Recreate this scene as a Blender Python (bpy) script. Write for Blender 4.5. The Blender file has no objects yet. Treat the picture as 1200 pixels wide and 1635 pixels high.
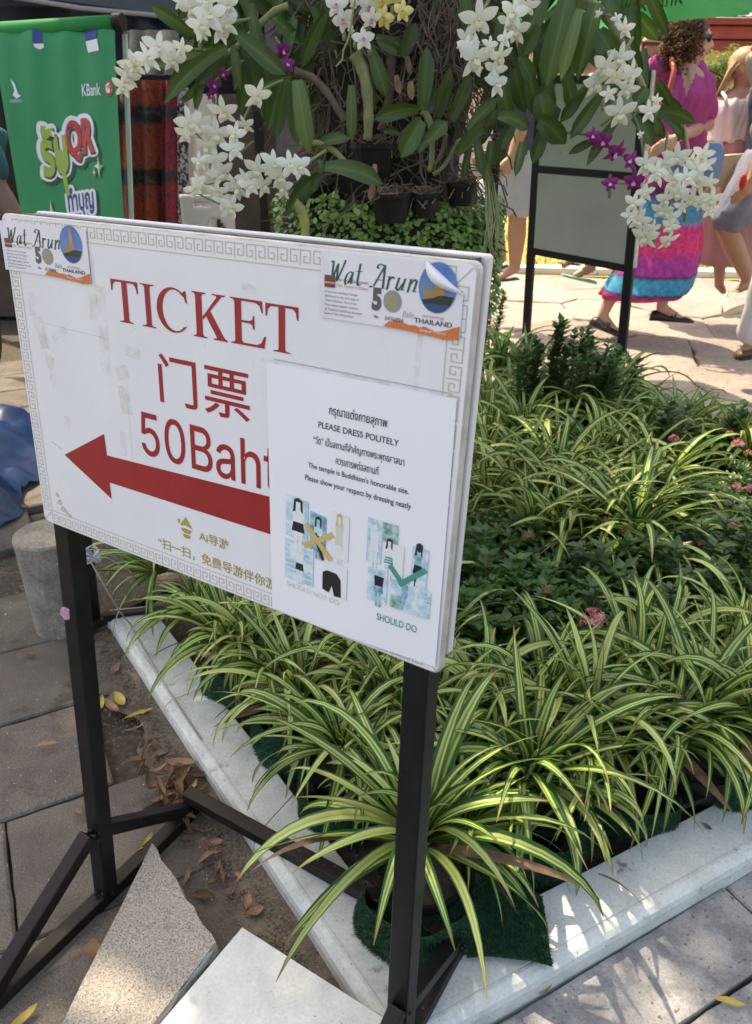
import bpy, bmesh, math, random
from mathutils import Vector, Matrix, noise
R = random.Random(11)
sc = bpy.context.scene
COL = sc.collection
V3 = Vector

# ------------------------------------------------------------------ camera, sky, sun, exposure
CAM_H = 1.2
RGT = V3((0.99996, 0.00426, 0.00825)); DWN = V3((0.00929, -0.45896, -0.88841)); FWD = V3((0.0, 0.88845, -0.45898))
cam = bpy.data.cameras.new('camera'); camo = bpy.data.objects.new('camera', cam); COL.objects.link(camo)
m = Matrix((RGT, -DWN, -FWD)).transposed().to_4x4(); m.translation = (0, 0, CAM_H)
camo.matrix_world = m
cam.sensor_fit = 'VERTICAL'; cam.sensor_height = 24; cam.lens = 24 * 1200 / 1635
cam.clip_start = 0.02; cam.clip_end = 500
cam.dof.use_dof = True; cam.dof.focus_distance = 0.98; cam.dof.aperture_fstop = 7.5
sc.camera = camo
SUN_AZ, SUN_EL = math.radians(-38), math.radians(62)      # azimuth from +Y towards +X
world = bpy.data.worlds.new('World'); sc.world = world; world.use_nodes = True
nt = world.node_tree; bg = nt.nodes['Background']
sky = nt.nodes.new('ShaderNodeTexSky'); sky.sky_type = 'NISHITA'; sky.sun_disc = False
sky.sun_elevation = SUN_EL; sky.sun_rotation = SUN_AZ; sky.dust_density = 3.0; sky.air_density = 1.0; sky.ozone_density = 1.0
nt.links.new(sky.outputs[0], bg.inputs[0]); bg.inputs[1].default_value = 0.15
sun = bpy.data.lights.new('sun', 'SUN'); suno = bpy.data.objects.new('sun', sun); COL.objects.link(suno)
sun.energy = 2.6; sun.angle = math.radians(0.6); sun.color = (1.0, 0.94, 0.84)
sdir = V3((math.sin(SUN_AZ) * math.cos(SUN_EL), math.cos(SUN_AZ) * math.cos(SUN_EL), math.sin(SUN_EL)))
suno.rotation_euler = sdir.to_track_quat('Z', 'Y').to_euler(); suno.location = sdir * 20
sc.view_settings.view_transform = 'Standard'; sc.view_settings.look = 'None'
sc.view_settings.gamma = 1; sc.view_settings.use_curve_mapping = False
sc.view_settings.exposure = 1.6
try:
    sc.view_settings.use_white_balance = True; sc.view_settings.white_balance_temperature = 8400; sc.view_settings.white_balance_tint = 12
except Exception: pass
sc.render.engine = 'CYCLES'
try:
    sc.cycles.max_bounces = 8; sc.cycles.transparent_max_bounces = 16; sc.cycles.use_denoising = True
except Exception: pass

# ------------------------------------------------------------------ geometry of the place
C0 = V3((0, 0, CAM_H))
def ray(px, py):
    return RGT * ((px - 600) / 1200) + DWN * ((py - 817.5) / 1200) + FWD
def G(px, py, z=0.0):                       # point on the horizontal plane z
    r = ray(px, py); return C0 + r * ((z - CAM_H) / r.z)
def A(px, py, y):                           # point on the vertical plane at depth y
    r = ray(px, py); return C0 + r * (y / r.y)
BP0 = V3((-0.4413, 0.9367, 1.104)); BU = V3((0.8518, -0.5239, 0)).normalized(); BV = V3((-0.0384, -0.0624, -0.9973)).normalized()
BN = BU.cross(BV).normalized()              # away from the viewer
if BN.y < 0: BN = -BN
BWID, BHEI = 0.612, 0.394
def B(s, t, off=0.0):                       # point on the sign board; off towards the viewer
    return BP0 + BU * s + BV * t - BN * off

# ------------------------------------------------------------------ object helpers
def tag(o, label=None, cat=None, group=None, kind=None):
    if label: o['label'] = label
    if cat: o['category'] = cat
    if group: o['group'] = group
    if kind: o['kind'] = kind
    return o
def thing(name, label, cat, loc, group=None, rz=0):
    o = bpy.data.objects.new(name, None); COL.objects.link(o); o.location = loc; o.rotation_euler = (0, 0, rz)
    o.empty_display_size = 0.1
    return tag(o, label, cat, group)
def root_loc(p):
    l = V3((0, 0, 0))
    while p is not None:
        l += p.location; p = p.parent
    return l
def mk(name, vs, fs, mats, parent=None, smooth=False, uvs=None, mi=None, local=False, loc=None):
    me = bpy.data.meshes.new(name)
    off = V3((0, 0, 0))
    if parent is not None and not local: off = root_loc(parent)
    if loc is not None: off = off + V3(loc)
    me.from_pydata([tuple(V3(v) - off) for v in vs], [], fs)
    if not isinstance(mats, (list, tuple)): mats = [mats]
    for m_ in mats: me.materials.append(m_)
    if mi: me.polygons.foreach_set('material_index', mi)
    if smooth: me.polygons.foreach_set('use_smooth', [True] * len(me.polygons))
    if uvs:
        ul = me.uv_layers.new(name='UVMap')
        for l in me.loops: ul.data[l.index].uv = uvs[l.vertex_index]
    me.update()
    o = bpy.data.objects.new(name, me); COL.objects.link(o)
    if loc is not None: o.location = loc
    if parent is not None: o.parent = parent
    return o
def copy_tree(o, parent=None):
    c = o.copy(); COL.objects.link(c); c.parent = parent
    for ch in list(o.children): copy_tree(ch, c)
    return c
class MB:
    def __init__(s): s.v = []; s.f = []; s.mi = []; s.uv = []
    def add(s, vs, fs, mi=0, uv=None):
        n = len(s.v); s.v += [V3(v) for v in vs]; s.f += [tuple(i + n for i in f) for f in fs]; s.mi += [mi] * len(fs)
        s.uv += (uv if uv else [(0, 0)] * len(vs)); return s
    def box(s, c, ax, ay, az, mi=0):        # centre and three half-axis vectors
        c, ax, ay, az = V3(c), V3(ax), V3(ay), V3(az)
        vs = [c + ax * i + ay * j + az * k for i in (-1, 1) for j in (-1, 1) for k in (-1, 1)]
        fs = [(0, 1, 3, 2), (4, 6, 7, 5), (0, 4, 5, 1), (2, 3, 7, 6), (0, 2, 6, 4), (1, 5, 7, 3)]
        if ax.cross(ay).dot(az) < 0: fs = [f[::-1] for f in fs]
        return s.add(vs, fs, mi)
    def bar(s, a, b, w, h, up=(0, 0, 1), mi=0):
        a, b = V3(a), V3(b); d = (b - a); L = d.length; d.normalize()
        sd = d.cross(V3(up)); 
        if sd.length < 1e-4: sd = V3((1, 0, 0))
        sd.normalize(); u = sd.cross(d)
        return s.box((a + b) / 2, d * L / 2, sd * w / 2, u * h / 2, mi)
    def tube(s, pts, r, n=6, mi=0, cap=True):
        pts = [V3(p) for p in pts]; k = len(pts)
        rr = r if isinstance(r, (list, tuple)) else [r] * k
        ref = V3((0.3, 0.2, 0.93)); vs = []; prev = None
        for i, p in enumerate(pts):
            d = (pts[min(i + 1, k - 1)] - pts[max(i - 1, 0)])
            if d.length < 1e-9: d = V3((0, 0, 1))
            d.normalize()
            if prev is None: sd = d.orthogonal().normalized()
            else:
                sd = prev - d * prev.dot(d)
                sd = sd.normalized() if sd.length > 1e-6 else d.orthogonal().normalized()
            prev = sd; up = d.cross(sd)
            for j in range(n):
                a = 2 * math.pi * j / n; vs.append(p + (sd * math.cos(a) + up * math.sin(a)) * rr[i])
        fs = [(i * n + j, i * n + (j + 1) % n, (i + 1) * n + (j + 1) % n, (i + 1) * n + j) for i in range(k - 1) for j in range(n)]
        if cap: fs += [tuple(range(n))[::-1], tuple((k - 1) * n + j for j in range(n))]
        return s.add(vs, fs, mi)
    def loft(s, rings, n=20, mi=0, cap=True, fold=None):    # ring: (centre, rx vector, ry vector)
        vs = []
        for i, (c, ax, ay) in enumerate(rings):
            c, ax, ay = V3(c), V3(ax), V3(ay)
            for j in range(n):
                a = 2 * math.pi * j / n; k = 1.0 + (fold(i / (len(rings) - 1), a) if fold else 0)
                vs.append(c + (ax * math.cos(a) + ay * math.sin(a)) * k)
        k = len(rings)
        fs = [(i * n + j, i * n + (j + 1) % n, (i + 1) * n + (j + 1) % n, (i + 1) * n + j) for i in range(k - 1) for j in range(n)]
        if cap: fs += [tuple(range(n))[::-1], tuple((k - 1) * n + j for j in range(n))]
        return s.add(vs, fs, mi)
    def ball(s, c, rx, ry=None, rz=None, rot=None, nu=14, nv=9, mi=0, jit=0):
        ry = ry or rx; rz = rz or rx; c = V3(c); M = rot if rot else Matrix.Identity(3); vs = []
        for i in range(1, nv):
            th = math.pi * i / nv
            for j in range(nu):
                ph = 2 * math.pi * j / nu
                k = 1 + (R.uniform(-jit, jit) if jit else 0)
                vs.append(c + M @ V3((rx * math.sin(th) * math.cos(ph), ry * math.sin(th) * math.sin(ph), rz * math.cos(th))) * k)
        vs += [c + M @ V3((0, 0, rz)), c + M @ V3((0, 0, -rz))]; t, b = len(vs) - 2, len(vs) - 1
        fs = [(i * nu + j, (i + 1) * nu + j, (i + 1) * nu + (j + 1) % nu, i * nu + (j + 1) % nu) for i in range(nv - 2) for j in range(nu)]
        fs += [(t, j, (j + 1) % nu) for j in range(nu)] + [(b, (nv - 2) * nu + (j + 1) % nu, (nv - 2) * nu + j) for j in range(nu)]
        return s.add(vs, fs, mi)
    def build(s, name, mats, parent=None, smooth=False, uv=False, local=False):
        return mk(name, s.v, s.f, mats, parent, smooth, s.uv if uv else None, s.mi if any(s.mi) else None, local)
def bevel(o, w=0.003, seg=2):
    bm = bmesh.new(); bm.from_mesh(o.data)
    bmesh.ops.remove_doubles(bm, verts=bm.verts, dist=1e-6)
    es = [e for e in bm.edges if len(e.link_faces) == 2 and e.calc_face_angle(0) > 0.5]
    bmesh.ops.bevel(bm, geom=es, offset=w, segments=seg, affect='EDGES', profile=0.6)
    bm.to_mesh(o.data); bm.free(); return o
def curve_pts(a, b, sag, n=8, side=0.0):
    a, b = V3(a), V3(b); out = []
    for i in range(n + 1):
        t = i / n; p = a.lerp(b, t); p.z += sag * 4 * t * (1 - t); p.x += side * 4 * t * (1 - t); out.append(p)
    return out

# ------------------------------------------------------------------ materials
def new_mat(name):
    m = bpy.data.materials.new(name); m.use_nodes = True
    return m, m.node_tree, m.node_tree.nodes['Principled BSDF']
def N(nt, t, **kw):
    n = nt.nodes.new(t)
    for k, v in kw.items(): setattr(n, k, v)
    return n
def setin(n, **kw):
    for k, v in kw.items(): n.inputs[k.replace('_', ' ')].default_value = v
def ramp(nt, fac, stops, interp='LINEAR'):
    r = nt.nodes.new('ShaderNodeValToRGB'); r.color_ramp.interpolation = interp
    e = r.color_ramp.elements
    while len(e) > 1: e.remove(e[-1])
    e[0].position = stops[0][0]; e[0].color = (*stops[0][1], 1)
    for p, c in stops[1:]:
        x = e.new(p); x.color = (*c, 1)
    if fac is not None: nt.links.new(fac, r.inputs[0])
    return r.outputs[0]
def noise_n(nt, scale, detail=4, rough=0.55, vec=None, dist=0):
    n = N(nt, 'ShaderNodeTexNoise'); n.inputs['Scale'].default_value = scale; n.inputs['Detail'].default_value = detail
    n.inputs['Roughness'].default_value = rough; n.inputs['Distortion'].default_value = dist
    if vec is not None: nt.links.new(vec, n.inputs['Vector'])
    return n.outputs['Fac']
def mixc(nt, fac, a, b, mode='MIX'):
    n = N(nt, 'ShaderNodeMix', data_type='RGBA', blend_type=mode)
    for sock, v in ((n.inputs[0], fac), (n.inputs[6], a), (n.inputs[7], b)):
        if isinstance(v, (int, float)): sock.default_value = v
        elif isinstance(v, tuple): sock.default_value = (*v, 1)
        else: nt.links.new(v, sock)
    return n.outputs[2]
def bump_n(nt, h, strength, dist, bs):
    b = N(nt, 'ShaderNodeBump'); b.inputs['Strength'].default_value = strength; b.inputs['Distance'].default_value = dist
    nt.links.new(h, b.inputs['Height']); nt.links.new(b.outputs[0], bs.inputs['Normal'])
def obj_vec(nt, gen='Object'):
    return N(nt, 'ShaderNodeTexCoord').outputs[gen]
def pmat(name, c1, c2=None, scale=6, rough=0.6, bump=0.0, bscale=60, bdist=0.002, lo=0.35, hi=0.65, speck=None, metal=0, spec=0.5, trans=0, rnd=0, wear=None, grain=None):
    m, nt, bs = new_mat(name); vec = obj_vec(nt)
    col = None
    if c2:
        col = ramp(nt, noise_n(nt, scale, 6, 0.6, vec), [(lo, c1), (hi, c2)])
    if speck:                               # (colour, scale, threshold)
        f = noise_n(nt, speck[1], 2, 0.5, vec)
        msk = ramp(nt, f, [(speck[2], (0, 0, 0)), (speck[2] + 0.04, (1, 1, 1))])
        col = mixc(nt, msk, col if col else c1, speck[0])
    if wear:                                # (colour, scale, threshold)
        f = noise_n(nt, wear[1], 8, 0.7, vec)
        msk = ramp(nt, f, [(wear[2], (0, 0, 0)), (wear[2] + 0.08, (1, 1, 1))])
        col = mixc(nt, msk, col if col else c1, wear[0])
    if grain:                               # (scale, low multiplier, high multiplier)
        gcol = ramp(nt, noise_n(nt, grain[0], 3, 0.7, vec), [(0.32, (grain[1],) * 3), (0.68, (grain[2],) * 3)])
        col = mixc(nt, 1.0, col if col else c1, gcol, 'MULTIPLY')
    if rnd:
        oi = N(nt, 'ShaderNodeObjectInfo'); hsv = N(nt, 'ShaderNodeHueSaturation')
        mr = N(nt, 'ShaderNodeMapRange'); mr.inputs[3].default_value = 1 - rnd; mr.inputs[4].default_value = 1 + rnd
        nt.links.new(oi.outputs['Random'], mr.inputs[0]); nt.links.new(mr.outputs[0], hsv.inputs['Value'])
        if col: nt.links.new(col, hsv.inputs['Color'])
        else: hsv.inputs['Color'].default_value = (*c1, 1)
        col = hsv.outputs[0]
    if col: nt.links.new(col, bs.inputs['Base Color'])
    else: bs.inputs['Base Color'].default_value = (*c1, 1)
    bs.inputs['Roughness'].default_value = rough; bs.inputs['Metallic'].default_value = metal
    bs.inputs['Specular IOR Level'].default_value = spec
    if bump: bump_n(nt, noise_n(nt, bscale, 5, 0.6, vec), bump, bdist, bs)
    if trans:
        out = nt.nodes['Material Output']; tl = N(nt, 'ShaderNodeBsdfTranslucent'); mx = N(nt, 'ShaderNodeMixShader')
        if col: nt.links.new(col, tl.inputs[0])
        else: tl.inputs[0].default_value = (*c1, 1)
        mx.inputs[0].default_value = trans
        nt.links.new(bs.outputs[0], mx.inputs[1]); nt.links.new(tl.outputs[0], mx.inputs[2]); nt.links.new(mx.outputs[0], out.inputs[0])
    return m
MAT = {}
MAT['iron'] = pmat('black_painted_iron', (0.007, 0.007, 0.008), (0.013, 0.0125, 0.0125), 18, 0.42, 0.35, 90, 0.001, spec=.22, wear=((0.085, 0.08, 0.08), 60, 0.66))
MAT['iron_rust'] = pmat('rusty_black_iron', (0.008, 0.0075, 0.0075), (0.022, 0.015, 0.011), 14, 0.55, 0.45, 90, 0.001, spec=.25, wear=((0.12, 0.10, 0.085), 50, 0.63))
MAT['iron_maroon'] = pmat('maroon_tinted_iron', (0.009, 0.005, 0.0055), (0.018, 0.006, 0.008), 10, 0.45, 0.3, 90, 0.001, spec=.25, wear=((0.09, 0.07, 0.07), 60, 0.68))
MAT['panel_edge'] = pmat('worn_white_edge', (0.62, 0.60, 0.56), (0.42, 0.39, 0.34), 30, 0.55, 0.1)
MAT['panel_back'] = pmat('white_back_panel', (0.68, 0.68, 0.70), (0.62, 0.61, 0.62), 8, 0.4)
MAT['marble'] = pmat('white_painted_kerb', (0.60, 0.64, 0.61), (0.43, 0.46, 0.43), 9, 0.55, 0.35, 60, 0.002, lo=0.42, hi=0.68, grain=(160, .86, 1.08), speck=((0.20, 0.17, 0.14), 190, 0.70), wear=((0.25, 0.21, 0.16), 15, 0.61))
MAT['white_slab'] = pmat('white_stone_slab', (0.64, 0.66, 0.63), (0.53, 0.55, 0.52), 16, 0.55, 0.2, 80, 0.001, speck=((0.28, 0.24, 0.20), 240, 0.70), wear=((0.36, 0.30, 0.24), 13, 0.66), grain=(220, .88, 1.06))
MAT['granite'] = pmat('speckled_granite', (0.42, 0.37, 0.30), (0.19, 0.175, 0.155), 330, 0.8, 0.35, 260, 0.001, lo=.40, hi=.62, speck=((0.07, 0.07, 0.07), 420, 0.62), wear=((0.17, 0.165, 0.16), 16, 0.62))
MAT['broken'] = pmat('broken_stone_edge', (0.62, 0.64, 0.62), (0.35, 0.35, 0.33), 60, 0.85, 0.8, 120, 0.004)
MAT['soil'] = pmat('dark_soil', (0.035, 0.025, 0.018), (0.09, 0.068, 0.05), 25, 0.95, 0.9, 90, 0.01, speck=((0.17, 0.14, 0.11), 190, 0.66))
MAT['dirt'] = pmat('sandy_dirt', (0.10, 0.082, 0.062), (0.17, 0.14, 0.105), 22, 0.95, 0.8, 160, 0.005, speck=((0.26, 0.22, 0.18), 240, 0.66))
MAT['conc'] = pmat('bollard_concrete', (0.17, 0.155, 0.13), (0.28, 0.255, 0.215), 14, 0.9, 0.6, 60, 0.003, speck=((0.12, 0.11, 0.10), 120, 0.66), wear=((0.34, 0.31, 0.20), 7, 0.58), grain=(180, .7, 1.25))
MAT['pot'] = pmat('black_plastic_pot', (0.006, 0.006, 0.007), (0.014, 0.013, 0.012), 22, 0.5, 0.2, spec=.2)
MAT['root'] = pmat('dry_root', (0.09, 0.062, 0.042), (0.20, 0.15, 0.105), 30, 0.9, 0.4, 120, 0.001, rnd=0.3)
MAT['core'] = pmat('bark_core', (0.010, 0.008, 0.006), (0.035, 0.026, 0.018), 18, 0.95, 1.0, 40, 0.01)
MAT['rope'] = pmat('grey_plastic_cord', (0.42, 0.43, 0.43), (0.3, 0.3, 0.3), 60, 0.5)
MAT['flower_w'] = pmat('white_petal', (0.80, 0.80, 0.72), (0.70, 0.73, 0.60), 40, 0.5, trans=0.3, rnd=0.07)
MAT['flower_c'] = pmat('cream_petal_centre', (0.62, 0.58, 0.28), (0.70, 0.68, 0.45), 60, 0.5)
MAT['flower_pc'] = pmat('purple_petal_centre', (0.40, 0.08, 0.28), (0.6, 0.3, 0.5), 60, 0.5)
MAT['flower_y'] = pmat('yellow_petal', (0.72, 0.62, 0.16), (0.66, 0.60, 0.25), 40, 0.5, trans=0.15)
MAT['flower_yc'] = pmat('amber_petal_centre', (0.45, 0.30, 0.03), rough=0.5)
MAT['flower_p'] = pmat('magenta_petal', (0.28, 0.012, 0.20), (0.20, 0.01, 0.13), 30, 0.5, trans=0.15)
MAT['flower_pl'] = pmat('pale_orchid_centre', (0.55, 0.35, 0.5), rough=0.5)
MAT['ixora_fl'] = pmat('pink_ixora_petal', (0.60, 0.16, 0.19), (0.70, 0.30, 0.32), 60, 0.5, trans=0.15)
MAT['ixora_old'] = pmat('withered_ixora_petal', (0.32, 0.12, 0.06), (0.42, 0.2, 0.12), 60, 0.7)
MAT['stem_g'] = pmat('green_cane', (0.12, 0.15, 0.05), (0.22, 0.22, 0.10), 25, 0.6, rnd=0.2)
MAT['stem_y'] = pmat('yellow_green_cane', (0.27, 0.28, 0.07), (0.2, 0.21, 0.08), 25, 0.6)
MAT['stem_b'] = pmat('woody_stem', (0.10, 0.075, 0.05), (0.17, 0.13, 0.09), 25, 0.8)
MAT['leafdry'] = pmat('dry_brown_leaf', (0.30, 0.18, 0.10), (0.12, 0.065, 0.035), 25, 0.7, 0.5, 90, 0.003, rnd=0.45, trans=0.1)
MAT['leafyel'] = pmat('yellow_fallen_leaf', (0.46, 0.33, 0.05), (0.30, 0.25, 0.06), 20, 0.5, rnd=0.2, trans=0.1)
MAT['turf'] = pmat('green_artificial_turf', (0.008, 0.055, 0.022), (0.02, 0.10, 0.045), 60, 0.8, rnd=0.1)
MAT['tarp'] = pmat('blue_tarpaulin', (0.004, 0.019, 0.075), (0.007, 0.030, 0.105), 9, 0.35, 0.15, 30, 0.004)
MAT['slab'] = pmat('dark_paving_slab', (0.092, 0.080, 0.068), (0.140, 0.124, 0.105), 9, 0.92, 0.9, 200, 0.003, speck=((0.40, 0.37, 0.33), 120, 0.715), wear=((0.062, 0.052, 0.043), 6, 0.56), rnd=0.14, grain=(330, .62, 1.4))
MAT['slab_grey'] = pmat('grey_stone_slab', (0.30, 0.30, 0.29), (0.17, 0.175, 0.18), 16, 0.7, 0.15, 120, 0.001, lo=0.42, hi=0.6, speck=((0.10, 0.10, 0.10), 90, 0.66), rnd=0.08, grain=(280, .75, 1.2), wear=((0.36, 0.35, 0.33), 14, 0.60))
MAT['joint'] = pmat('dark_joint_dirt', (0.035, 0.03, 0.025), (0.085, 0.07, 0.05), 60, 0.95, 0.8, 120, 0.004, speck=((0.2, 0.17, 0.1), 120, 0.66))
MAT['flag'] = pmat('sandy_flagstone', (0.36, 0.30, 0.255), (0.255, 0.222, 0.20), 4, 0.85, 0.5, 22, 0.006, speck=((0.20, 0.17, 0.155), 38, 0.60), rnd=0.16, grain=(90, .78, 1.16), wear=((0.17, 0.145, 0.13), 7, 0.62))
MAT['flagjoint'] = pmat('flagstone_mortar', (0.30, 0.255, 0.21), (0.22, 0.185, 0.155), 8, 0.95, 0.4, 40, 0.004)
MAT['grass'] = pmat('dry_lawn', (0.30, 0.30, 0.06), (0.40, 0.34, 0.10), 5, 0.9, 0.6, 60, 0.03)
MAT['grey_panel'] = pmat('grey_metal_panel', (0.34, 0.318, 0.305), (0.29, 0.27, 0.26), 3, 0.55, 0.08, 12, 0.002, speck=((0.1, 0.1, 0.1), 30, 0.74))
MAT['plastic_w'] = pmat('white_plastic', (0.62, 0.56, 0.50), (0.55, 0.50, 0.45), 7, 0.4)
MAT['wall_w'] = pmat('white_plaster', (0.72, 0.70, 0.66), (0.62, 0.60, 0.56), 3, 0.8)
MAT['red_beam'] = pmat('red_painted_timber', (0.33, 0.045, 0.04), (0.25, 0.035, 0.03), 5, 0.5)
MAT['tile'] = pmat('pale_lilac_roof_tile', (0.42, 0.40, 0.47), (0.34, 0.32, 0.38), 3, 0.6, rnd=0.15)
MAT['tile_o'] = pmat('orange_roof_tile', (0.52, 0.19, 0.09), (0.42, 0.15, 0.08), 3, 0.6)
MAT['gold'] = pmat('gilded_ornament', (0.55, 0.36, 0.05), rough=0.4)
MAT['tent'] = pmat('dark_slate_canopy', (0.035, 0.045, 0.058), (0.05, 0.06, 0.075), 5, 0.6, 0.2, 12, 0.01)
MAT['tent_edge'] = pmat('pale_canopy_piping', (0.28, 0.27, 0.26), rough=0.7)
MAT['dark_cloth'] = pmat('dark_blue_cloth', (0.012, 0.014, 0.03), (0.03, 0.03, 0.05), 6, 0.9)
MAT['dark_wood'] = pmat('dark_wood', (0.05, 0.035, 0.028), (0.09, 0.06, 0.045), 6, 0.8)
MAT['tree_leaf'] = pmat('tree_leaf', (0.04, 0.085, 0.02), (0.07, 0.12, 0.03), 3, 0.5, trans=0.25)
MAT['bush_leaf'] = pmat('bright_bush_leaf', (0.12, 0.22, 0.03), (0.20, 0.30, 0.05), 3, 0.5, trans=0.3)
MAT['bark'] = pmat('tree_bark', (0.10, 0.08, 0.06), (0.18, 0.15, 0.12), 10, 0.9, 0.8, 30, 0.01)
MAT['ixleaf'] = pmat('ixora_leaf', (0.026, 0.075, 0.015), (0.065, 0.15, 0.03), 30, 0.36, spec=0.45, trans=0.15)
MAT['clover'] = pmat('small_round_leaf', (0.09, 0.20, 0.03), (0.20, 0.34, 0.07), 30, 0.45, trans=0.2)
MAT['chrome'] = pmat('silver_metal', (0.5, 0.5, 0.5), rough=0.3, metal=0.9)
def flat(name, c, rough=0.55, alpha=1.0, spec=0.4):
    m, nt, bs = new_mat(name); bs.inputs['Base Color'].default_value = (*c, 1); bs.inputs['Roughness'].default_value = rough
    bs.inputs['Specular IOR Level'].default_value = spec; bs.inputs['Alpha'].default_value = alpha; return m
def ink(name, c, c2=None, rough=0.45):
    return pmat(name, c, c2 or tuple(x * 0.9 for x in c), 25, rough)
INK = dict(red=ink('red_vinyl', (0.36, 0.018, 0.022), (0.31, 0.014, 0.018), 0.4), gold=ink('gold_print', (0.44, 0.33, 0.10)), key=ink('dull_gold_line', (0.50, 0.45, 0.33)),
    black=ink('black_print', (0.015, 0.015, 0.018)), green=ink('green_print', (0.015, 0.085, 0.055)), dgreen=ink('grey_green_script', (0.02, 0.045, 0.04)),
    grey=ink('grey_print', (0.10, 0.10, 0.11)), lgrey=ink('light_grey_print', (0.40, 0.42, 0.45)), orange=ink('orange_print', (0.72, 0.20, 0.06), (0.62, 0.16, 0.05)),
    blue=ink('sky_blue_print', (0.05, 0.15, 0.42), (0.12, 0.25, 0.50)), navy=ink('navy_print', (0.03, 0.06, 0.20)), tan=ink('temple_gold_print', (0.50, 0.30, 0.08), (0.30, 0.18, 0.06)),
    dark=ink('dark_tree_print', (0.02, 0.03, 0.025)), white=ink('white_print', (0.78, 0.80, 0.82)), maroon=ink('maroon_print', (0.10, 0.02, 0.02), (0.30, 0.10, 0.06)),
    salmon=ink('salmon_text', (0.62, 0.30, 0.20)), silver=ink('silver_print', (0.32, 0.33, 0.34), (0.20, 0.21, 0.22)), coin=ink('coin_print', (0.42, 0.36, 0.18), (0.26, 0.22, 0.12)),
    pblue=pmat('pale_blue_print', (0.30, 0.55, 0.66), (0.70, 0.80, 0.84), 90, .45, lo=.38, hi=.62), pblue2=pmat('mid_blue_print', (0.06, 0.22, 0.36), (0.38, 0.62, 0.72), 110, .45, lo=.38, hi=.62), yel=ink('mustard_print', (0.62, 0.46, 0.16)),
    teal=ink('teal_print', (0.05, 0.30, 0.24)), pteal=pmat('pale_teal_print', (0.05, 0.22, 0.20), (0.45, 0.62, 0.6), 120, .45, lo=.38, hi=.62), faint=ink('faint_print', (0.66, 0.64, 0.56)), lime=ink('lime_print', (0.30, 0.45, 0.06)), bred=ink('bright_red_print', (0.55, 0.035, 0.03)),
    bgreen=ink('banner_star_green', (0.25, 0.45, 0.05)), bnavy=ink('banner_navy', (0.02, 0.05, 0.22)), shadow=ink('banner_outline_shadow', (0.01, 0.06, 0.03)), cblue=ink('clip_blue', (0.02, 0.03, 0.25)))
# sign face: white laminate with faint yellow tape marks
m, nt, bs = new_mat('white_laminate'); vec = obj_vec(nt)
c = ramp(nt, noise_n(nt, 5, 6, 0.6, vec), [(0.35, (0.74, 0.745, 0.775)), (0.65, (0.80, 0.805, 0.83))])
msk = ramp(nt, noise_n(nt, 40, 6, 0.75, vec), [(0.62, (0, 0, 0)), (0.72, (0.4, 0.4, 0.4))])
c = mixc(nt, msk, c, (0.55, 0.53, 0.46)); nt.links.new(c, bs.inputs['Base Color'])
bs.inputs['Roughness'].default_value = 0.3; bs.inputs['Specular IOR Level'].default_value = 0.5
nt.links.new(ramp(nt, noise_n(nt, 7, 4, 0.5, vec), [(0.3, (0.22,) * 3), (0.7, (0.42,) * 3)]), bs.inputs['Roughness'])
MAT['laminate'] = m
MAT['paper'] = pmat('white_paper', (0.82, 0.84, 0.88), (0.79, 0.81, 0.86), 6, 0.42, 0.1, 14, 0.002)
MAT['ticket'] = pmat('ticket_paper', (0.76, 0.75, 0.79), (0.71, 0.70, 0.74), 9, 0.5)
m, nt, bs = new_mat('old_tape'); vec = obj_vec(nt)
bs.inputs['Base Color'].default_value = (0.52, 0.49, 0.36, 1); bs.inputs['Roughness'].default_value = 0.5
nt.links.new(ramp(nt, noise_n(nt, 45, 5, 0.7, vec), [(0.38, (0.0,) * 3), (0.75, (0.30,) * 3)]), bs.inputs['Alpha'])
MAT['tape'] = m
MAT['scratch'] = flat('thin_scratch', (0.12, 0.12, 0.13), 0.6, 0.7)
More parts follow.
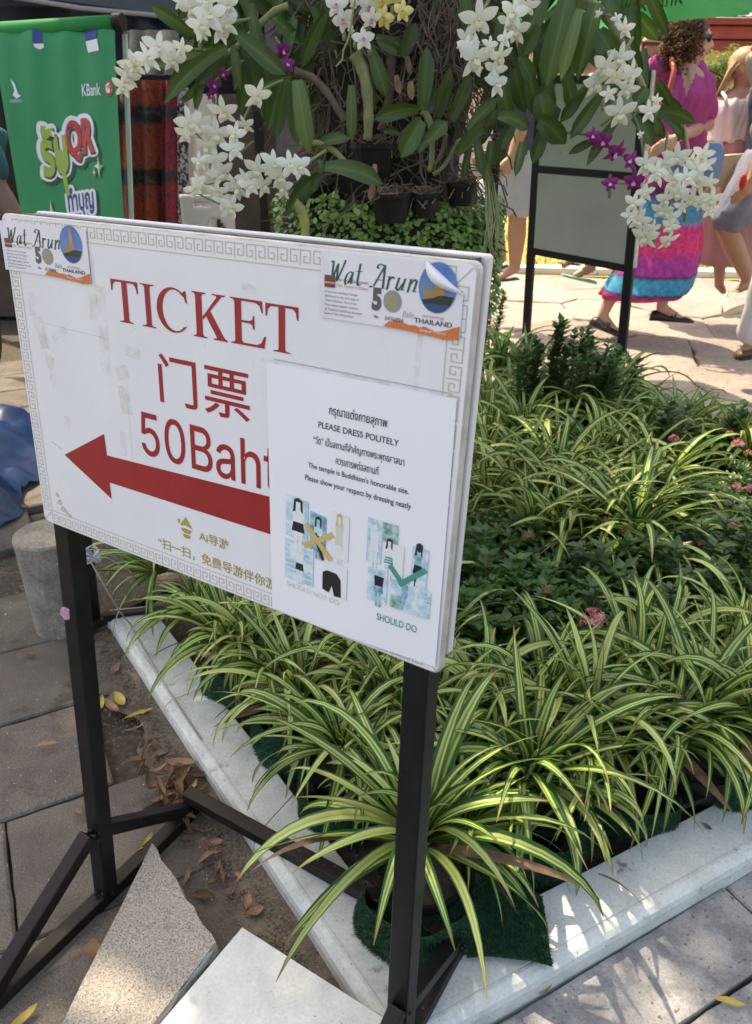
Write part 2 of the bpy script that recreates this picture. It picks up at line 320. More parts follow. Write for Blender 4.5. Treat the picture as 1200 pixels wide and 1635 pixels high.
# spider plant leaf: cream-yellow centre, dark green margins
def leaf_mat(name, stops, rough=0.38, trans=0.22, tip=None):
    m, nt, bs = new_mat(name); tc = N(nt, 'ShaderNodeTexCoord'); sep = N(nt, 'ShaderNodeSeparateXYZ'); nt.links.new(tc.outputs['UV'], sep.inputs[0])
    vec = tc.outputs['Object']
    ns = N(nt, 'ShaderNodeMapping'); ns.inputs['Scale'].default_value = (90, 3, 1); nt.links.new(tc.outputs['UV'], ns.inputs[0])
    a = N(nt, 'ShaderNodeMath', operation='ADD'); nt.links.new(sep.outputs[0], a.inputs[0])
    w = N(nt, 'ShaderNodeMath', operation='MULTIPLY_ADD'); nt.links.new(noise_n(nt, 9, 2, 0.5, vec), w.inputs[0]); w.inputs[1].default_value = 0.12; w.inputs[2].default_value = -0.06
    nt.links.new(w.outputs[0], a.inputs[1])
    c = ramp(nt, a.outputs[0], stops)
    fine = ramp(nt, noise_n(nt, 1, 2, 0.5, ns.outputs[0]), [(0.3, (0.72, 0.78, 0.7)), (0.7, (1.1, 1.08, 1.1))])
    c = mixc(nt, 0.8, c, fine, 'MULTIPLY')
    if tip:
        tm = N(nt, 'ShaderNodeMath', operation='MULTIPLY_ADD'); nt.links.new(sep.outputs[1], tm.inputs[0]); tm.inputs[1].default_value = 9; tm.inputs[2].default_value = -7.9; tm.use_clamp = True
        c = mixc(nt, tm.outputs[0], c, tip)
    oi = N(nt, 'ShaderNodeObjectInfo'); hsv = N(nt, 'ShaderNodeHueSaturation'); mr = N(nt, 'ShaderNodeMapRange')
    mr.inputs[3].default_value = 0.72; mr.inputs[4].default_value = 1.15
    nt.links.new(oi.outputs['Random'], mr.inputs[0]); nt.links.new(mr.outputs[0], hsv.inputs['Value']); nt.links.new(c, hsv.inputs['Color'])
    c = hsv.outputs[0]; nt.links.new(c, bs.inputs['Base Color']); bs.inputs['Roughness'].default_value = rough
    bs.inputs['Specular IOR Level'].default_value = 0.5
    bump_n(nt, noise_n(nt, 1, 2, 0.5, ns.outputs[0]), 0.25, 0.0008, bs)
    out = nt.nodes['Material Output']; tl = N(nt, 'ShaderNodeBsdfTranslucent'); mx = N(nt, 'ShaderNodeMixShader'); mx.inputs[0].default_value = trans
    nt.links.new(c, tl.inputs[0]); nt.links.new(bs.outputs[0], mx.inputs[1]); nt.links.new(tl.outputs[0], mx.inputs[2]); nt.links.new(mx.outputs[0], out.inputs[0])
    return m
GD = (0.030, 0.125, 0.018); CY = (0.50, 0.58, 0.14); CL = (0.62, 0.67, 0.27); GM = (0.16, 0.30, 0.04)
MAT['spider'] = leaf_mat('variegated_leaf', [(0.0, GD), (0.20, GD), (0.25, GM), (0.28, CL), (0.40, CY), (0.46, GM), (0.54, GM), (0.60, CY), (0.72, CL), (0.75, GM), (0.80, GD), (1.0, GD)], tip=(0.25, 0.16, 0.06))
MAT['spider2'] = leaf_mat('pale_variegated_leaf', [(0.0, (0.07, 0.17, 0.04)), (0.12, (0.07, 0.17, 0.04)), (0.17, CL), (0.46, CY), (0.5, GM), (0.54, CY), (0.83, CL), (0.88, (0.07, 0.17, 0.04)), (1, (0.07, 0.17, 0.04))], tip=(0.25, 0.18, 0.06))
MAT['orleaf'] = leaf_mat('orchid_leaf', [(0.0, (0.045, 0.10, 0.018)), (0.3, (0.045, 0.095, 0.016)), (0.47, (0.075, 0.14, 0.025)), (0.5, (0.14, 0.2, 0.05)), (0.53, (0.07, 0.13, 0.022)), (1.0, (0.035, 0.08, 0.014))], 0.38, 0.25)
MAT['orleaf_y'] = leaf_mat('light_orchid_leaf', [(0.0, (0.13, 0.19, 0.05)), (0.47, (0.16, 0.24, 0.06)), (0.5, (0.24, 0.32, 0.10)), (0.53, (0.14, 0.21, 0.05)), (1.0, (0.11, 0.17, 0.04))], 0.4, 0.25)

# ------------------------------------------------------------------ text helpers
def text_data(body, off=0.0, shear=0.0, spacing=1.0, res=4):
    cu = bpy.data.curves.new('txt', 'FONT'); cu.body = body; cu.resolution_u = res; cu.offset = off; cu.shear = shear; cu.space_character = spacing; cu.fill_mode = 'FRONT'
    o = bpy.data.objects.new('txt', cu); COL.objects.link(o)
    dg = bpy.context.evaluated_depsgraph_get(); dg.update()
    me = bpy.data.meshes.new_from_object(o.evaluated_get(dg))
    vs = [v.co.copy() for v in me.vertices]; fs = [tuple(p.vertices) for p in me.polygons]
    bpy.data.objects.remove(o); bpy.data.curves.remove(cu); bpy.data.meshes.remove(me)
    return vs, fs
def fit_text(body, place, x0, y0, x1, y1, **kw):      # bounding box (x0,y0 top-left)-(x1,y1 bottom-right), place(x,y)->world
    vs, fs = text_data(body, **kw)
    if not vs: return [], []
    ax = min(v.x for v in vs); bx = max(v.x for v in vs); ay = min(v.y for v in vs); by = max(v.y for v in vs)
    return [place(x0 + (v.x - ax) / (bx - ax) * (x1 - x0), y1 + (v.y - ay) / (by - ay) * (y0 - y1)) for v in vs], fs
class Print:                                 # collects flat print on a surface
    def __init__(s, place, z, step=3e-6): s.place = place; s.z = z; s.k = 0; s.mb = {}; s.step = step
    def _p(s, z): return lambda x, y: s.place(x, y, z)
    def poly(s, key, pts, lift=0.0):
        s.k += 1; z = s.z + lift + s.k * s.step
        s.mb.setdefault(key, MB()).add([s.place(x, y, z) for x, y in pts], [tuple(range(len(pts)))]); return s
    def text(s, key, body, x0, y0, x1, y1, lift=0.0, **kw):
        s.k += 1; vs, fs = fit_text(body, s._p(s.z + lift + s.k * 3e-6), x0, y0, x1, y1, **kw)
        s.mb.setdefault(key, MB()).add(vs, fs); return s
    def disc(s, key, cx, cy, rx, ry, n=28, lift=0.0):
        return s.poly(key, [(cx + rx * math.cos(2 * math.pi * i / n), cy + ry * math.sin(2 * math.pi * i / n)) for i in range(n)], lift)
    def line(s, key, pts, w, lift=0.0):
        for (ax, ay), (bx, by) in zip(pts, pts[1:]):
            d = V3((bx - ax, by - ay, 0)); 
            if d.length < 1e-9: continue
            d.normalize(); nx, ny = -d.y * w / 2, d.x * w / 2; ex, ey = d.x * w / 2, d.y * w / 2
            s.poly(key, [(ax - ex + nx, ay - ey + ny), (ax - ex - nx, ay - ey - ny), (bx + ex - nx, by + ey - ny), (bx + ex + nx, by + ey + ny)], lift)
        return s
    def nib(s, key, pts, w, ang=40, lift=0.0, thin=0.25):
        a = math.radians(ang); nx, ny = math.cos(a) * w / 2, -math.sin(a) * w / 2
        for (ax, ay), (bx, by) in zip(pts, pts[1:]):
            d = V3((bx - ax, by - ay, 0)); 
            if d.length < 1e-9: continue
            d.normalize(); cr = abs(d.x * ny - d.y * nx) / (w / 2)
            mx, my = nx, ny
            if cr < thin: mx, my = -d.y * w * thin / 2, d.x * w * thin / 2
            s.poly(key, [(ax - mx, ay - my), (ax + mx, ay + my), (bx + mx, by + my), (bx - mx, by - my)], lift)
        return s
    def build(s, name, parent, names=None, stuff=True):
        out = []
        for k, b in s.mb.items():
            o = b.build((names or {}).get(k, name), INK[k] if k in INK else MAT[k], parent)
            if stuff: o['kind'] = 'stuff'
            out.append(o)
        return out

# ------------------------------------------------------------------ THE SETTING: ground, paving, path, lawn, kerb, bed
def struct(o): return tag(o, kind='structure')
gr = MB().add([(-60, -20, -0.035), (60, -20, -0.035), (60, 120, -0.035), (-60, 120, -0.035)], [(0, 1, 2, 3)]).build('ground', MAT['joint'])
struct(gr)
lawn = MB().add([(-2, 7.3, -0.01), (30, 4.9, -0.01), (40, 40, -0.01), (-30, 40, -0.01), (-30, 9, -0.01)], [(0, 1, 2, 3, 4)]).build('lawn', MAT['grass']); struct(lawn)
# lawn blades near its edge
bm_ = MB()
for i in range(9000):
    x = R.uniform(0.5, 9); y = 7.25 - (x - 0.5) * 0.065 + abs(R.gauss(0, 3.0)) + 0.25; a = R.uniform(0, 6.28); h = R.uniform(0.02, 0.05)
    bm_.add([(x - 0.006 * math.cos(a), y - 0.006 * math.sin(a), -0.01), (x + 0.006 * math.cos(a), y + 0.006 * math.sin(a), -0.01), (x + R.uniform(-.02, .02), y + R.uniform(-.02, .02), h)], [(0, 1, 2)])
gb = bm_.build('grass_blades', MAT['grass']); tag(gb, 'dry yellow green lawn grass behind the walking visitors', 'grass', kind='stuff')

def slab_mesh(poly, ztop, th, chip=0.004, seed=0):   # poly: list of (x, y) ccw; bevelled top edge
    c = sum((V3((x, y, 0)) for x, y in poly), V3()) / len(poly)
    n = len(poly); vs = []
    for (x, y) in poly: vs.append((x, y, ztop - th))
    for (x, y) in poly: vs.append((x, y, ztop - chip))
    for (x, y) in poly:
        d = V3((x, y, 0)) - c; L = d.length; d = d * ((L - chip * 1.3) / L); vs.append((c.x + d.x, c.y + d.y, ztop))
    fs = [(i, (i + 1) % n, n + (i + 1) % n, n + i) for i in range(n)] + [(n + i, n + (i + 1) % n, 2 * n + (i + 1) % n, 2 * n + i) for i in range(n)]
    fs += [tuple(2 * n + i for i in range(n))]
    return vs, fs
# slab pavement on the left: rows along PD, courses along PNn
PD = V3((0.882, 0.471, 0)); PNn = V3((-0.471, 0.882, 0))
pav = MB().add([(-8, -3, -0.03), (0.6, -3, -0.03), (0.6, 5.2, -0.03), (-8, 5.2, -0.03)], [(0, 1, 2, 3)]).build('pavement', MAT['joint']); struct(pav)
def rough_edge(poly, amp, step):
    out = []
    for i in range(len(poly)):
        a = V3((*poly[i], 0)); b = V3((*poly[(i + 1) % len(poly)], 0)); k = max(1, int((b - a).length / step))
        for j in range(k):
            p = a.lerp(b, j / k)
            if j: p += V3((R.uniform(-amp, amp), R.uniform(-amp, amp), 0))
            out.append((p.x, p.y))
    return out
KA = V3((0.815, 0.579, 0))                   # normal of the left kerb face
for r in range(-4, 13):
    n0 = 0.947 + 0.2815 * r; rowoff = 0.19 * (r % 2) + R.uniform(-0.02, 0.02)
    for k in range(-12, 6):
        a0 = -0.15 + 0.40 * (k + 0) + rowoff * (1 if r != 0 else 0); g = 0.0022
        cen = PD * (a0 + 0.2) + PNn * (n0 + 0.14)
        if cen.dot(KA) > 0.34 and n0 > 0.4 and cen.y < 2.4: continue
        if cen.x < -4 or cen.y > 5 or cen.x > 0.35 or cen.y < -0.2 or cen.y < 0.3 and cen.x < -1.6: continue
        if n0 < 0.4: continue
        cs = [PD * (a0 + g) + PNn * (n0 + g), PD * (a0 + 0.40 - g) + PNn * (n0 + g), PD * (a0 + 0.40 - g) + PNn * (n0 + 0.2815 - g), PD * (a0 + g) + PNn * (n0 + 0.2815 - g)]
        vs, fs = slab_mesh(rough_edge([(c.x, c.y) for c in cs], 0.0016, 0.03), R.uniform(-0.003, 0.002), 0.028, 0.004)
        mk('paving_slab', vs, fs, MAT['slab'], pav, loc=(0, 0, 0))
# grey slabs in front of the right-hand kerb
KD = V3((0.882, 0.471, 0)); KN = V3((-0.471, 0.882, 0))
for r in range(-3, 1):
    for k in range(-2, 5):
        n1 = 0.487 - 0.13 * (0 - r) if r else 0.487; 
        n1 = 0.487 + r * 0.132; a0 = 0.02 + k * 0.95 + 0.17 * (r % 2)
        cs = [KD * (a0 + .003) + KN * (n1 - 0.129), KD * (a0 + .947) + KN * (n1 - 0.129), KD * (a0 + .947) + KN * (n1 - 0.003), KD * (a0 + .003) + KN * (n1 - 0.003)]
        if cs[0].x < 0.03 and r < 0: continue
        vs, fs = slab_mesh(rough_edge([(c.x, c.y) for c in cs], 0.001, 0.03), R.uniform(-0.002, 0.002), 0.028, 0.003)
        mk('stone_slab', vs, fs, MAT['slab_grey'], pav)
# dirt along the left kerb
bm_ = MB(); n = 26
for i in range(n + 1):
    t = i / n; p = V3((-0.70, 1.62, 0)).lerp(V3((-0.02, 0.66, 0)), t); w = 0.07 + 0.025 * math.sin(i * 1.3) + R.uniform(-.008, .008) + 0.10 * max(0, t - 0.6)
    bm_.v += [V3((p.x, p.y, 0.010)), V3((p.x, p.y, 0.010)) - KA * w * 0.5 + V3((0, 0, -0.002)), V3((p.x, p.y, 0.0)) - KA * w + V3((0, 0, -0.004))]
for i in range(n):
    for j in range(2):
        a = i * 3 + j; bm_.f.append((a, a + 1, a + 4, a + 3)); bm_.mi.append(0)
bm_.uv = [(0, 0)] * len(bm_.v)
tag(bm_.build('loose_dirt', MAT['dirt'], smooth=True), 'sandy brown dirt swept against the foot of the white kerb', 'dirt', kind='stuff')
bm_ = MB()
for i in range(3200):                        # crumbs and twigs
    t = R.random(); p = V3((-0.70, 1.62, 0)).lerp(V3((-0.02, 0.66, 0)), t) - KA * abs(R.gauss(0.0, 0.045)); s = R.uniform(0.0006, 0.0019)
    bm_.box((p.x, p.y, 0.009 + s * 0.3), (s, 0, 0), (0, s * R.uniform(.4, 1.6), s * R.uniform(-.5, .5)), (0, 0, s * 0.5))
tag(bm_.build('grit', MAT['dirt']), 'scattered grit and leaf crumbs beside the white kerb', 'grit', kind='stuff')

# flagstone path behind the bed (sunlit)
pathb = MB().add([(-0.2, 2.3, -0.025), (12, 0.8, -0.025), (12, 6.6, -0.025), (-0.2, 7.4, -0.025)], [(0, 1, 2, 3)]).build('path', MAT['flagjoint']); struct(pathb)
cell = 0.62; pts = {}
for i in range(-1, 20):
    for j in range(-1, 12):
        pts[i, j] = V3((-0.2 + i * cell + R.uniform(-.2, .2) + (j % 2) * 0.28, 1.0 + j * cell * 0.92 + R.uniform(-.18, .18), 0))
def clip(poly, p, q, gap):                   # keep side of p against q
    mid = (p + q) / 2; d = (q - p).normalized(); out = []
    f = lambda v: (v - mid).dot(d) + gap
    for a, b in zip(poly, poly[1:] + poly[:1]):
        fa, fb = f(a), f(b)
        if fa <= 0: out.append(a)
        if (fa < 0) != (fb < 0): out.append(a.lerp(b, fa / (fa - fb)))
    return out
for (i, j), p in pts.items():
    poly = [p + V3((-1, -1, 0)), p + V3((1, -1, 0)), p + V3((1, 1, 0)), p + V3((-1, 1, 0))]
    for di in (-2, -1, 0, 1, 2):
        for dj in (-2, -1, 0, 1, 2):
            if (di or dj) and (i + di, j + dj) in pts and len(poly) > 2: poly = clip(poly, p, pts[i + di, j + dj], 0.003)
    if len(poly) < 3 or p.x < 0.2 or p.x > 6.8 or p.y > 7.0 - (p.x) * 0.065 or p.y < 1.6 or (p.x < 1.3 and p.y < 2.9): continue
    if max((v - p).length for v in poly) > 0.75: continue
    vs, fs = slab_mesh(rough_edge([(v.x, v.y) for v in poly], 0.010, 0.07), R.uniform(-0.008, 0.008), 0.02, 0.006)
    mk('flagstone', vs, fs, MAT['flag'], pathb)
# kerb between path and lawn
lk = MB()
def kerb_line(parent, a, b, cnt, name='kerb_stone', w=0.16, h=0.06, mat='wall_w'):
    a, b = V3(a), V3(b)
    for i in range(cnt):
        p, q = a.lerp(b, i / cnt), a.lerp(b, (i + 1) / cnt); d = (q - p).normalized() * 0.003
        o = MB().bar(p + d, q - d, w, h).build(name, MAT[mat], parent); bevel(o, 0.006, 1)
lkr = thing('lawn_kerb', 'low white kerb along the far edge of the path by the lawn', 'kerb', (3, 7.1, 0)); 
kerb_line(lkr, (-1, 7.35, 0.02), (11, 6.55, 0.02), 12)

# raised kerb round the planting bed
BED = [V3((0.036, 0.579, 0)), V3((1.56, 1.40, 0)), V3((1.62, 2.35, 0)), V3((0.95, 3.25, 0)), V3((-0.30, 3.0, 0)), V3((-0.72, 1.645, 0))]
PROFK = [(0, -0.03), (0, 0.030), (0.003, 0.040), (0.010, 0.0465), (0.019, 0.0495), (0.0235, 0.0495), (0.0245, 0.0475), (0.0255, 0.0475), (0.0265, 0.0505), (0.108, 0.0515), (0.110, 0.049), (0.110, -0.03)]
kerb = thing('planter_kerb', 'white painted stone kerb with a rounded lip round the planting bed', 'kerb', (0.036, 0.579, 0))
nb = len(BED)
def inward(i):                               # miter direction at corner i
    p, a, b = BED[i], BED[i - 1], BED[(i + 1) % nb]
    d1 = (p - a).normalized(); d2 = (b - p).normalized(); n1 = V3((-d1.y, d1.x, 0)); n2 = V3((-d2.y, d2.x, 0))
    mdir = (n1 + n2).normalized(); return mdir / mdir.dot(n1)
for i in (0, 1, 2, 5):
    a, b = BED[i], BED[(i + 1) % nb]; ia, ib = inward(i), inward((i + 1) % nb)
    cnt = {0: 2, 5: 3}.get(i, 2); d = (b - a).normalized()
    for k in range(cnt):
        seg = 10; vs = []; fs = []; np_ = len(PROFK)
        for s in range(seg + 1):
            t = (k + s / seg) / cnt
            g = 0.0012 * (1 if s == 0 else -1 if s == seg else 0) * (1 if 0 < t < 1 else 0)
            for (o_, z_) in PROFK:
                wob = 0.0016 * noise.noise(V3((t * 11, i * 3.1, o_ * 20)))
                bow = 0.012 * math.sin(math.pi * t) * (-1 if i == 0 else 0)
                nrm = V3((-d.y, d.x, 0))
                p = a.lerp(b, t) + (ia.lerp(ib, t)) * (o_ + wob) + nrm * bow + d * g
                vs.append((p.x, p.y, z_ + 0.0012 * noise.noise(V3((t * 17, 5 + i, 0)))))
        for s in range(seg):
            for q in range(np_ - 1): fs.append((s * np_ + q, (s + 1) * np_ + q, (s + 1) * np_ + q + 1, s * np_ + q + 1))
        fs += [tuple(range(np_)), tuple(seg * np_ + q for q in range(np_))[::-1]]
        mk('kerb_stone', vs, fs, MAT['marble'], kerb, smooth=False)
soil_poly = [BED[i] + inward(i) * 0.109 for i in range(nb)]
bm_ = MB(); cs = sum(soil_poly, V3()) / nb; ring = 14; per = []
for i in range(nb):
    for k in range(10): per.append(soil_poly[i].lerp(soil_poly[(i + 1) % nb], k / 10))
vs = [cs + V3((0, 0, 0.06))]; fs = []
for r_ in range(1, ring + 1):
    for p in per:
        q = cs.lerp(p, r_ / ring); vs.append(V3((q.x, q.y, 0.022 + (0.03 * (1 - r_ / ring)) + 0.012 * noise.noise(q * 9))))
npn = len(per)
fs += [(0, 1 + j, 1 + (j + 1) % npn) for j in range(npn)]
for r_ in range(ring - 1):
    for j in range(npn): fs.append((1 + r_ * npn + j, 1 + (r_ + 1) * npn + j, 1 + (r_ + 1) * npn + (j + 1) % npn, 1 + r_ * npn + (j + 1) % npn))
struct(mk('soil_bed', vs, fs, MAT['soil'], smooth=True))

# ------------------------------------------------------------------ THE TICKET SIGN
sign = thing('ticket_sign', 'white ticket sign board on two black iron legs with a red arrow', 'sign', (-0.2, 0.75, 0))
def rbox(s0, t0, s1, t1, f0, f1, name, mat, parent, rad=0.008, bev=0.002):    # rounded slab in board coordinates, f = offset towards viewer
    pts = []
    for cx, cy, a0 in ((s0 + rad, t0 + rad, 180), (s1 - rad, t0 + rad, 270), (s1 - rad, t1 - rad, 0), (s0 + rad, t1 - rad, 90)):
        for k in range(5):
            a = math.radians(a0 + k * 22.5); pts.append((cx + rad * math.cos(a), cy + rad * math.sin(a)))
    n = len(pts); vs = [B(x, y, f0) for x, y in pts]
    cx, cy = (s0 + s1) / 2, (t0 + t1) / 2
    sh = lambda x, y, e: (x - math.copysign(e, x - cx), y - math.copysign(e, y - cy))
    vs += [B(x, y, f1 - bev) for x, y in pts] + [B(*sh(x, y, bev * .35), f1 - bev * .3) for x, y in pts] + [B(*sh(x, y, bev), f1) for x, y in pts]
    fs = [tuple(range(n))[::-1]] + [(k * n + i, k * n + (i + 1) % n, (k + 1) * n + (i + 1) % n, (k + 1) * n + i) for k in range(3) for i in range(n)] + [tuple(3 * n + i for i in range(n))]
    mi = [0] * (len(fs) - 1) + [1]
    mats = [mat, MAT['laminate']] if name == 'front_board' else [mat, mat]
    return mk(name, vs, fs, mats, parent, mi=mi)
fb = rbox(0.0, 0.0, BWID, BHEI, -0.009, 0.0, 'front_board', MAT['panel_edge'], sign)
bb = rbox(0.022, -0.0035, BWID - 0.006, BHEI - 0.004, -0.040, -0.030, 'back_board', MAT['panel_back'], sign, rad=0.004)
# iron rims holding the boards (grey channel seen along the top and right)
rim = MB()
rim.bar(B(0.03, 0.002, -0.0195), B(BWID - 0.012, 0.002, -0.0195), 0.020, 0.006, up=-BV)
rim.bar(B(BWID - 0.016, 0.004, -0.0195), B(BWID - 0.016, BHEI - .004, -0.0195), 0.020, 0.012, up=BU)
rim.bar(B(0.028, 0.004, -0.0195), B(0.028, BHEI - .004, -0.0195), 0.020, 0.010, up=BU)
rim.build('channel_rim', pmat('grey_metal_channel', (0.05, 0.055, 0.055), (0.12, 0.125, 0.125), 30, 0.4, spec=.3), sign)
def iron_bar(a, b, w, h, name, mat='iron', up=None, parent=None, bev=0.0022):
    o = MB().bar(a, b, w, h, up=up if up is not None else (0, 0, 1)).build(name, MAT[mat], parent or sign); return bevel(o, bev, 2)
pl_top = B(0.0215, 0.35, -0.0230); pr_top = B(0.579, 0.35, -0.0230)
pl_b = V3((*B(0.0270, 1.10, 0.0020).xy, 0.008)); pr_b = V3((*B(0.596, 1.06, -0.0240).xy, 0.058))
iron_bar(pl_top, pl_b, 0.030, 0.027, 'post', up=BN)
iron_bar(pr_top, pr_b, 0.030, 0.027, 'post', up=BN)
ND = V3((BN.x, BN.y, 0)).normalized()
foot_l0 = pl_b - ND * 0.235 + V3((0, 0, 0.002)); foot_l1 = pl_b + ND * 0.225 + V3((0, 0, 0.002))
iron_bar(foot_l0, foot_l1, 0.026, 0.024, 'foot_bar', 'iron_rust')
foot_r0 = pr_b - ND * 0.20 + V3((0, 0, 0.006)); foot_r1 = pr_b + ND * 0.185 + V3((0, 0, 0.006))
iron_bar(foot_r0, foot_r1, 0.026, 0.024, 'foot_bar', 'iron_rust')
zb = 0.155
iron_bar(pl_b + V3((0, 0, zb)) - ND * 0.006, foot_l0 + ND * 0.01 + V3((0, 0, 0.014)), 0.025, 0.022, 'brace', 'iron_maroon')
iron_bar(pl_b + V3((0, 0, zb)) + ND * 0.006, foot_l1 - ND * 0.03 + V3((0, 0, 0.018)), 0.022, 0.022, 'brace')
iron_bar(pr_b + V3((0, 0, 0.10)) + ND * 0.006, foot_r1 - ND * 0.012 + V3((0, 0, 0.018)), 0.022, 0.022, 'brace')
iron_bar(pr_b + V3((0, 0, 0.12)) - ND * 0.006, foot_r0 + ND * 0.02 + V3((0, 0, 0.016)), 0.022, 0.022, 'brace')
iron_bar(foot_l1 - ND * 0.012 - BU * 0.012 + V3((0, 0, 0.036)), foot_r1 - ND * 0.012 + V3((0, 0, 0.016)), 0.026, 0.022, 'rear_rail', 'iron_rust')
wl = MB()
for c in (pl_b + V3((0, 0, zb)), pl_b + V3((0, 0, .016)), foot_l1 + V3((0, 0, .02)) - ND * .03, pr_b + V3((0, 0, .10)), foot_r1 + V3((0, 0, .014)) - ND * .012, pr_b + V3((0, 0, .018)), foot_l0 + ND * .02 + V3((0, 0, .016))):
    for q in range(9):
        wl.ball(c + V3((R.uniform(-.016, .016), R.uniform(-.016, .016), R.uniform(-.006, .006))), R.uniform(.002, .004), nu=6, nv=5)
tag(wl.build('weld_bead', MAT['iron_rust'], sign, smooth=True), kind='stuff')
# printed face
P = Print(B, 0.0004)
def glyph(polys, x0, y0, x1, y1, key='red'):
    for p in polys: P.poly(key, [(x0 + x * (x1 - x0), y0 + y * (y1 - y0)) for x, y in p])
serif = lambda a, b, y, s: [(a - 0.13, y), (b + 0.13, y), (b + 0.13, y + 0.025 * s), (b + 0.02, y + 0.05 * s), (b, y + 0.09 * s), (a, y + 0.09 * s), (a - 0.02, y + 0.05 * s), (a - 0.13, y + 0.025 * s)]
GT = [[(0, 0), (1, 0), (1, .27), (.955, .27), (.92, .12), (.84, .055), (.6, .05), (.6, .93), (.63, .965), (.76, .975), (.76, 1), (.24, 1), (.24, .975), (.37, .965), (.4, .93), (.4, .05), (.16, .055), (.08, .12), (.045, .27), (0, .27)]]
GI = [[(0, 0), (1, 0), (1, .025), (.76, .035), (.69, .08), (.69, .92), (.76, .965), (1, .975), (1, 1), (0, 1), (0, .975), (.24, .965), (.31, .92), (.31, .08), (.24, .035), (0, .025)]]
def c_shape():
    o_, i_ = [], []
    for k in range(33):
        a = math.radians(38 + k * (322 - 38) / 32)
        o_.append((.54 + .54 * math.cos(a), .5 - .51 * math.sin(a)))
    for k in range(33):
        a = math.radians(48 + k * (312 - 48) / 32)
        i_.append((.59 + .40 * math.cos(a), .5 - .465 * math.sin(a)))
    return [o_ + i_[::-1], [(.93, 0.03), (.965, 0.03), (1.0, .30), (.955, .30), (.90, .17), (.80, .12)]]
GK = [[(0, 0), (.42, 0), (.42, .025), (.33, .035), (.29, .08), (.29, .92), (.33, .965), (.42, .975), (.42, 1), (0, 1), (0, .975), (.07, .965), (.10, .92), (.10, .08), (.07, .035), (0, .025)],
      [(.60, 0), (.98, 0), (.98, .025), (.88, .04), (.31, .60), (.30, .53), (.73, .07), (.72, .03), (.60, .025)],
      [(.40, .50), (.53, .37), (.93, .93), (1.02, .972), (1.02, 1), (.60, 1), (.60, .975), (.70, .96), (.70, .93)]]
GE = [[(0, 0), (.90, 0), (.92, .24), (.88, .24), (.83, .11), (.72, .052), (.31, .05), (.31, .46), (.55, .455), (.62, .42), (.64, .34), (.68, .34), (.68, .63), (.64, .63), (.62, .54), (.55, .51), (.31, .505), (.31, .90), (.36, .948), (.75, .945), (.87, .89), (.95, .74), (1, .74), (.95, 1), (0, 1), (0, .975), (.08, .965), (.12, .92), (.12, .08), (.08, .035), (0, .025)]]
yT, yB = 0.0555, 0.1003
glyph(GT, 0.1797, yT, 0.2212, yB); glyph(GI, 0.2250, yT, 0.2455, yB); glyph(c_shape(), 0.2482, yT, 0.2925, yB + .0004)
glyph(GK, 0.2995, yT, 0.3450, yB + .0004); glyph(GE, 0.3508, yT, 0.3955, yB); glyph(GT, 0.3950, yT + .0006, 0.4345, yB + .0004)
P.build('ticket_lettering', sign, stuff=False); P = Print(B, 0.0004)
P.text('red', '门票', 0.2437, 0.1262, 0.3730, 0.1808, off=0.006, spacing=1.08); P.build('chinese_lettering', sign, stuff=False); P = Print(B, 0.0004)
try:
    _ft = bpy.data.fonts.load(bpy.utils.system_resource('DATAFILES', path='fonts') + '/Inter.woff2')
except Exception: _ft = None
def text_inter(key, body, x0, y0, x1, y1, off=0.0):
    _o = bpy.types.BlendDataCurves
    cu = bpy.data.curves.new('txt', 'FONT'); cu.body = body; cu.offset = off; cu.resolution_u = 5
    if _ft: cu.font = _ft
    o = bpy.data.objects.new('txt', cu); COL.objects.link(o); dg = bpy.context.evaluated_depsgraph_get(); dg.update()
    me = bpy.data.meshes.new_from_object(o.evaluated_get(dg)); vs = [v.co.copy() for v in me.vertices]; fs = [tuple(p.vertices) for p in me.polygons]
    bpy.data.objects.remove(o); bpy.data.curves.remove(cu); bpy.data.meshes.remove(me)
    ax = min(v.x for v in vs); bx = max(v.x for v in vs); ay = min(v.y for v in vs); by = max(v.y for v in vs)
    P.k += 1; z = P.z + P.k * 3e-6
    P.mb.setdefault(key, MB()).add([B(x0 + (v.x - ax) / (bx - ax) * (x1 - x0), y1 + (v.y - ay) / (by - ay) * (y0 - y1), z) for v in vs], fs)
text_inter('red', '50Baht', 0.2083, 0.1975, 0.4090, 0.2505, off=0.004)
P.build('price_lettering', sign, stuff=False); P = Print(B, 0.0004)
P.poly('red', [(0.0627, 0.2842), (0.1432, 0.2396), (0.1445, 0.2665), (0.3995, 0.2555), (0.3995, 0.2994), (0.1445, 0.3021), (0.1449, 0.3240)]); P.build('arrow', sign, stuff=False); P = Print(B, 0.0004)
P.text('gold', 'Ai导游', 0.2918, 0.3248, 0.3378, 0.3382, off=0.012)
P.text('gold', '“扫一扫，免费导游伴你游', 0.2229, 0.3532, 0.4060, 0.3680, off=0.010)
# drop-shaped emblem with two small hands and a bar across it
P.poly('gold', [(0.2720, 0.3135), (0.2775, 0.3205), (0.2665, 0.3210)])
P.disc('gold', 0.2718, 0.3275, 0.0092, 0.0078); P.poly('gold', [(0.2640, 0.3240), (0.2665, 0.3208), (0.2775, 0.3203), (0.2800, 0.3240)])
P.poly('laminate', [(0.2625, 0.3268), (0.2720, 0.3250), (0.2812, 0.3268), (0.2810, 0.3300), (0.2720, 0.3283), (0.2626, 0.3300)], 5e-5)
P.disc('gold', 0.2720, 0.3385, 0.0058, 0.0030); P.poly('laminate', [(0.2680, 0.3350), (0.2762, 0.3350), (0.2755, 0.3362), (0.2688, 0.3362)], 5e-5)
P.disc('gold', 0.2605, 0.3215, 0.0018, 0.0028)
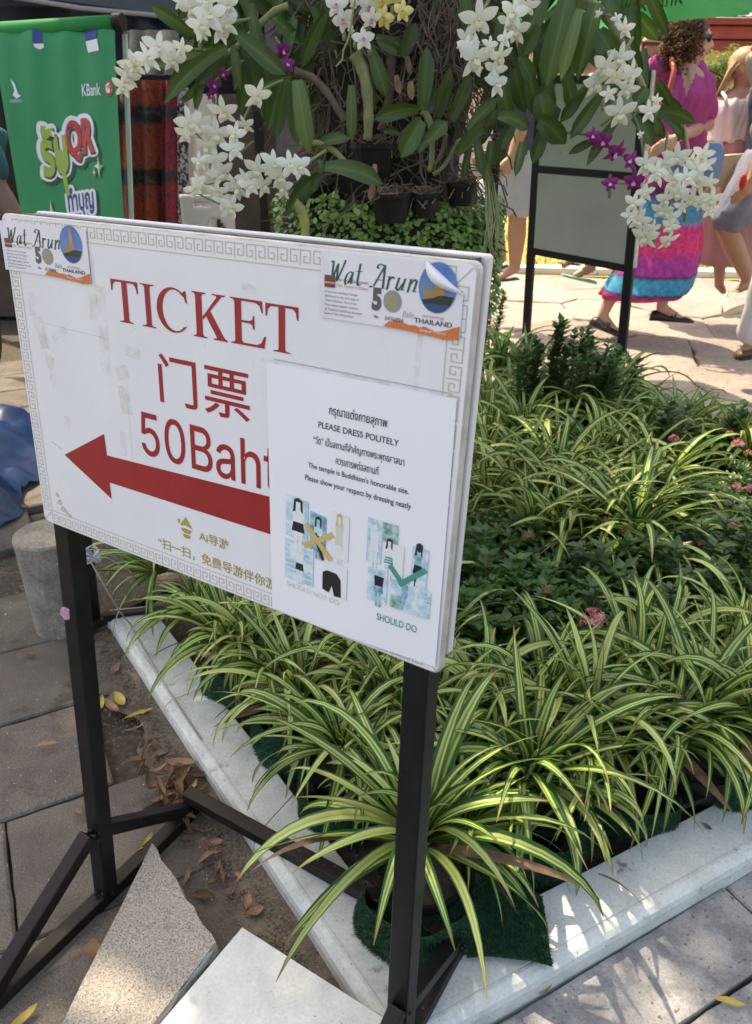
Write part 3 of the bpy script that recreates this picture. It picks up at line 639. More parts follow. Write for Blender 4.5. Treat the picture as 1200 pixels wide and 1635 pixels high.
# corner ornament: little scrolls
def spiral(cx, cy, r0, r1, a0, turns, n=18):
    return [(cx + (r0 + (r1 - r0) * i / n) * math.cos(a0 + turns * 6.28 * i / n), cy + (r0 + (r1 - r0) * i / n) * math.sin(a0 + turns * 6.28 * i / n)) for i in range(n + 1)]
for cx, cy, r0, r1, a0, tn in ((.036, .347, .0008, .0035, 0, 1.1), (.040, .3555, .001, .0045, 2, 1.2), (.045, .3635, .001, .0050, 1, 1.3), (.0525, .3675, .001, .0038, 4, 1.1), (.0590, .3705, .0008, .0030, 3, 1.1)):
    P.line('gold', spiral(cx, cy, r0, r1, a0, tn), 0.0008)
P.build('lettering', sign, dict(gold='gold_lettering', laminate='emblem_bar')); P = Print(B, 0.0003, 2e-7)
# meander border with one fine inner line
KEY = [(0, 1), (0, 0), (.92, 0), (.92, .84), (.34, .84), (.34, .42), (.60, .42)]
def keyrun(o, ux, uy, length, h, n):
    cw = length / n
    for i in range(n):
        pts = []
        for (x, y) in KEY:
            xx = (x * 0.92 if i % 2 == 0 else 1 - x * 0.92) * cw + i * cw; yy = y * h
            pts.append((o[0] + ux[0] * xx + uy[0] * yy, o[1] + ux[1] * xx + uy[1] * yy))
        P.line('key', pts, 0.00085)
ins, kh = 0.0052, 0.0125
keyrun((0.02, ins), (1, 0), (0, 1), BWID - 0.04, kh, 44)
keyrun((0.02, BHEI - ins), (1, 0), (0, -1), BWID - 0.04, kh, 44)
keyrun((ins, 0.02), (0, 1), (1, 0), BHEI - 0.04, kh, 28)
keyrun((BWID - ins - 0.002, 0.02), (0, 1), (-1, 0), BHEI - 0.04, kh, 28)
for (a, b) in (((.021, .021), (BWID - .021, .021)), ((.021, BHEI - .021), (BWID - .021, BHEI - .021)), ((.021, .021), (.021, BHEI - .021)), ((BWID - .023, .021), (BWID - .023, BHEI - .021))):
    P.line('key', [a, b], 0.0007)
for (x, y, dx, dy) in ((ins, ins, 1, 1), (BWID - ins, ins, -1, 1), (ins, BHEI - ins, 1, -1), (BWID - ins, BHEI - ins, -1, -1)):
    P.line('key', [(x, y), (x + dx * .013, y + dy * .013)], 0.0009)
P.build('meander_border', sign)
# old tape and scratches
P = Print(B, 0.00030)
def quad(key, x, y, w, h, a=0):
    c_, s_ = math.cos(a), math.sin(a)
    P.poly(key, [(x + (i * c_ - j * s_), y + (i * s_ + j * c_)) for i, j in ((-w / 2, -h / 2), (w / 2, -h / 2), (w / 2, h / 2), (-w / 2, h / 2))])
for x, y, w, h, a in ((.148, .062, .014, .085, .02), (.160, .115, .016, .10, .03), (.036, .100, .012, .028, .1), (.048, .132, .016, .038, -.2), (.082, .128, .030, .010, -.5), (.056, .166, .016, .018, .3), (.058, .188, .012, .02, .4),
                      (.185, .158, .020, .016, -.3), (.186, .190, .018, .034, -.1), (.205, .132, .024, .012, .1), (.076, .240, .010, .020, 0), (.176, .245, .010, .03, .05), (.563, .095, .006, .07, .03), (.375, .045, .018, .008, .3), (.418, .142, .014, .02, .1)):
    quad('tape', x, y, w, h, a)
P.line('scratch', [(.040, .2715), (.050, .2748), (.060, .2775)], 0.0005); P.line('scratch', [(.045, .118), (.10, .121), (.16, .122)], 0.0002)
P.line('scratch', [(.190, .20), (.190, .26)], 0.00025)
P.build('tape_mark', sign, dict(scratch='scratch'))

# ---- dress-code notice taped on the board
def PP(x, y, z=0.0):                         # notice sheet, slightly bowed
    u = (x - .3961) / .21; v = (y - .112) / .275
    return B(x, y, z + 0.0035 * math.sin(math.pi * min(max(u, 0), 1)) * min(max(v, 0), 1) + 0.0010 + 0.002 * max(0, u - .9) * 10 * max(0, v - .3))
notice = thing('dress_notice', 'white paper notice asking visitors to dress politely taped over the sign', 'notice', tuple(B(.5, .38)))
gx, gy = 14, 14; vs, fs = [], []
TLc, TRc, BRc, BLc = (0.3961, 0.1125), (0.6035, 0.1120), (0.6075, 0.3840), (0.4005, 0.3900)
for j in range(gy + 1):
    for i in range(gx + 1):
        u, v = i / gx, j / gy
        x = (TLc[0] * (1 - u) + TRc[0] * u) * (1 - v) + (BLc[0] * (1 - u) + BRc[0] * u) * v
        y = (TLc[1] * (1 - u) + TRc[1] * u) * (1 - v) + (BLc[1] * (1 - u) + BRc[1] * u) * v
        vs.append(PP(x, y, 0))
fs = [(j * (gx + 1) + i, (j + 1) * (gx + 1) + i, (j + 1) * (gx + 1) + i + 1, j * (gx + 1) + i + 1) for j in range(gy) for i in range(gx)]
sheet = mk('paper_sheet', vs, fs, MAT['paper'], notice, smooth=True)
P = Print(PP, 0.0006)
P.text('black', 'กรุณาแต่งกายสุภาพ', 0.4725, 0.1405, 0.5371, 0.1535, off=0.008)
P.text('black', 'PLEASE DRESS POLITELY', 0.4605, 0.1598, 0.5502, 0.1660, off=0.006)
P.text('black', '“วัด” เป็นสถานที่สำคัญทางพระพุทธศาสนา', 0.4548, 0.1745, 0.5573, 0.1855, off=0.006)
P.text('black', 'ควรเคารพต่อสถานที่', 0.4821, 0.1895, 0.5305, 0.1985, off=0.006)
P.text('black', "The temple is Buddhism's honorable site.", 0.4491, 0.2040, 0.5640, 0.2115, off=0.006)
P.text('black', 'Please show your respect by dressing neatly', 0.4454, 0.2180, 0.5676, 0.2257, off=0.006)
P.text('faint', 'SHOULD NOT DO', 0.4224, 0.3470, 0.4925, 0.3530)
P.text('teal', 'SHOULD DO', 0.5383, 0.3452, 0.5838, 0.3532, off=0.004)
P.build('notice_text', notice)
Q = Print(PP, 0.0007)
def body_fig(x, y, h, top, bot, skin='white', hair=None, wide=1.0):   # tiny printed dressed figure
    w = h * 0.16 * wide
    Q.poly(skin, [(x - w * .5, y + h * .5), (x - w * .05, y + h * .5), (x - w * .1, y + h), (x - w * .35, y + h)], 1e-5)
    Q.poly(skin, [(x + w * .05, y + h * .5), (x + w * .5, y + h * .5), (x + w * .4, y + h), (x + w * .15, y + h)], 1e-5)
    Q.poly(top, [(x - w * .7, y + h * .18), (x + w * .7, y + h * .18), (x + w * .55, y + h * .46), (x - w * .55, y + h * .46)], 2e-5)
    Q.poly(bot, [(x - w * .55, y + h * .44), (x + w * .55, y + h * .44), (x + w * .72, y + h * .62), (x - w * .72, y + h * .62)], 3e-5)
    Q.disc(skin, x, y + h * .1, w * .32, h * .075, 14, 2e-5)
    if hair: Q.poly(hair, [(x - w * .45, y + h * .02), (x, y - h * .02), (x + w * .45, y + h * .02), (x + w * .5, y + h * .26), (x + w * .25, y + h * .22), (x + w * .2, y + h * .06), (x - w * .25, y + h * .06), (x - w * .3, y + h * .24), (x - w * .62, y + h * .26)], 4e-5)
# left collage of four pictures
for (a, b, c_, d_, k) in ((.4210, .2450, .4500, .2930, 'pblue'), (.4530, .2560, .4730, .3000, 'pblue2'), (.4800, .2480, .5010, .3000, 'white'), (.4200, .2960, .4580, .3430, 'pblue'), (.4740, .3040, .5010, .3430, 'white')):
    Q.poly(k, [(a, b), (c_, b + .002), (c_, d_), (a, d_ - .001)])
for k in range(7): Q.poly('white', [(.4205, .2995 + k * .006), (.4575, .3000 + k * .006), (.4575, .3012 + k * .006), (.4205, .3007 + k * .006)], 1e-5)
body_fig(.4375, .2470, .060, 'white', 'black', 'white', 'dark', 1.25); body_fig(.4635, .2600, .048, 'pblue', 'dark', 'pblue2', 'dark', 1.1)
body_fig(.4895, .2500, .055, 'faint', 'faint', 'white', 'yel', .8); body_fig(.4400, .3000, .046, 'white', 'dark', 'white', None, 1.1)
Q.poly('black', [(.4705, .3200), (.4765, .3165), (.4880, .3170), (.4935, .3230), (.4945, .3430), (.4860, .3440), (.4825, .3330), (.4790, .3420), (.4705, .3400)], 3e-5)
Q.poly('dark', [(.4560, .2800), (.4620, .2780), (.4720, .3060), (.4690, .3080)], 3e-5)
for a, b in (((.4495, .2740), (.4780, .3020)), ((.4800, .2760), (.4480, .2960))):
    Q.line('yel', [a, b], 0.0062, 8e-5)
# right collage
for (a, b, c_, d_, k) in ((.5225, .2440, .5390, .2900, 'pblue'), (.5390, .2440, .5560, .2640, 'pteal'), (.5500, .2640, .5640, .2980, 'white'), (.5730, .2600, .5900, .3020, 'pblue'), (.5255, .2960, .5480, .3330, 'pblue'), (.5520, .3020, .5960, .3330, 'pblue')):
    Q.poly(k, [(a, b), (c_, b), (c_, d_), (a, d_)])
body_fig(.5310, .2480, .048, 'white', 'white', 'white', None); body_fig(.5480, .2600, .044, 'white', 'teal', 'white', 'dark'); body_fig(.5800, .2560, .052, 'pblue2', 'black', 'dark', 'dark', .9)
for k in range(6): Q.poly('pblue', [(.5440, .2785 + k * .0026), (.5515, .2785 + k * .0026), (.5515, .2795 + k * .0026), (.5440, .2795 + k * .0026)], 5e-5)
body_fig(.5385, .2960, .042, 'black', 'pblue2', 'pblue2', None, 1.2)
Q.poly('pteal', [(.5530, .3180), (.5680, .3180), (.5680, .3330), (.5530, .3330)], 2e-5); Q.poly('pblue2', [(.5640, .3030), (.5720, .3030), (.5740, .3320), (.5650, .3320)], 3e-5)
Q.disc('dark', .5850, .3160, .0055, .0075, 10, 3e-5); Q.disc('white', .5850, .3235, .0045, .0040, 14, 4e-5)
for a in range(7): Q.line('pteal', [(.5850, .3150), (.5850 + .010 * math.cos(3.6 + a * .45), .3150 + .012 * math.sin(3.6 + a * .45))], 0.0010, 5e-5)
for a, b in (((.5515, .2895), (.5640, .3030)), ((.5635, .3035), (.5865, .2830))):
    Q.line('teal', [a, b], 0.0058, 8e-5)
Q.disc('teal', .5637, .3033, .0029, .0029, 12, 9e-5)
Q.build('printed_picture', notice)
P = Print(B, 0.0008); 
for x, y, w, h in ((.400, .1115, .022, .004), (.500, .1105, .075, .0035), (.592, .111, .030, .005)): quad('tape', x, y, w, h, .01)
P.line('lgrey', [(.405, .1085), (.598, .1085)], 0.0009)
P.build('tape', notice)

# ---- entrance tickets stuck in the corners
NIBW = [[(0.02, .10), (.10, .02), (.16, .06), (.20, .9)], [(.20, .9), (.48, .12)], [(.48, .12), (.52, .9)], [(.52, .9), (.86, .14), (.92, -.06)]]
NA = [[(.80, .45), (.55, .40), (.25, .55), (.10, .80), (.18, .98), (.45, .92), (.78, .50)], [(.80, .42), (.72, .92), (.92, .88)]]
NT_ = [[(.55, .02), (.38, .85), (.55, .97), (.80, .88)], [(.15, .36), (.88, .34)]]
NAA = [[(.0, .90), (.08, .97), (.25, .88), (.80, -.02)], [(.80, -.02), (.88, .95), (1.05, .93)], [(.32, .62), (.88, .60)], [(.80, 0), (.4, -.06), (.3, .08), (.42, .14)]]
NR = [[(.15, .45), (.38, .40), (.25, .98)], [(.36, .60), (.62, .40), (.85, .48)]]
NU = [[(.08, .45), (.28, .42), (.12, .85), (.30, .97), (.70, .60)], [(.80, .42), (.62, .92), (.88, .90)]]
NN = [[(.08, .45), (.30, .42), (.15, .98)], [(.26, .66), (.60, .40), (.80, .50), (.64, .92), (.92, .90)]]
def script(Pt, key, x0, y0, h, w, seq, pen):
    x = x0
    for g, gw in seq:
        for st in g or []: Pt.nib(key, [(x + (px_ + .18 * (1 - py_)) * gw * w, y0 + py_ * h) for px_, py_ in st], pen, 38)
        x += gw * w
def ticket(s0, t0, wd, ht, num, colr, name, label, curl=False, tower=False):
    tk = thing(name, label, 'ticket', tuple(B(s0 + wd / 2, t0 + ht)))
    def TP(x, y, z=0.0): return B(s0 + x * wd, t0 + y * ht, z + 0.0009 + (0.0016 * max(0, .06 - x) / .06))
    if curl:
        vs = []; nx, ny = 34, 14
        for j in range(ny + 1):
            for i in range(nx + 1):
                x, y = i / nx, j / ny; vs.append(TP(x, y, 0.0003))
        fs = []
        for j in range(ny):
            for i in range(nx):
                x, y = (i + .5) / nx, (j + .5) / ny
                if x - .755 > y * 0.62 + 0.0 and y < .40: continue       # the corner that has peeled off
                fs.append((j * (nx + 1) + i, (j + 1) * (nx + 1) + i, (j + 1) * (nx + 1) + i + 1, j * (nx + 1) + i + 1))
        mk('ticket_paper', vs, fs, MAT['ticket'], tk)
        # peeled flap folded forward along the crease
        a, b = V3((.750, 0.0, 0)), V3((1.0, .40, 0)); vs = []; n_ = 10
        for i in range(n_ + 1):
            p = a.lerp(b, i / n_)
            for k in range(6):
                q = k / 5; wfl = math.sin(math.pi * (i / n_) ** .8) * .085 + .010
                vs.append(TP(p.x - q * wfl * .45 + .02 * math.sin(q * 3.1), p.y + q * wfl * 1.25 - .02, 0.0010 + 0.0065 * math.sin(q * math.pi * .8) * math.sin(math.pi * min(1, i / n_ + .08))))
        fs = [(i * 6 + k, i * 6 + k + 1, (i + 1) * 6 + k + 1, (i + 1) * 6 + k) for i in range(n_) for k in range(5)]
        o = mk('peeled_corner', vs, fs, MAT['ticket'], tk, smooth=True)
    else:
        nx = 34; vs = [TP(i / nx, j, .0003) for j in (0, 1) for i in range(nx + 1)]
        mk('ticket_paper', vs, [(i, i + nx + 1, i + nx + 2, i + 1) for i in range(nx)], MAT['ticket'], tk)
    T_ = Print(TP, 0.0005)
    script(T_, colr, .055, .12, .34, 1.0, [(NIBW, .115), (NA, .075), (NT_, .065), (None, .055), (NAA, .105), (NR, .070), (NU, .080), (NN, .080)], .020)
    # photo oval
    cx, cy, rx, ry = (.831, .34, .125, .355) if curl else (.820, .315, .125, .36)
    T_.disc('blue', cx, cy, rx, ry)
    if tower:
        T_.poly('tan', [(cx - .008, cy - ry * .82), (cx + .010, cy - ry * .82), (cx + .022, cy - .02), (cx + .048, cy + .12), (cx + .058, cy + .20), (cx - .058, cy + .20), (cx - .042, cy + .10), (cx - .020, cy - .02)], 2e-5)
        T_.poly('tan', [(cx - .085, cy + .10), (cx - .06, cy + .06), (cx - .05, cy + .2), (cx - .08, cy + .2)], 2e-5)
    else:
        T_.poly('tan', [(cx - .010, cy - .10), (cx + .020, cy - .10), (cx + .03, cy + .0), (cx + .055, cy + .08), (cx + .06, cy + .17), (cx - .085, cy + .17), (cx - .085, cy + .05), (cx - .06, cy + .03), (cx - .045, cy + .06), (cx - .025, cy - .0)], 2e-5)
        T_.poly('tan', [(cx - .088, cy - .06), (cx - .080, cy - .06), (cx - .075, cy + .14), (cx - .092, cy + .10)], 3e-5)
    T_.poly('dark', [(cx - rx * .80, cy + ry * .52), (cx - .03, cy + ry * .42), (cx + .01, cy + ry * .30), (cx + .04, cy + ry * .26), (cx + rx * .92, cy + ry * .30), (cx + rx * .74, cy + ry * .62), (cx - rx * .70, cy + ry * .66)], 4e-5)
    T_.poly('navy', [(cx - rx * .72, cy + ry * .66), (cx + rx * .75, cy + ry * .62), (cx + rx * .4, cy + ry * .9), (cx, cy + ry * .985), (cx - rx * .4, cy + ry * .9)], 5e-5)
    T_.text('grey', '5', .385, .44, .455, .78, off=.06)
    T_.disc('silver', .532, .61, .064, .160, 28); T_.disc('coin', .532, .61, .043, .107, 24, 3e-5); T_.disc('silver', .530, .58, .014, .05, 12, 6e-5)
    T_.text('lgrey', 'Baht', .605, .72, .690, .81, shear=.3)
    T_.poly('maroon', [(.030, .345), (.108, .345), (.108, .525), (.030, .525)]); T_.poly('salmon', [(.030, .44), (.108, .44), (.108, .47), (.030, .47)], 2e-5)
    T_.text('grey', 'Wat Arun Rajwararam', .115, .370, .355, .430, shear=.3); T_.text('salmon', '(The Temple of Dawn)', .115, .455, .355, .520, shear=.3)
    for k, l in enumerate(('It has been the Royal Temple', 'dedicated to the 2nd reign of', 'Chakri Dynasty. Here is the', 'Most elegant pagoda, landmark', 'of Thailand, located on the west', 'bank of Chao Phraya River')):
        T_.text('grey', l, .035, .575 + k * .066, .035 + .0088 * len(l), .615 + k * .066)
    T_.text('black', 'No.', .405, .840, .440, .885, off=.02); T_.text('grey', num, .485, .835, .615, .895)
    e = .995
    T_.poly('orange', [(.475, .985), (.500, .935), (.515, .90), (.540, .905), (.570, .875), (.60, .885), (.66, .915), (.70, .905), (.73, .93), (.76, .90), (.80, .93), (.85, .95), (.90, .92), (.95, .87), (e, .83), (e, 1.02), (.90, 1.05), (.82, 1.03), (.74, 1.02), (.62, 1.0), (.52, .995)])
    T_.text('black', 'THAILAND', .690, .795, .945, .865, 2e-5, off=.01); T_.text('salmon', 'amazing', .745, .725, .890, .785, 2e-5, shear=.2)
    T_.text('white', 'Bangkok Thailand', .735, .945, .905, .990, 4e-5); T_.text('grey', num[2:], .530, .870, .615, .905, 4e-5)
    for o in T_.build('ticket_print', tk): pass
    return tk
ticket(0.4605, 0.0038, 0.1405, 0.0575, '0476894', 'green', 'entrance_ticket', 'stuck ticket at the upper right corner of the sign with a peeled curling corner', curl=True)
ticket(-0.0010, 0.0080, 0.1500, 0.0550, '0570805', 'dgreen', 'entrance_ticket', 'flat ticket at the upper left corner of the sign showing a tall temple tower', tower=True)

# ------------------------------------------------------------------ striped spider plants
def spider_leaf(L, W, az, a0, a1, pw, fold, twist, hook=0.0, nseg=11):
    vs, uv = [], []; d = V3((math.cos(az), math.sin(az), 0)); p = V3((0, 0, 0)); sd0 = V3((-math.sin(az), math.cos(az), 0)); yaw = 0
    us = (0, .22, .5, .78, 1)
    for i in range(nseg + 1):
        s = i / nseg; an = a0 - (a0 - a1) * (s ** pw)
        dd = V3((math.cos(az + yaw), math.sin(az + yaw), 0)); sd = V3((-math.sin(az + yaw), math.cos(az + yaw), 0))
        t = dd * math.cos(an) + V3((0, 0, math.sin(an))); nrm = t.cross(sd); nrm = -nrm if nrm.z < 0 and an < 1.4 else nrm
        nrm = sd.cross(t) * -1
        sdr = sd * math.cos(twist * s) + nrm * math.sin(twist * s); nr = nrm * math.cos(twist * s) - sd * math.sin(twist * s)
        w = W * min(1, .5 + 2.0 * s) * max(0.02, 1 - s ** 2.4) ** .8 * .5
        for u in us:
            x = (u - .5) * 2; vs.append(p + sdr * w * x * math.cos(fold) + nr * (abs(x) * w * math.sin(fold))); uv.append((u, s))
        p = p + t * (L / nseg); yaw += hook / nseg
        if p.z < -0.115: p.z = -0.115 + R.uniform(0, .004)
    fs = [(i * 5 + j, i * 5 + j + 1, (i + 1) * 5 + j + 1, (i + 1) * 5 + j) for i in range(nseg) for j in range(4)]
    return vs, fs, uv
def spider_proto(n, Lm, label, pale=False):
    t = thing('spider_plant', label, 'plant', (0, 0, -5))
    for i in range(n):
        k = i / n; az = i * 2.39996 + R.uniform(-.6, .6)
        a0 = math.radians(84 - 62 * k + R.uniform(-8, 8)); L = Lm * (0.62 + 0.50 * math.sin(math.pi * min(1, .15 + k * .8))) * R.uniform(.65, 1.18)
        a1 = math.radians(R.uniform(-25, 35) if k < .22 else R.uniform(-88, -20) - 10 * k)
        W = R.uniform(.018, .032) * (Lm / .28)
        vs, fs, uv = spider_leaf(L, W, az, a0, a1, R.uniform(.7, 2.3), math.radians(R.uniform(10, 36)), R.uniform(-1.1, 1.1), R.uniform(-.8, .8))
        b = V3((math.cos(az), math.sin(az), 0)) * .008
        dead = k > .8 and R.random() < .22
        mk('leaf', [v + b for v in vs], fs, MAT['leafdry' if dead else 'spider2' if R.random() < (.5 if pale else .25) else 'spider'], t, smooth=True, uvs=uv, local=True)
    return t
SPROT = [spider_proto(int(n * 1.35), L, 'x', p) for n, L, p in ((34, .27, 0), (30, .25, 1), (38, .29, 0), (28, .23, 0), (32, .26, 1), (40, .30, 0))]
GRP = 'striped spider plants filling the bed'
used = set()
def spider(px, py, z, k, sc_, label, rz=None, tilt=(0, 0)):
    loc = G(px, py, z); pr = SPROT[k % 6]
    o = pr if k % 6 not in used else copy_tree(pr)
    used.add(k % 6)
    o.location = loc; o.scale = (sc_,) * 3; o.rotation_euler = (tilt[0], tilt[1], R.uniform(0, 6.28) if rz is None else rz)
    tag(o, label, 'plant', GRP); return o
front = [
 (668, 1345, .15, 5, .98, 'large striped spider plant at the kerb corner behind the right leg of the sign'),
 (842, 1245, .15, 2, .96, 'striped spider plant with wide arching leaves in the front row right of the sign leg'),
 (548, 1205, .16, 0, .84, 'striped spider plant in the exposed black pot left of the right sign leg'),
 (480, 1120, .15, 4, .85, 'striped spider plant leaning over the left white kerb below the middle of the board'),
 (400, 1040, .15, 1, .85, 'striped spider plant under the golden Chinese line beside the left white kerb'),
 (325, 985, .15, 3, .9, 'striped spider plant with drooping tips over the far part of the left kerb'),
 (255, 915, .16, 0, .95, 'striped spider plant furthest left in the bed next to the tied wire'),
 (940, 1165, .16, 4, 1.0, 'striped spider plant just below the pink flower ball with one tall upright leaf'),
 (1012, 1085, .16, 0, .92, 'striped spider plant with tall pale upright leaves right of the pink flower ball'),
 (1115, 1160, .15, 2, 1.0, 'striped spider plant whose long leaves arch over the right kerb'),
 (1195, 1165, .15, 5, .95, 'striped spider plant cut by the right edge of the picture near the kerb'),
 (1060, 1040, .17, 1, .86, 'striped spider plant behind the pale upright leaves at the right of the bed'),
 (1155, 1055, .17, 3, .95, 'striped spider plant at the far right beside the dark shrubs'),
 (770, 1125, .16, 1, .92, 'striped spider plant directly right of the lower right corner of the board'),
 (745, 1230, .15, 3, .85, 'striped spider plant tucked against the right side of the sign leg'),
 (640, 1150, .15, 2, .80, 'striped spider plant just under the bottom edge of the white notice'),
 (575, 1060, .16, 5, .8, 'striped spider plant half hidden under the board below the notice'),
 (470, 1010, .16, 0, .8, 'striped spider plant half hidden under the board near its middle'),
 (1185, 1020, .2, 4, .85, 'striped spider plant at the right picture edge above the front row'),
 (870, 1130, .15, 5, .8, 'striped spider plant low down between the dark shrubs and the front row'),
]
front += [
 (600, 1255, .13, 3, .72, 'small striped spider plant filling the gap just left of the right sign leg'),
 (735, 1335, .13, 1, .74, 'small striped spider plant filling the gap just right of the right sign leg'),
 (905, 1215, .14, 0, .78, 'small striped spider plant between the second front plant and the pink flower ball'),
 (985, 1195, .14, 3, .84, 'striped spider plant in the front row above the folded black rubber'),
 (1060, 1185, .14, 5, .80, 'striped spider plant in the front row above the small brown chip on the kerb'),
 (925, 1275, .12, 1, .70, 'small striped spider plant low against the inner edge of the right kerb'),
 (440, 1085, .14, 2, .76, 'small striped spider plant close behind the middle of the left kerb'),
 (510, 1175, .13, 3, .72, 'small striped spider plant left of the exposed black pot'),
 (365, 1030, .14, 5, .76, 'small striped spider plant close behind the far half of the left kerb'),
 (600, 1120, .16, 4, .80, 'striped spider plant below the printed pictures of the notice'),
 (700, 1180, .15, 0, .80, 'striped spider plant behind the upper part of the right sign leg'),
 (820, 1165, .15, 3, .82, 'striped spider plant right of the board corner in the second row'),
 (1135, 1095, .16, 1, .82, 'striped spider plant in the second row near the right picture edge'),
]
for a in front: spider(*a)
# second belt: the pale mass behind the ixora shrubs
MASS = 'striped spider plant massed with its likes behind the dark ixora shrubs'
ROWS = [('first', [(790, 590), (845, 595), (900, 620), (960, 635), (1015, 655)]), ('second', [(785, 645), (845, 645), (905, 670), (965, 685), (1025, 700), (1080, 695)]), ('third', [(785, 695), (835, 695), (890, 720), (950, 735), (1005, 745), (1058, 740)]),
        ('fourth', [(780, 745), (830, 745), (880, 768), (935, 785), (990, 790), (1040, 785)]), ('fifth', [(778, 795), (830, 800), (885, 815), (940, 825), (995, 830), (1050, 825)]), ('sixth', [(845, 850), (900, 855), (955, 860), (1010, 865)])]
ORD = ['next to the board', 'second from the board', 'third from the board', 'fourth from the board', 'fifth from the board', 'sixth from the board']
for rn, row in ROWS:
    for i, (x, y) in enumerate(row):
        spider(x + R.uniform(-8, 8), y + R.uniform(-6, 6) + 12, .17, R.randrange(6), R.uniform(.95, 1.15), 'striped spider plant of the rear mass, %s row from the path, %s' % (rn, ORD[i]))
for x, y, l in ((1165, 700, 'striped spider plant with tall light leaves at the rear right edge of the bed'), (1120, 680, 'striped spider plant just behind the lone leafy shoot at the rear right'), (1195, 720, 'striped spider plant at the rear right cut by the picture edge')): spider(x, y + 25, .18, R.randrange(6), 1.0, l)
for x, y, l in ((700, 1050, 'striped spider plant peeping out under the lower right board corner'), (640, 1015, 'striped spider plant mostly hidden behind the notice'), (560, 965, 'striped spider plant mostly hidden behind the middle of the board')): spider(x, y, .14, R.randrange(6), .95, l)
# upright individual leaves that stand out in the photograph
def lone_leaf(parent, px, py, z, L, W, az, a0, a1, mat='spider', tw=0.0, pw=1.2, fold=20):
    vs, fs, uv = spider_leaf(L, W, az, math.radians(a0), math.radians(a1), pw, math.radians(fold), tw)
    b = G(px, py, z); return mk('leaf', [v + b for v in vs], fs, MAT[mat], parent, smooth=True, uvs=uv)
tall = thing('spider_plant', 'striped spider plant with three broad upright leaves among the front row', 'plant', tuple(G(945, 1200, .13)), GRP)
for a in ((940, 1165, .15, .20, .021, 1.3, 86, 78, 'spider2'), (1040, 1090, .16, .19, .020, 1.2, 84, 70, 'spider'), (1065, 1120, .16, .18, .020, 1.9, 85, 76, 'spider2'), (930, 1160, .15, .23, .017, 3.3, 72, -50, 'spider'), (950, 1170, .15, .26, .018, -.3, 60, -60, 'spider')):
    lone_leaf(tall, *a)

# ------------------------------------------------------------------ pots wrapped in artificial turf
def pot_at(px, py, r, h, label, lean=0.0):
    p = G(px, py, 0.03); t = thing('plant_pot', label, 'pot', (p.x, p.y, 0.02), 'black nursery pots in the bed')
    mb = MB(); rings = [(.72, 0), (.78, .25), (.90, .80), (.97, .82), (1.0, .84), (1.0, 1.0), (.93, 1.0), (.91, .86), (.6, .84)]
    mb.loft([((p.x + lean * z * h, p.y, .02 + z * h), (r * k, 0, 0), (0, r * k, 0)) for k, z in rings], 28)
    mb.build('pot_body', MAT['pot'], t, smooth=False)
    MB().loft([((p.x, p.y, .02 + h * .86), (r * .9, 0, 0), (0, r * .9, 0)), ((p.x, p.y, .02 + h * .90), (r * .5, 0, 0), (0, r * .5, 0))], 20).build('pot_soil', MAT['soil'], t); return t
for a in ((548, 1268, .070, .105, 'black round pot with its rim exposed left of the right sign leg'), (670, 1440, .075, .10, 'black pot under the front corner spider plant'), (850, 1330, .070, .10, 'black pot hidden under the leaves in the front row'),
          (480, 1180, .068, .10, 'black pot beside the left kerb under striped leaves'), (400, 1095, .068, .10, 'black pot beside the left kerb below the board'), (1100, 1260, .075, .10, 'black pot showing between turf pieces near the right kerb'), (960, 1260, .07, .10, 'black pot behind the turf near the right kerb')):
    pot_at(*a)
def turf_sheet(fn, nu, nv, label, dens=9000):
    # fn(u, v) -> (point, normal)
    o = fn(.5, .5)[0]; t = thing('turf_piece', label, 'turf', tuple(o), 'cut pieces of artificial turf hiding the pots')
    vs = []; 
    for j in range(nv + 1):
        for i in range(nu + 1): vs.append(fn(i / nu, j / nv)[0])
    fs = [(j * (nu + 1) + i, j * (nu + 1) + i + 1, (j + 1) * (nu + 1) + i + 1, (j + 1) * (nu + 1) + i) for j in range(nv) for i in range(nu)]
    mk('turf_backing', vs, fs, MAT['turf'], t, smooth=True)
    mb = MB()
    for k in range(dens):
        p, n = fn(R.random(), R.random()); h = R.uniform(.003, .0065); a = R.uniform(0, 6.28)
        tn = n.orthogonal().normalized(); bt = n.cross(tn); d = (tn * math.cos(a) + bt * math.sin(a)); w = d.cross(n) * .0006
        q = p + n * h + d * R.uniform(0, .004); mb.add([p - w, p + w, q + w * .5, q - w * .5], [(0, 1, 2, 3)])
    o2 = mb.build('turf_pile', MAT['turf'], t); tag(o2, kind='stuff'); return t
def wrap(px, py, r0, r1, h, a0, a1, label, dens=7000, zb=.03):
    c = G(px, py, zb)
    def fn(u, v):
        a = math.radians(a0 + (a1 - a0) * u); r = r0 + (r1 - r0) * v + .004 * math.sin(u * 17 + px)
        n = V3((math.cos(a), math.sin(a), .25)).normalized()
        return V3((c.x + r * math.cos(a), c.y + r * math.sin(a), zb + h * v + .008 * math.sin(u * 5 + px) * v)), n
    return turf_sheet(fn, 18, 4, label, dens)
wrap(548, 1290, .088, .080, .085, 150, 330, 'green artificial turf wrapped round the pot with the exposed rim')
wrap(665, 1470, .105, .085, .085, 170, 360, 'green artificial turf bulging out at the front corner of the bed', 9000)
wrap(470, 1195, .088, .076, .10, 140, 330, 'green artificial turf round a pot by the left kerb', 6000)
wrap(385, 1100, .085, .076, .10, 140, 320, 'green artificial turf beside the far left kerb', 5000)
wrap(850, 1350, .095, .080, .085, 180, 350, 'green artificial turf wall below the second front plant', 8000)
wrap(1005, 1290, .085, .08, .07, 180, 340, 'green artificial turf at the middle of the right kerb', 6000)
wrap(1150, 1245, .10, .085, .08, 180, 340, 'green artificial turf near the right picture edge', 6000)
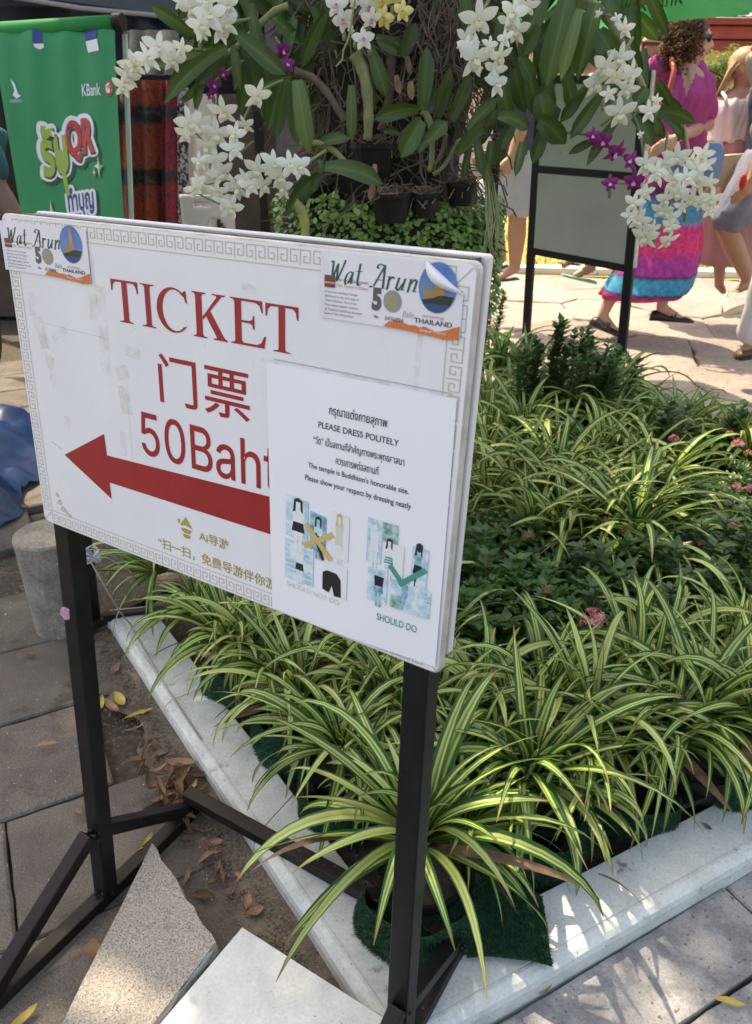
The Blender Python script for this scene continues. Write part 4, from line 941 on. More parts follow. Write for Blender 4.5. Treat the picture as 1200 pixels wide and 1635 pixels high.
def flatturf(corners, label, dens=9000, roll=.012):
    c = [V3(p) for p in corners]
    def fn(u, v):
        p = c[0].lerp(c[1], u).lerp(c[3].lerp(c[2], u), v); p.z += roll * math.sin(u * 3.1) * (1 - v) + .002 * math.sin(u * 9 + v * 7)
        return p, V3((-.05, -.15, 1)).normalized()
    return turf_sheet(fn, 12, 12, label, dens)
flatturf([G(745, 1530, .056), G(882, 1545, .053), G(865, 1432, .066), G(760, 1400, .12)], 'flat dark green turf square lying over the front kerb', 12000)
flatturf([G(585, 1500, .054), G(720, 1545, .054), G(760, 1440, .10), G(610, 1430, .11)], 'turf flap hanging over the front corner under the leaves', 9000)
flatturf([G(930, 1335, .052), G(1000, 1300, .052), G(985, 1225, .10), G(900, 1260, .12)], 'turf strip standing by the dark gap at the right kerb', 6000)
# thick black folded backing seen next to the turf at the right
fo = MB().bar(G(1035, 1290, .075), G(1120, 1262, .075), .045, .012).build('turf_backing_fold', MAT['pot']); bevel(fo, .005, 3)
tag(fo, 'folded black rubber backing lying on the inner edge of the right kerb', 'rubber mat')

# ------------------------------------------------------------------ ixora shrubs
def ix_foliage(n, rx, ry, rz, seed):
    mb = MB(); rr = random.Random(seed)
    for i in range(n):
        th = rr.uniform(0, 6.28); u = rr.random() ** .45; zz = rr.uniform(-.1, 1)
        k = math.sqrt(max(0, 1 - zz * zz)) * u
        bump = 1 + .25 * noise.noise(V3((math.cos(th) * 2 + seed, math.sin(th) * 2, zz * 2)))
        c = V3((rx * k * math.cos(th), ry * k * math.sin(th), rz * zz * (.55 + .45 * u))) * bump
        # whorl of leaves at a twig tip
        for q in range(5):
            a = q * 1.2566 + rr.uniform(-.4, .4); el = rr.uniform(.1, 1.0); L = rr.uniform(.014, .026); W = L * .24
            d = V3((math.cos(a) * math.cos(el), math.sin(a) * math.cos(el), math.sin(el))); s_ = V3((-math.sin(a), math.cos(a), 0)); up = s_.cross(d) * -1
            p = c + d * .002
            mb.add([p, p + d * L * .35 + s_ * W, p + d * L * .45 - up * .0, p + d * L * .35 - s_ * W, p + d * L * .75 + s_ * W * .85 + up * -.001, p + d * L * .75 - s_ * W * .85, p + d * L + up * -.003],
                   [(0, 2, 1), (0, 3, 2), (1, 2, 6, 4), (2, 3, 5, 6)])
    return mb
def ix_flower(c, r, mat, parent, n=46):
    mb = MB()
    for i in range(n):
        th = R.uniform(0, 6.28); z = R.uniform(-.1, 1); k = math.sqrt(max(0, 1 - z * z)); d = V3((k * math.cos(th), k * math.sin(th), z))
        tip = c + d * r * R.uniform(.8, 1.05); a = d.orthogonal().normalized(); b = d.cross(a)
        mb.tube([c + d * r * .2, tip], .0006, 3)
        for q in range(4):
            an = q * 1.57 + i; e = (a * math.cos(an) + b * math.sin(an)) * r * .26; w = (a * math.cos(an + 1.57) + b * math.sin(an + 1.57)) * r * .06
            mb.add([tip, tip + e * .5 + w + d * .001, tip + e + d * .0015, tip + e * .5 - w + d * .001], [(0, 1, 2, 3)])
    o = mb.build('flower_head', MAT[mat], parent); return tag(o, kind='stuff')
IXM = [ix_foliage(720, .18, .17, .17, s) for s in (1, 2, 3)]
ixmesh = []
def ixora(px, py, z, s, k, label, flowers=()):
    p = G(px, py + (34 if py > 780 else 0), z); base = V3((p.x, p.y, .04)); t = thing('ixora_shrub', label, 'shrub', tuple(base), 'dark leaved ixora shrubs in the bed')
    while len(ixmesh) <= k: ixmesh.append(None)
    if ixmesh[k] is None:
        f = IXM[k].build('foliage', MAT['ixleaf']); ixmesh[k] = f.data; f.parent = t
    else:
        f = bpy.data.objects.new('foliage', ixmesh[k]); COL.objects.link(f); f.parent = t
    s *= 1.12; f.scale = (s, s, s * .95); f.rotation_euler = (0, 0, R.uniform(0, 6.28)); f['kind'] = 'stuff'
    f.location = (0, 0, .02)
    st = MB()
    for q in range(5):
        a = R.uniform(0, 6.28); e = base + V3((math.cos(a) * .12 * s, math.sin(a) * .12 * s, .14 * s)); st.tube([base + V3((0, 0, -.03)), base.lerp(e, .5) + V3((0, 0, .01)), e], [.004, .003, .002], 5)
    tag(st.build('stem', MAT['stem_b'], t), kind='stuff')
    for fx, fy, fz, r, mt in flowers: ix_flower(G(fx, fy, fz), r, mt, t)
    return t
ixs = [
 (800, 890, .10, 1.15, 0, 'dark ixora shrub just right of the board edge with one rusty withered head', [(842, 855, .27, .014, 'ixora_old'), (872, 945, .25, .011, 'ixora_old')]),
 (880, 930, .10, 1.0, 1, 'dark ixora shrub in the middle of the bed', [(885, 965, .2, .010, 'ixora_old')]),
 (780, 985, .09, 1.05, 2, 'dark ixora shrub beside the lower right of the board', []),
 (870, 1010, .08, .95, 0, 'low dark ixora shrub behind the front row of striped plants', []),
 (960, 965, .09, 1.05, 1, 'dark ixora shrub carrying the single fresh pink flower ball', [(947, 992, .29, .027, 'ixora_fl')]),
 (985, 900, .10, 1.0, 2, 'dark ixora shrub with several rusty buds near the bed centre', [(995, 850, .28, .011, 'ixora_old'), (970, 832, .28, .012, 'ixora_old'), (960, 808, .28, .010, 'ixora_old')]),
 (1070, 900, .10, 1.1, 0, 'dark ixora shrub right of the bed centre', [(1120, 868, .28, .010, 'ixora_old')]),
 (1130, 940, .10, 1.05, 1, 'dark ixora shrub above the right group of striped plants', []),
 (1165, 860, .10, 1.15, 2, 'dark ixora shrub at the right edge with a small pink bloom', [(1167, 842, .30, .013, 'ixora_fl')]),
 (1110, 820, .10, 1.1, 0, 'dark ixora shrub left of the two pink blooms', []),
 (1180, 790, .12, 1.1, 1, 'dark ixora shrub with pink blooms at the right picture edge', [(1175, 780, .30, .015, 'ixora_fl'), (1198, 783, .31, .016, 'ixora_fl'), (1178, 838, .28, .010, 'ixora_old')]),
 (1120, 745, .12, 1.05, 2, 'dark ixora shrub with three pink heads near the sunny path', [(1075, 702, .31, .017, 'ixora_fl'), (1165, 695, .34, .015, 'ixora_old'), (1178, 710, .33, .019, 'ixora_fl')]),
 (1200, 730, .12, 1.1, 0, 'dark ixora shrub cut by the right picture edge near the path', [(1195, 725, .33, .014, 'ixora_old')]),
 (1060, 860, .10, .9, 1, 'small dark ixora shrub between striped plants', []),
]
for a in ixs: ixora(*a[:6], flowers=a[6])
# upright leggy shoots at the back
def shoot(px, py, ztop, h, label, n=16, spread=.10, nst=5):
    top = G(px, py, ztop); base = V3((top.x, top.y, .05)); t = thing('ixora_shoot', label, 'shrub', tuple(base), 'leggy ixora shoots at the back of the bed')
    st = MB(); lf = MB()
    for q in range(nst):
        a = R.uniform(0, 6.28); r = R.uniform(.2, 1) * spread; hh = (ztop - .05) * R.uniform(.7, 1.0)
        pts_ = [base + V3((r * .2 * math.cos(a), r * .2 * math.sin(a), 0)), base + V3((r * .8 * math.cos(a), r * .8 * math.sin(a), hh * .5)), base + V3((r * math.cos(a), r * math.sin(a), hh))]
        st.tube(pts_, [.004, .003, .0015], 5)
        for k in range(n * 3):
            s = .15 + .85 * k / (n * 3); c = pts_[0].lerp(pts_[1], s * 2) if s < .5 else pts_[1].lerp(pts_[2], s * 2 - 1)
            for sg in (0, 3.14):
                an = k * 1.57 + sg + R.uniform(-.4, .4); el = R.uniform(.1, .9); L = R.uniform(.030, .052) ; W = L * .30
                d = V3((math.cos(an) * math.cos(el), math.sin(an) * math.cos(el), math.sin(el))); s_ = V3((-math.sin(an), math.cos(an), 0)); up = V3((0, 0, -.002))
                lf.add([c, c + d * L * .4 + s_ * W, c + d * L * .5 + up, c + d * L * .4 - s_ * W, c + d * L + up * 2], [(0, 2, 1), (0, 3, 2), (1, 2, 4), (2, 3, 4)])
    tag(st.build('stem', MAT['stem_b'], t), kind='stuff'); tag(lf.build('foliage', MAT['ixleaf'], t), kind='stuff'); return t
shoot(872, 500, .60, .5, 'tall leafy shoot left of the grey board leg at the back of the bed', spread=.10, nst=11)
shoot(955, 525, .55, .5, 'wide leafy shoots between the legs of the grey board', spread=.19, nst=16)
shoot(1085, 625, .44, .4, 'lone leafy shoot rising before the sunny paving', spread=.06, nst=4, n=13)
shoot(1045, 690, .33, .4, 'short leafy shoot at the back right of the bed', spread=.12, nst=6, n=10)
shoot(1180, 640, .40, .4, 'sparse leafy shoot at the right picture edge', spread=.07, nst=3, n=10)
for x, y, zt, n_, l in ((785, 850, .34, 6, 'leafy ixora sprigs rising beside the right edge of the board'), (852, 905, .30, 5, 'leafy ixora sprigs left of the bed centre'), (985, 862, .31, 5, 'leafy ixora sprigs with dark tips in the bed centre'), (1075, 850, .33, 5, 'leafy ixora sprigs right of the striped mass'),
                 (1135, 880, .32, 5, 'leafy ixora sprigs above the right front row'), (1185, 820, .36, 5, 'leafy ixora sprigs at the right edge among the pink heads'), (765, 930, .30, 5, 'leafy ixora sprigs low beside the board edge'), (1030, 925, .28, 5, 'leafy ixora sprigs right of the fresh pink flower ball'), (905, 930, .28, 5, 'leafy ixora sprigs left of the fresh pink flower ball'), (1120, 770, .36, 6, 'leafy ixora sprigs below the three pink heads')):
    shoot(x, y, zt, .3, l, n=9, spread=.09, nst=n_ + 2)
shoot(790, 440, .45, .5, 'leafy shoots seen past the top right corner of the board', spread=.08, nst=4, n=10)

# ------------------------------------------------------------------ loose stones, bollard, tarpaulin, wire
def stone(corners, th, name, label, mat, edge, cat='stone slab', chips=0.003, down=None):
    n0 = [V3(c) for c in corners]; pts_ = []
    for i in range(len(n0)):
        a, b = n0[i], n0[(i + 1) % len(n0)]; k = 12; rough = chips if i in edge else chips * .15
        for j in range(k):
            p = a.lerp(b, j / k)
            if j: p += V3((R.uniform(-1, 1), R.uniform(-1, 1), 0)) * rough
            pts_.append(p)
    c = sum(pts_, V3()) / len(pts_); n = len(pts_); dn = V3(down or (0, 0, -th))
    t = thing(name, label, cat, tuple(c + dn))
    top = [p + (c - p) * .006 for p in pts_]
    mk('top_face', top + [p + dn * .06 for p in pts_], [tuple(range(n))] + [(n + i, n + (i + 1) % n, (i + 1) % n, i) for i in range(n)], MAT[mat], t)
    vs = []; 
    for k in range(5):
        for p in pts_: vs.append(p + dn * (.06 + .94 * k / 4) + V3((R.uniform(-1, 1), R.uniform(-1, 1), 0)) * .0018)
    mk('broken_side', vs, [((k + 1) * n + i, (k + 1) * n + (i + 1) % n, k * n + (i + 1) % n, k * n + i) for k in range(4) for i in range(n)] + [tuple(4 * n + i for i in range(n))[::-1]], MAT['broken' if edge else mat], t)
    return t
stone([G(243, 1346, .075), G(345, 1504, .070), G(225, 1660, .062), G(85, 1660, .068)][::-1], .028, 'broken_slab', 'triangular speckled grey granite piece leaning at the left foot of the sign', 'granite', (2,), chips=.0028)
stone([G(386, 1480, .066), G(655, 1652, .070), G(600, 1750, .070), G(300, 1790, .066), G(240, 1652, .066)][::-1], .026, 'white_slab', 'white stone slab lying in front of the kerb corner at the bottom of the picture', 'white_slab', (), chips=.001)
bo = A(75, 850, 1.66); bl = thing('concrete_bollard', 'short round grey concrete bollard behind the left leg of the ticket sign', 'bollard', (bo.x, bo.y, 0))
bz = bo.z; 
def bf(s, a): return .018 * noise.noise(V3((math.cos(a) * 2, math.sin(a) * 2, s * 3))) + .01 * noise.noise(V3((math.cos(a) * 7, math.sin(a) * 7, s * 9)))
MB().loft([((bo.x, bo.y, z), (r, 0, 0), (0, r, 0)) for z, r in [(-.01, .078)] + [(bz * k / 8, .079 + .004 * k / 8) for k in range(8)] + [(bz - .006, .0835), (bz - .001, .080), (bz, .074)]], 32, fold=bf).build('bollard_body', MAT['conc'], bl, smooth=False)
# blue tarpaulin heap
tp = MB(); nx, ny = 26, 26; o = G(-62, 812, 0); vs = []
for j in range(ny + 1):
    for i in range(nx + 1):
        u, v = i / nx, j / ny; x = o.x - .55 + u * .75; y = o.y - .15 + v * .75
        e = min(1, (1 - u) * 3.2, ) * min(1, v * 4 + .1); z = .02 + .21 * e * (1 - .35 * v) + .05 * noise.noise(V3((u * 4, v * 4, 0))) + .05 * abs(noise.noise(V3((u * 9, v * 7, 3)))) + .025 * abs(noise.noise(V3((u * 17 + v * 6, v * 13, 8)))) - .01
        vs.append((x + .05 * noise.noise(V3((v * 4, u * 3, 5))), y, max(.004, z)))
fs = [(j * (nx + 1) + i, j * (nx + 1) + i + 1, (j + 1) * (nx + 1) + i + 1, (j + 1) * (nx + 1) + i) for j in range(ny) for i in range(nx)]
tag(mk('blue_tarpaulin', vs, fs, MAT['tarp'], smooth=True), 'crumpled blue tarpaulin heap on the dark paving at the left edge', 'tarpaulin')
# second iron stand behind, tied with grey cord
st2 = thing('iron_stand', 'thin black iron stand leg tied with grey cord behind the left sign post', 'stand', tuple(G(150, 985, .03)))
s_a = A(128, 800, 1.42); s_b = G(152, 990, .02)
iron_bar(s_a, s_b, .026, .024, 'stand_post', parent=st2)
iron_bar(G(110, 1015, .028), G(285, 935, .028), .024, .022, 'stand_foot', 'iron_rust', parent=st2)
iron_bar(G(165, 985, .05), G(262, 975, .05), .022, .022, 'stand_rail', 'iron', parent=st2)
cord = thing('tied_cord', 'grey plastic cord knotted round the black post and trailing to the kerb', 'cord', tuple(A(140, 890, 1.36)))
kn = A(142, 892, 1.37); mb = MB()
for q in range(5):
    a0 = R.uniform(0, 6); pts_ = [kn + V3((math.cos(a0 + t * .7) * .022, math.sin(a0 + t * .7) * .018, .012 * math.sin(t * 1.3 + q) + .003 * q)) for t in range(10)]
    mb.tube(pts_, .0022, 6)
mb.build('knot', MAT['rope'], cord, smooth=True)
k2 = A(190, 985, 1.5); end = G(210, 1000, .06); mb = MB()
mb.tube([kn, kn.lerp(end, .3) + V3((0, 0, -.012)), kn.lerp(end, .65) + V3((0, 0, -.018)), end, G(260, 1090, .054), G(320, 1180, .053)], .0018, 6)
mb.tube([kn, A(170, 890, 1.45), A(205, 910, 1.55), A(225, 930, 1.6)], .0015, 6); mb.tube([kn, A(131, 915, 1.36), A(134, 945, 1.37)], .0014, 6)
mb.tube([kn, A(158, 878, 1.42), A(195, 880, 1.5)], .0018, 6)
mb.build('loose_end', MAT['rope'], cord, smooth=True)
pk = MB().ball(A(104, 980, .862) , .006, .004, .010, jit=.25).build('pink_petal', pmat('pink_scrap', (.55, .25, .38), (.6, .4, .5), 60), None)
tag(pk, 'small pink petal stuck to the edge of the left black post', 'petal')

# ------------------------------------------------------------------ fallen leaves
def dead_leaf(c, L, W, rz, curl, bend, mat, label, grp, roll=0.0):
    nx, ny = 8, 4; vs = []
    for i in range(nx + 1):
        s = i / nx; w = W * math.sin(math.pi * min(1, max(.03, s * .94 + .04))) ** .75
        for j in range(ny + 1):
            t = (j / ny - .5) * 2; a = t * curl
            x = (s - .5) * L; y = (w * .5) * (math.sin(a) / curl if curl > .01 else t); z = (w * .5) * (1 - math.cos(a)) / max(curl, .01) + bend * (s - .5) ** 2 * L * 4 + .0015 * R.uniform(-1, 1)
            vs.append(V3((x, y, z)))
    vs += [V3((-.5 * L - L * .12, 0, bend * L * 1.2)), V3((-.5 * L, .0008, bend * L)), V3((-.5 * L, -.0008, bend * L))]
    Mx = Matrix.Rotation(rz, 3, 'Z') @ Matrix.Rotation(roll, 3, 'X'); vs = [Mx @ v for v in vs]; mz = min(v.z for v in vs)
    fs = [(i * (ny + 1) + j, (i + 1) * (ny + 1) + j, (i + 1) * (ny + 1) + j + 1, i * (ny + 1) + j + 1) for i in range(nx) for j in range(ny)] + [(len(vs) - 3, len(vs) - 2, len(vs) - 1)]
    o = mk('fallen_leaf', [v - V3((0, 0, mz)) for v in vs], fs, MAT[mat], None, smooth=True); o.location = c
    return tag(o, label, 'leaf', grp)
HEAP = 'curled brown dead leaf in the heap at the foot of the left kerb'; SC = 'dry brown leaf scrap scattered along the foot of the left kerb'
for i in range(36):
    x, y = 283 + R.gauss(0, 20), 1272 + R.gauss(0, 24); c = G(x, y, .012 + .012 * R.random())
    dead_leaf(c, R.uniform(.035, .065), R.uniform(.018, .032), R.uniform(0, 6.28), R.uniform(.8, 2.2), R.uniform(-.2, .4), 'leafdry', HEAP, 'brown leaves heaped by the kerb', R.uniform(-.6, .6))
for (x, y) in ((232, 1205), (245, 1215), (228, 1190), (225, 1225), (240, 1195), (330, 1355), (325, 1330), (345, 1385), (355, 1400), (380, 1400), (325, 1430), (300, 1400), (215, 1165), (208, 1150), (335, 1370), (360, 1290), (345, 1345), (180, 1010), (172, 990), (250, 1230), (262, 1240), (236, 1180), (220, 1215), (255, 1205), (240, 1232), (212, 1180), (310, 1320), (340, 1410), (365, 1425), (322, 1300), (200, 1095), (168, 1040), (190, 1048), (300, 1345), (395, 1440), (350, 1335), (130, 1105), (75, 1190), (125, 1298), (45, 1045)):
    dead_leaf(G(x, y, .008), R.uniform(.014, .046), R.uniform(.008, .022), R.uniform(0, 6.28), R.uniform(.6, 2.2), R.uniform(-.2, .35), 'leafdry', SC, 'brown leaves scattered by the kerb', R.uniform(-.4, .4))
for x, y, L, W, rz, mt, lb, z in ((192, 1118, .055, .024, -.9, 'leafyel', 'green and yellow fallen leaf lying beside the left post', .010), (160, 1125, .052, .020, 1.75, 'leafyel', 'yellow fallen leaf half behind the left sign post', .008), (222, 1140, .062, .016, .55, 'leafyel', 'long yellow leaf touching the foot of the left kerb', .014), (178, 1130, .06, .022, 2.4, 'leafdry', 'brown curled leaf under the green and yellow one', .007),
                                (183, 1070, .038, .020, 1.4, 'leafdry', 'orange brown leaf in the sun fleck at the far end of the kerb', .012), (305, 1262, .050, .013, 1.3, 'leafyel', 'upright yellow leaf standing in the brown heap', .03), (210, 1388, .022, .014, .2, 'leafyel', 'small yellow leaf by the tip of the granite piece', .006), (232, 1345, .040, .012, 1.2, 'leafyel', 'thin pale leaf behind the tip of the granite piece', .02),
                                (148, 1520, .040, .026, 1.9, 'leafdry', 'curled brown leaf on the left foot bar', .03), (38, 1625, .045, .014, .9, 'leafyel', 'yellow leaf at the bottom left corner', .01), (408, 1456, .028, .020, .4, 'leafdry', 'square brown leaf piece above the white slab', .012),
                                (872, 1578, .032, .014, .75, 'leafyel', 'yellow green leaf lying on the grey slabs at the kerb edge', .006), (1165, 1600, .045, .013, -.25, 'leafyel', 'tan leaf lying on the slabs at the lower right', .006), (1120, 1418, .014, .009, .3, 'leafdry', 'small brown leaf bit at the foot of the right kerb', .006),
                                (1128, 1320, .020, .010, -.9, 'leafdry', 'small brown chip lying on top of the right kerb', .054), (755, 1275, .062, .022, .6, 'leafdry', 'large brown leaf caught among striped leaves right of the sign leg', .17), (895, 860, .05, .02, 1.0, 'leafdry', 'brown leaf caught on the dark shrubs', .24), (905, 1375, .05, .02, .3, 'leafdry', 'brown leaf in the dark gap inside the right kerb', .04),
                                (560, 1255, .05, .012, .6, 'leafdry', 'dry strip of leaf inside the exposed pot', .11), (30, 810, .06, .03, .2, 'leafdry', 'brown leaf by the blue tarpaulin', .01), (12, 790, .05, .03, 1.2, 'leafyel', 'yellow brown leaf on the blue tarpaulin edge', .03)):
    dead_leaf(G(x, y, z), L, W, rz, R.uniform(.4, 1.1), R.uniform(0, .15), mt, lb, None, R.uniform(-.2, .2))
# brown dry blade draped over the right kerb
bl_ = MB(); A0, B0 = G(955, 1395, .075), G(1025, 1445, .053); n = 9; vs = []
for i in range(n + 1):
    s = i / n; p = A0.lerp(B0, s); p.z += .012 * math.sin(s * 3.1); w = .008 * math.sin(math.pi * (.15 + .8 * s)) + .0008; sd = V3((-.5, .6, .3)).normalized()
    vs += [p - sd * w * .5, p + V3((0, 0, .001)), p + sd * w * .5]
dl = mk('dry_blade', vs, [(i * 3 + j, (i + 1) * 3 + j, (i + 1) * 3 + j + 1, i * 3 + j + 1) for i in range(n) for j in range(2)], MAT['leafdry'], smooth=True)
tag(dl, 'long dry brown leaf blade draped over the right kerb', 'leaf')

# ------------------------------------------------------------------ THE ORCHID PILLAR
TY = 1.92; tc = A(622, 200, TY); TX = tc.x
def ppm(y): return 1200 / (y * 0.94)         # pixels per metre at depth y (near the horizon)
pil = thing('orchid_pillar', 'tall root covered pillar carrying the potted orchids behind the ticket board', 'pillar', (TX, TY, .05))
def cf(s, a): return .25 * noise.noise(V3((math.cos(a) * 2, math.sin(a) * 2, s * 9)))
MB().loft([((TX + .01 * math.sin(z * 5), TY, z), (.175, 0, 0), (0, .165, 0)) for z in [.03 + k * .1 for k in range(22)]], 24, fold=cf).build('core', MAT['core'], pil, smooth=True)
rt = MB()
for i in range(650):
    a = R.uniform(3.3, 6.1) if R.random() < .85 else R.uniform(0, 6.28); z = R.uniform(1.0, 1.75); r = .185; pts_ = []
    p = V3((TX + r * math.cos(a), TY + r * math.sin(a), z)); d = V3((math.cos(a) * .5 + R.uniform(-.6, .6), math.sin(a) * .3, R.uniform(-1, .3)))
    for k in range(R.randrange(4, 9)):
        pts_.append(p.copy()); d += V3((R.uniform(-.7, .7), R.uniform(-.4, .4), R.uniform(-.7, .35))); p = p + d.normalized() * R.uniform(.015, .032)
        q = V3((p.x - TX, p.y - TY, 0)); 
        if q.length > .28: d -= q.normalized() * .8
    rt.tube(pts_, [R.uniform(.0012, .0022)] * len(pts_), 4, cap=False)
tag(rt.build('roots', MAT['root'], pil), kind='stuff')
rt = MB()
for i in range(160):                          # the pale root tangle at the top
    p = A(715 + R.gauss(0, 32), 45 + R.gauss(0, 34), TY - .2 + R.uniform(-.05, .05)); d = V3((R.uniform(-.6, .6), 0, -1)); pts_ = []
    for k in range(6): pts_.append(p.copy()); d += V3((R.uniform(-.6, .6), R.uniform(-.3, .3), R.uniform(-.5, .5))); p = p + d.normalized() * .02
    rt.tube(pts_, .0012, 4, cap=False)
o = rt.build('root_tangle', MAT['root'], pil); tag(o, kind='stuff')
def orpot(px, py, y, rpx, label):
    c = A(px, py, y); r = rpx / ppm(y); t = thing('orchid_pot', label, 'pot', (c.x, c.y, c.z - r * 1.1), 'black orchid pots hanging on the pillar')
    MB().loft([((c.x, c.y, c.z - r * 1.15 + r * 1.3 * k), (r * q, 0, 0), (0, r * q, 0)) for k, q in ((0, .72), (.2, .78), (.84, .95), (.85, 1.0), (1, 1.0), (1.001, .92), (.88, .9), (.86, .3))], 24).build('pot_body', MAT['pot'], t)
    mb = MB()
    for i in range(40):
        a = R.uniform(0, 6.28); q = c + V3((math.cos(a) * r * R.uniform(.1, .9), math.sin(a) * r * R.uniform(.1, .9), r * .1))
        mb.tube([q, q + V3((R.uniform(-.02, .02), R.uniform(-.02, .02), R.uniform(0, .02))), q + V3((R.uniform(-.035, .035), R.uniform(-.035, .0), R.uniform(-.03, .02)))], .0013, 4, cap=False)
    tag(mb.build('bark_mix', MAT['root'], t), kind='stuff'); return t
orpot(595, 235, 1.70, 36, 'black pot high in the middle of the pillar under a tall green cane'); orpot(625, 312, 1.66, 34, 'black pot leaning just above the small round leaves')
orpot(675, 312, 1.68, 28, 'black pot with roots right of the leaning one'); orpot(738, 295, 1.70, 26, 'small black pot at the right side of the pillar')
orpot(500, 300, 1.78, 30, 'black pot half hidden at the left side of the pillar')
# small round leaved creeper round the base
cr = thing('creeper_ball', 'dense ball of small round green leaves at the base of the orchid pillar', 'plant', (TX, TY, .8))
mb = MB()
for i in range(4200):
    a = R.uniform(3.0, 6.42); rr = .27 * (1 + .08 * noise.noise(V3((math.cos(a) * 3, math.sin(a) * 3, 1)))); z = R.uniform(.80, 1.03)
    if R.random() < .35: rr *= math.sqrt(R.random()); z = 1.035 + R.uniform(-.02, .02) + .02 * noise.noise(V3((a * 3, rr * 9, 0)))
    c = V3((TX + rr * math.cos(a), TY + rr * math.sin(a), z)); n_ = V3((math.cos(a) * .7 + R.uniform(-.5, .5), math.sin(a) * .7 + R.uniform(-.5, .5), .7 + R.uniform(-.5, .5))).normalized()
    t1 = n_.orthogonal().normalized(); ph = R.uniform(0, 6.28); t2 = n_.cross(t1); d = t1 * math.cos(ph) + t2 * math.sin(ph); s_ = n_.cross(d); L = R.uniform(.010, .017); W = L * .38
    mb.add([c, c + d * L * .35 + s_ * W, c + d * L * .8 + s_ * W * .8, c + d * L, c + d * L * .8 - s_ * W * .8, c + d * L * .35 - s_ * W], [(0, 1, 2, 3), (0, 3, 4, 5)])
tag(mb.build('small_leaves', MAT['clover'], cr), kind='stuff')
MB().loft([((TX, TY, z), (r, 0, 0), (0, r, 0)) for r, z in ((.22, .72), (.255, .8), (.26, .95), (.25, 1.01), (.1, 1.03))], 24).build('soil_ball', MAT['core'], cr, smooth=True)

def oleaf(parent, b, tip, wpx, y, sag=0.0, mat='orleaf', yt=None, tilt=None, fold=.35):
    yt = y if yt is None else yt; a, c = A(b[0], b[1], y), A(tip[0], tip[1], yt); W = .88 * wpx / ppm((y + yt) / 2) ; L = (c - a).length
    mid = (a + c) / 2 + V3((0, -.25 * L * R.uniform(.1, .5), .18 * L * (sag if sag else R.uniform(-.1, .8)))); n = 9; vs = []; uv = []
    tw = R.uniform(-.6, .6) if tilt is None else tilt; us = (0, .25, .5, .75, 1)
    for i in range(n + 1):
        s = i / n; p = a * (1 - s) ** 2 + mid * 2 * s * (1 - s) + c * s * s; t = ((mid - a) * (1 - s) + (c - mid) * s).normalized()
        vd = (p - C0).normalized(); sd = t.cross(vd).normalized(); nr = sd.cross(t).normalized()
        if nr.dot(vd) > 0: nr = -nr
        an = tw + .5 * (s - .5); sd2 = sd * math.cos(an) + nr * math.sin(an); nr2 = nr * math.cos(an) - sd * math.sin(an)
        w = W * .5 * (.30 + .70 * math.sin(math.pi * min(1, .12 + s * .62) )) * (1 if s < .72 else max(.03, 1 - ((s - .72) / .28) ** 1.8))
        for u in us:
            x = (u - .5) * 2; vs.append(p + sd2 * w * x * math.cos(fold) + nr2 * abs(x) * w * math.sin(fold)); uv.append((u, s * .85))
    fs = [(i * 5 + j, i * 5 + j + 1, (i + 1) * 5 + j + 1, (i + 1) * 5 + j) for i in range(n) for j in range(4)]
    return mk('leaf', vs, fs, MAT[mat], parent, smooth=True, uvs=uv)
def opetal(mb, ang, L, W, mi=0, lift=.18, back=-.12, z0=0.0, tipw=.5):
    n = 5; vs = []; d = V3((math.cos(ang), math.sin(ang), 0)); s_ = V3((-math.sin(ang), math.cos(ang), 0))
    for i in range(n + 1):
        t = i / n; w = W * .5 * math.sin(math.pi * (.08 + .90 * t ** (.9 + tipw * .35))) ** .8
        for j in (-1, -.5, 0, .5, 1):
            z = z0 + lift * L * math.sin(t * 2.0) * .6 + back * L * t * t * 1.4 - .10 * W * (j * j) + .03 * W * math.sin(j * 4 + t * 6)
            vs.append(d * (L * t) + s_ * (w * j) + V3((0, 0, z)))
    mb.add(vs, [(i * 5 + j, (i + 1) * 5 + j, (i + 1) * 5 + j + 1, i * 5 + j + 1) for i in range(n) for j in range(4)], mi)
def flower_mesh(name, m1, m2, rnd=False, seed=0):
    rs = random.Random(seed); mb = MB(); j = lambda: rs.uniform(-.12, .12); k = 1.25 if rnd else 1.0
    opetal(mb, math.radians(90) + j(), .50, .20 * k, 0, z0=-.01)
    for a in (208, 332): opetal(mb, math.radians(a) + math.radians(28 if a == 208 else -28) + j(), .48, .21 * k, 0, z0=-.012)
    for a in (162, 18): opetal(mb, math.radians(a) + j(), .52, .31 * k, 0, lift=.25, z0=.006)
    opetal(mb, math.radians(270), .30, .22, 0, lift=.7, back=-.3, z0=.03)
    opetal(mb, math.radians(250), .17, .14, 1, lift=1.0, back=.1, z0=.035); opetal(mb, math.radians(290), .17, .14, 1, lift=1.0, back=.1, z0=.035)
    mb.ball((0, 0.02, .06), .035, .035, .05, nu=8, nv=6, mi=1)
    mb.ball((0, -.05, -.05), .03, .03, .09, nu=6, nv=5, mi=0)
    me = bpy.data.meshes.new(name); me.from_pydata([tuple(v) for v in mb.v], [], mb.f)
    for m_ in (m1, m2): me.materials.append(MAT[m_])
    me.polygons.foreach_set('material_index', mb.mi); me.polygons.foreach_set('use_smooth', [True] * len(mb.f)); me.update(); return me
FLM = {'w': [flower_mesh('white_flower', 'flower_w', 'flower_c', False, s) for s in range(4)], 'wp': [flower_mesh('white_purple_flower', 'flower_w', 'flower_pc', True, 5)],
       'y': [flower_mesh('yellow_flower', 'flower_y', 'flower_yc', True, 6)], 'p': [flower_mesh('magenta_flower', 'flower_p', 'flower_pl', True, s) for s in (7, 8)]}
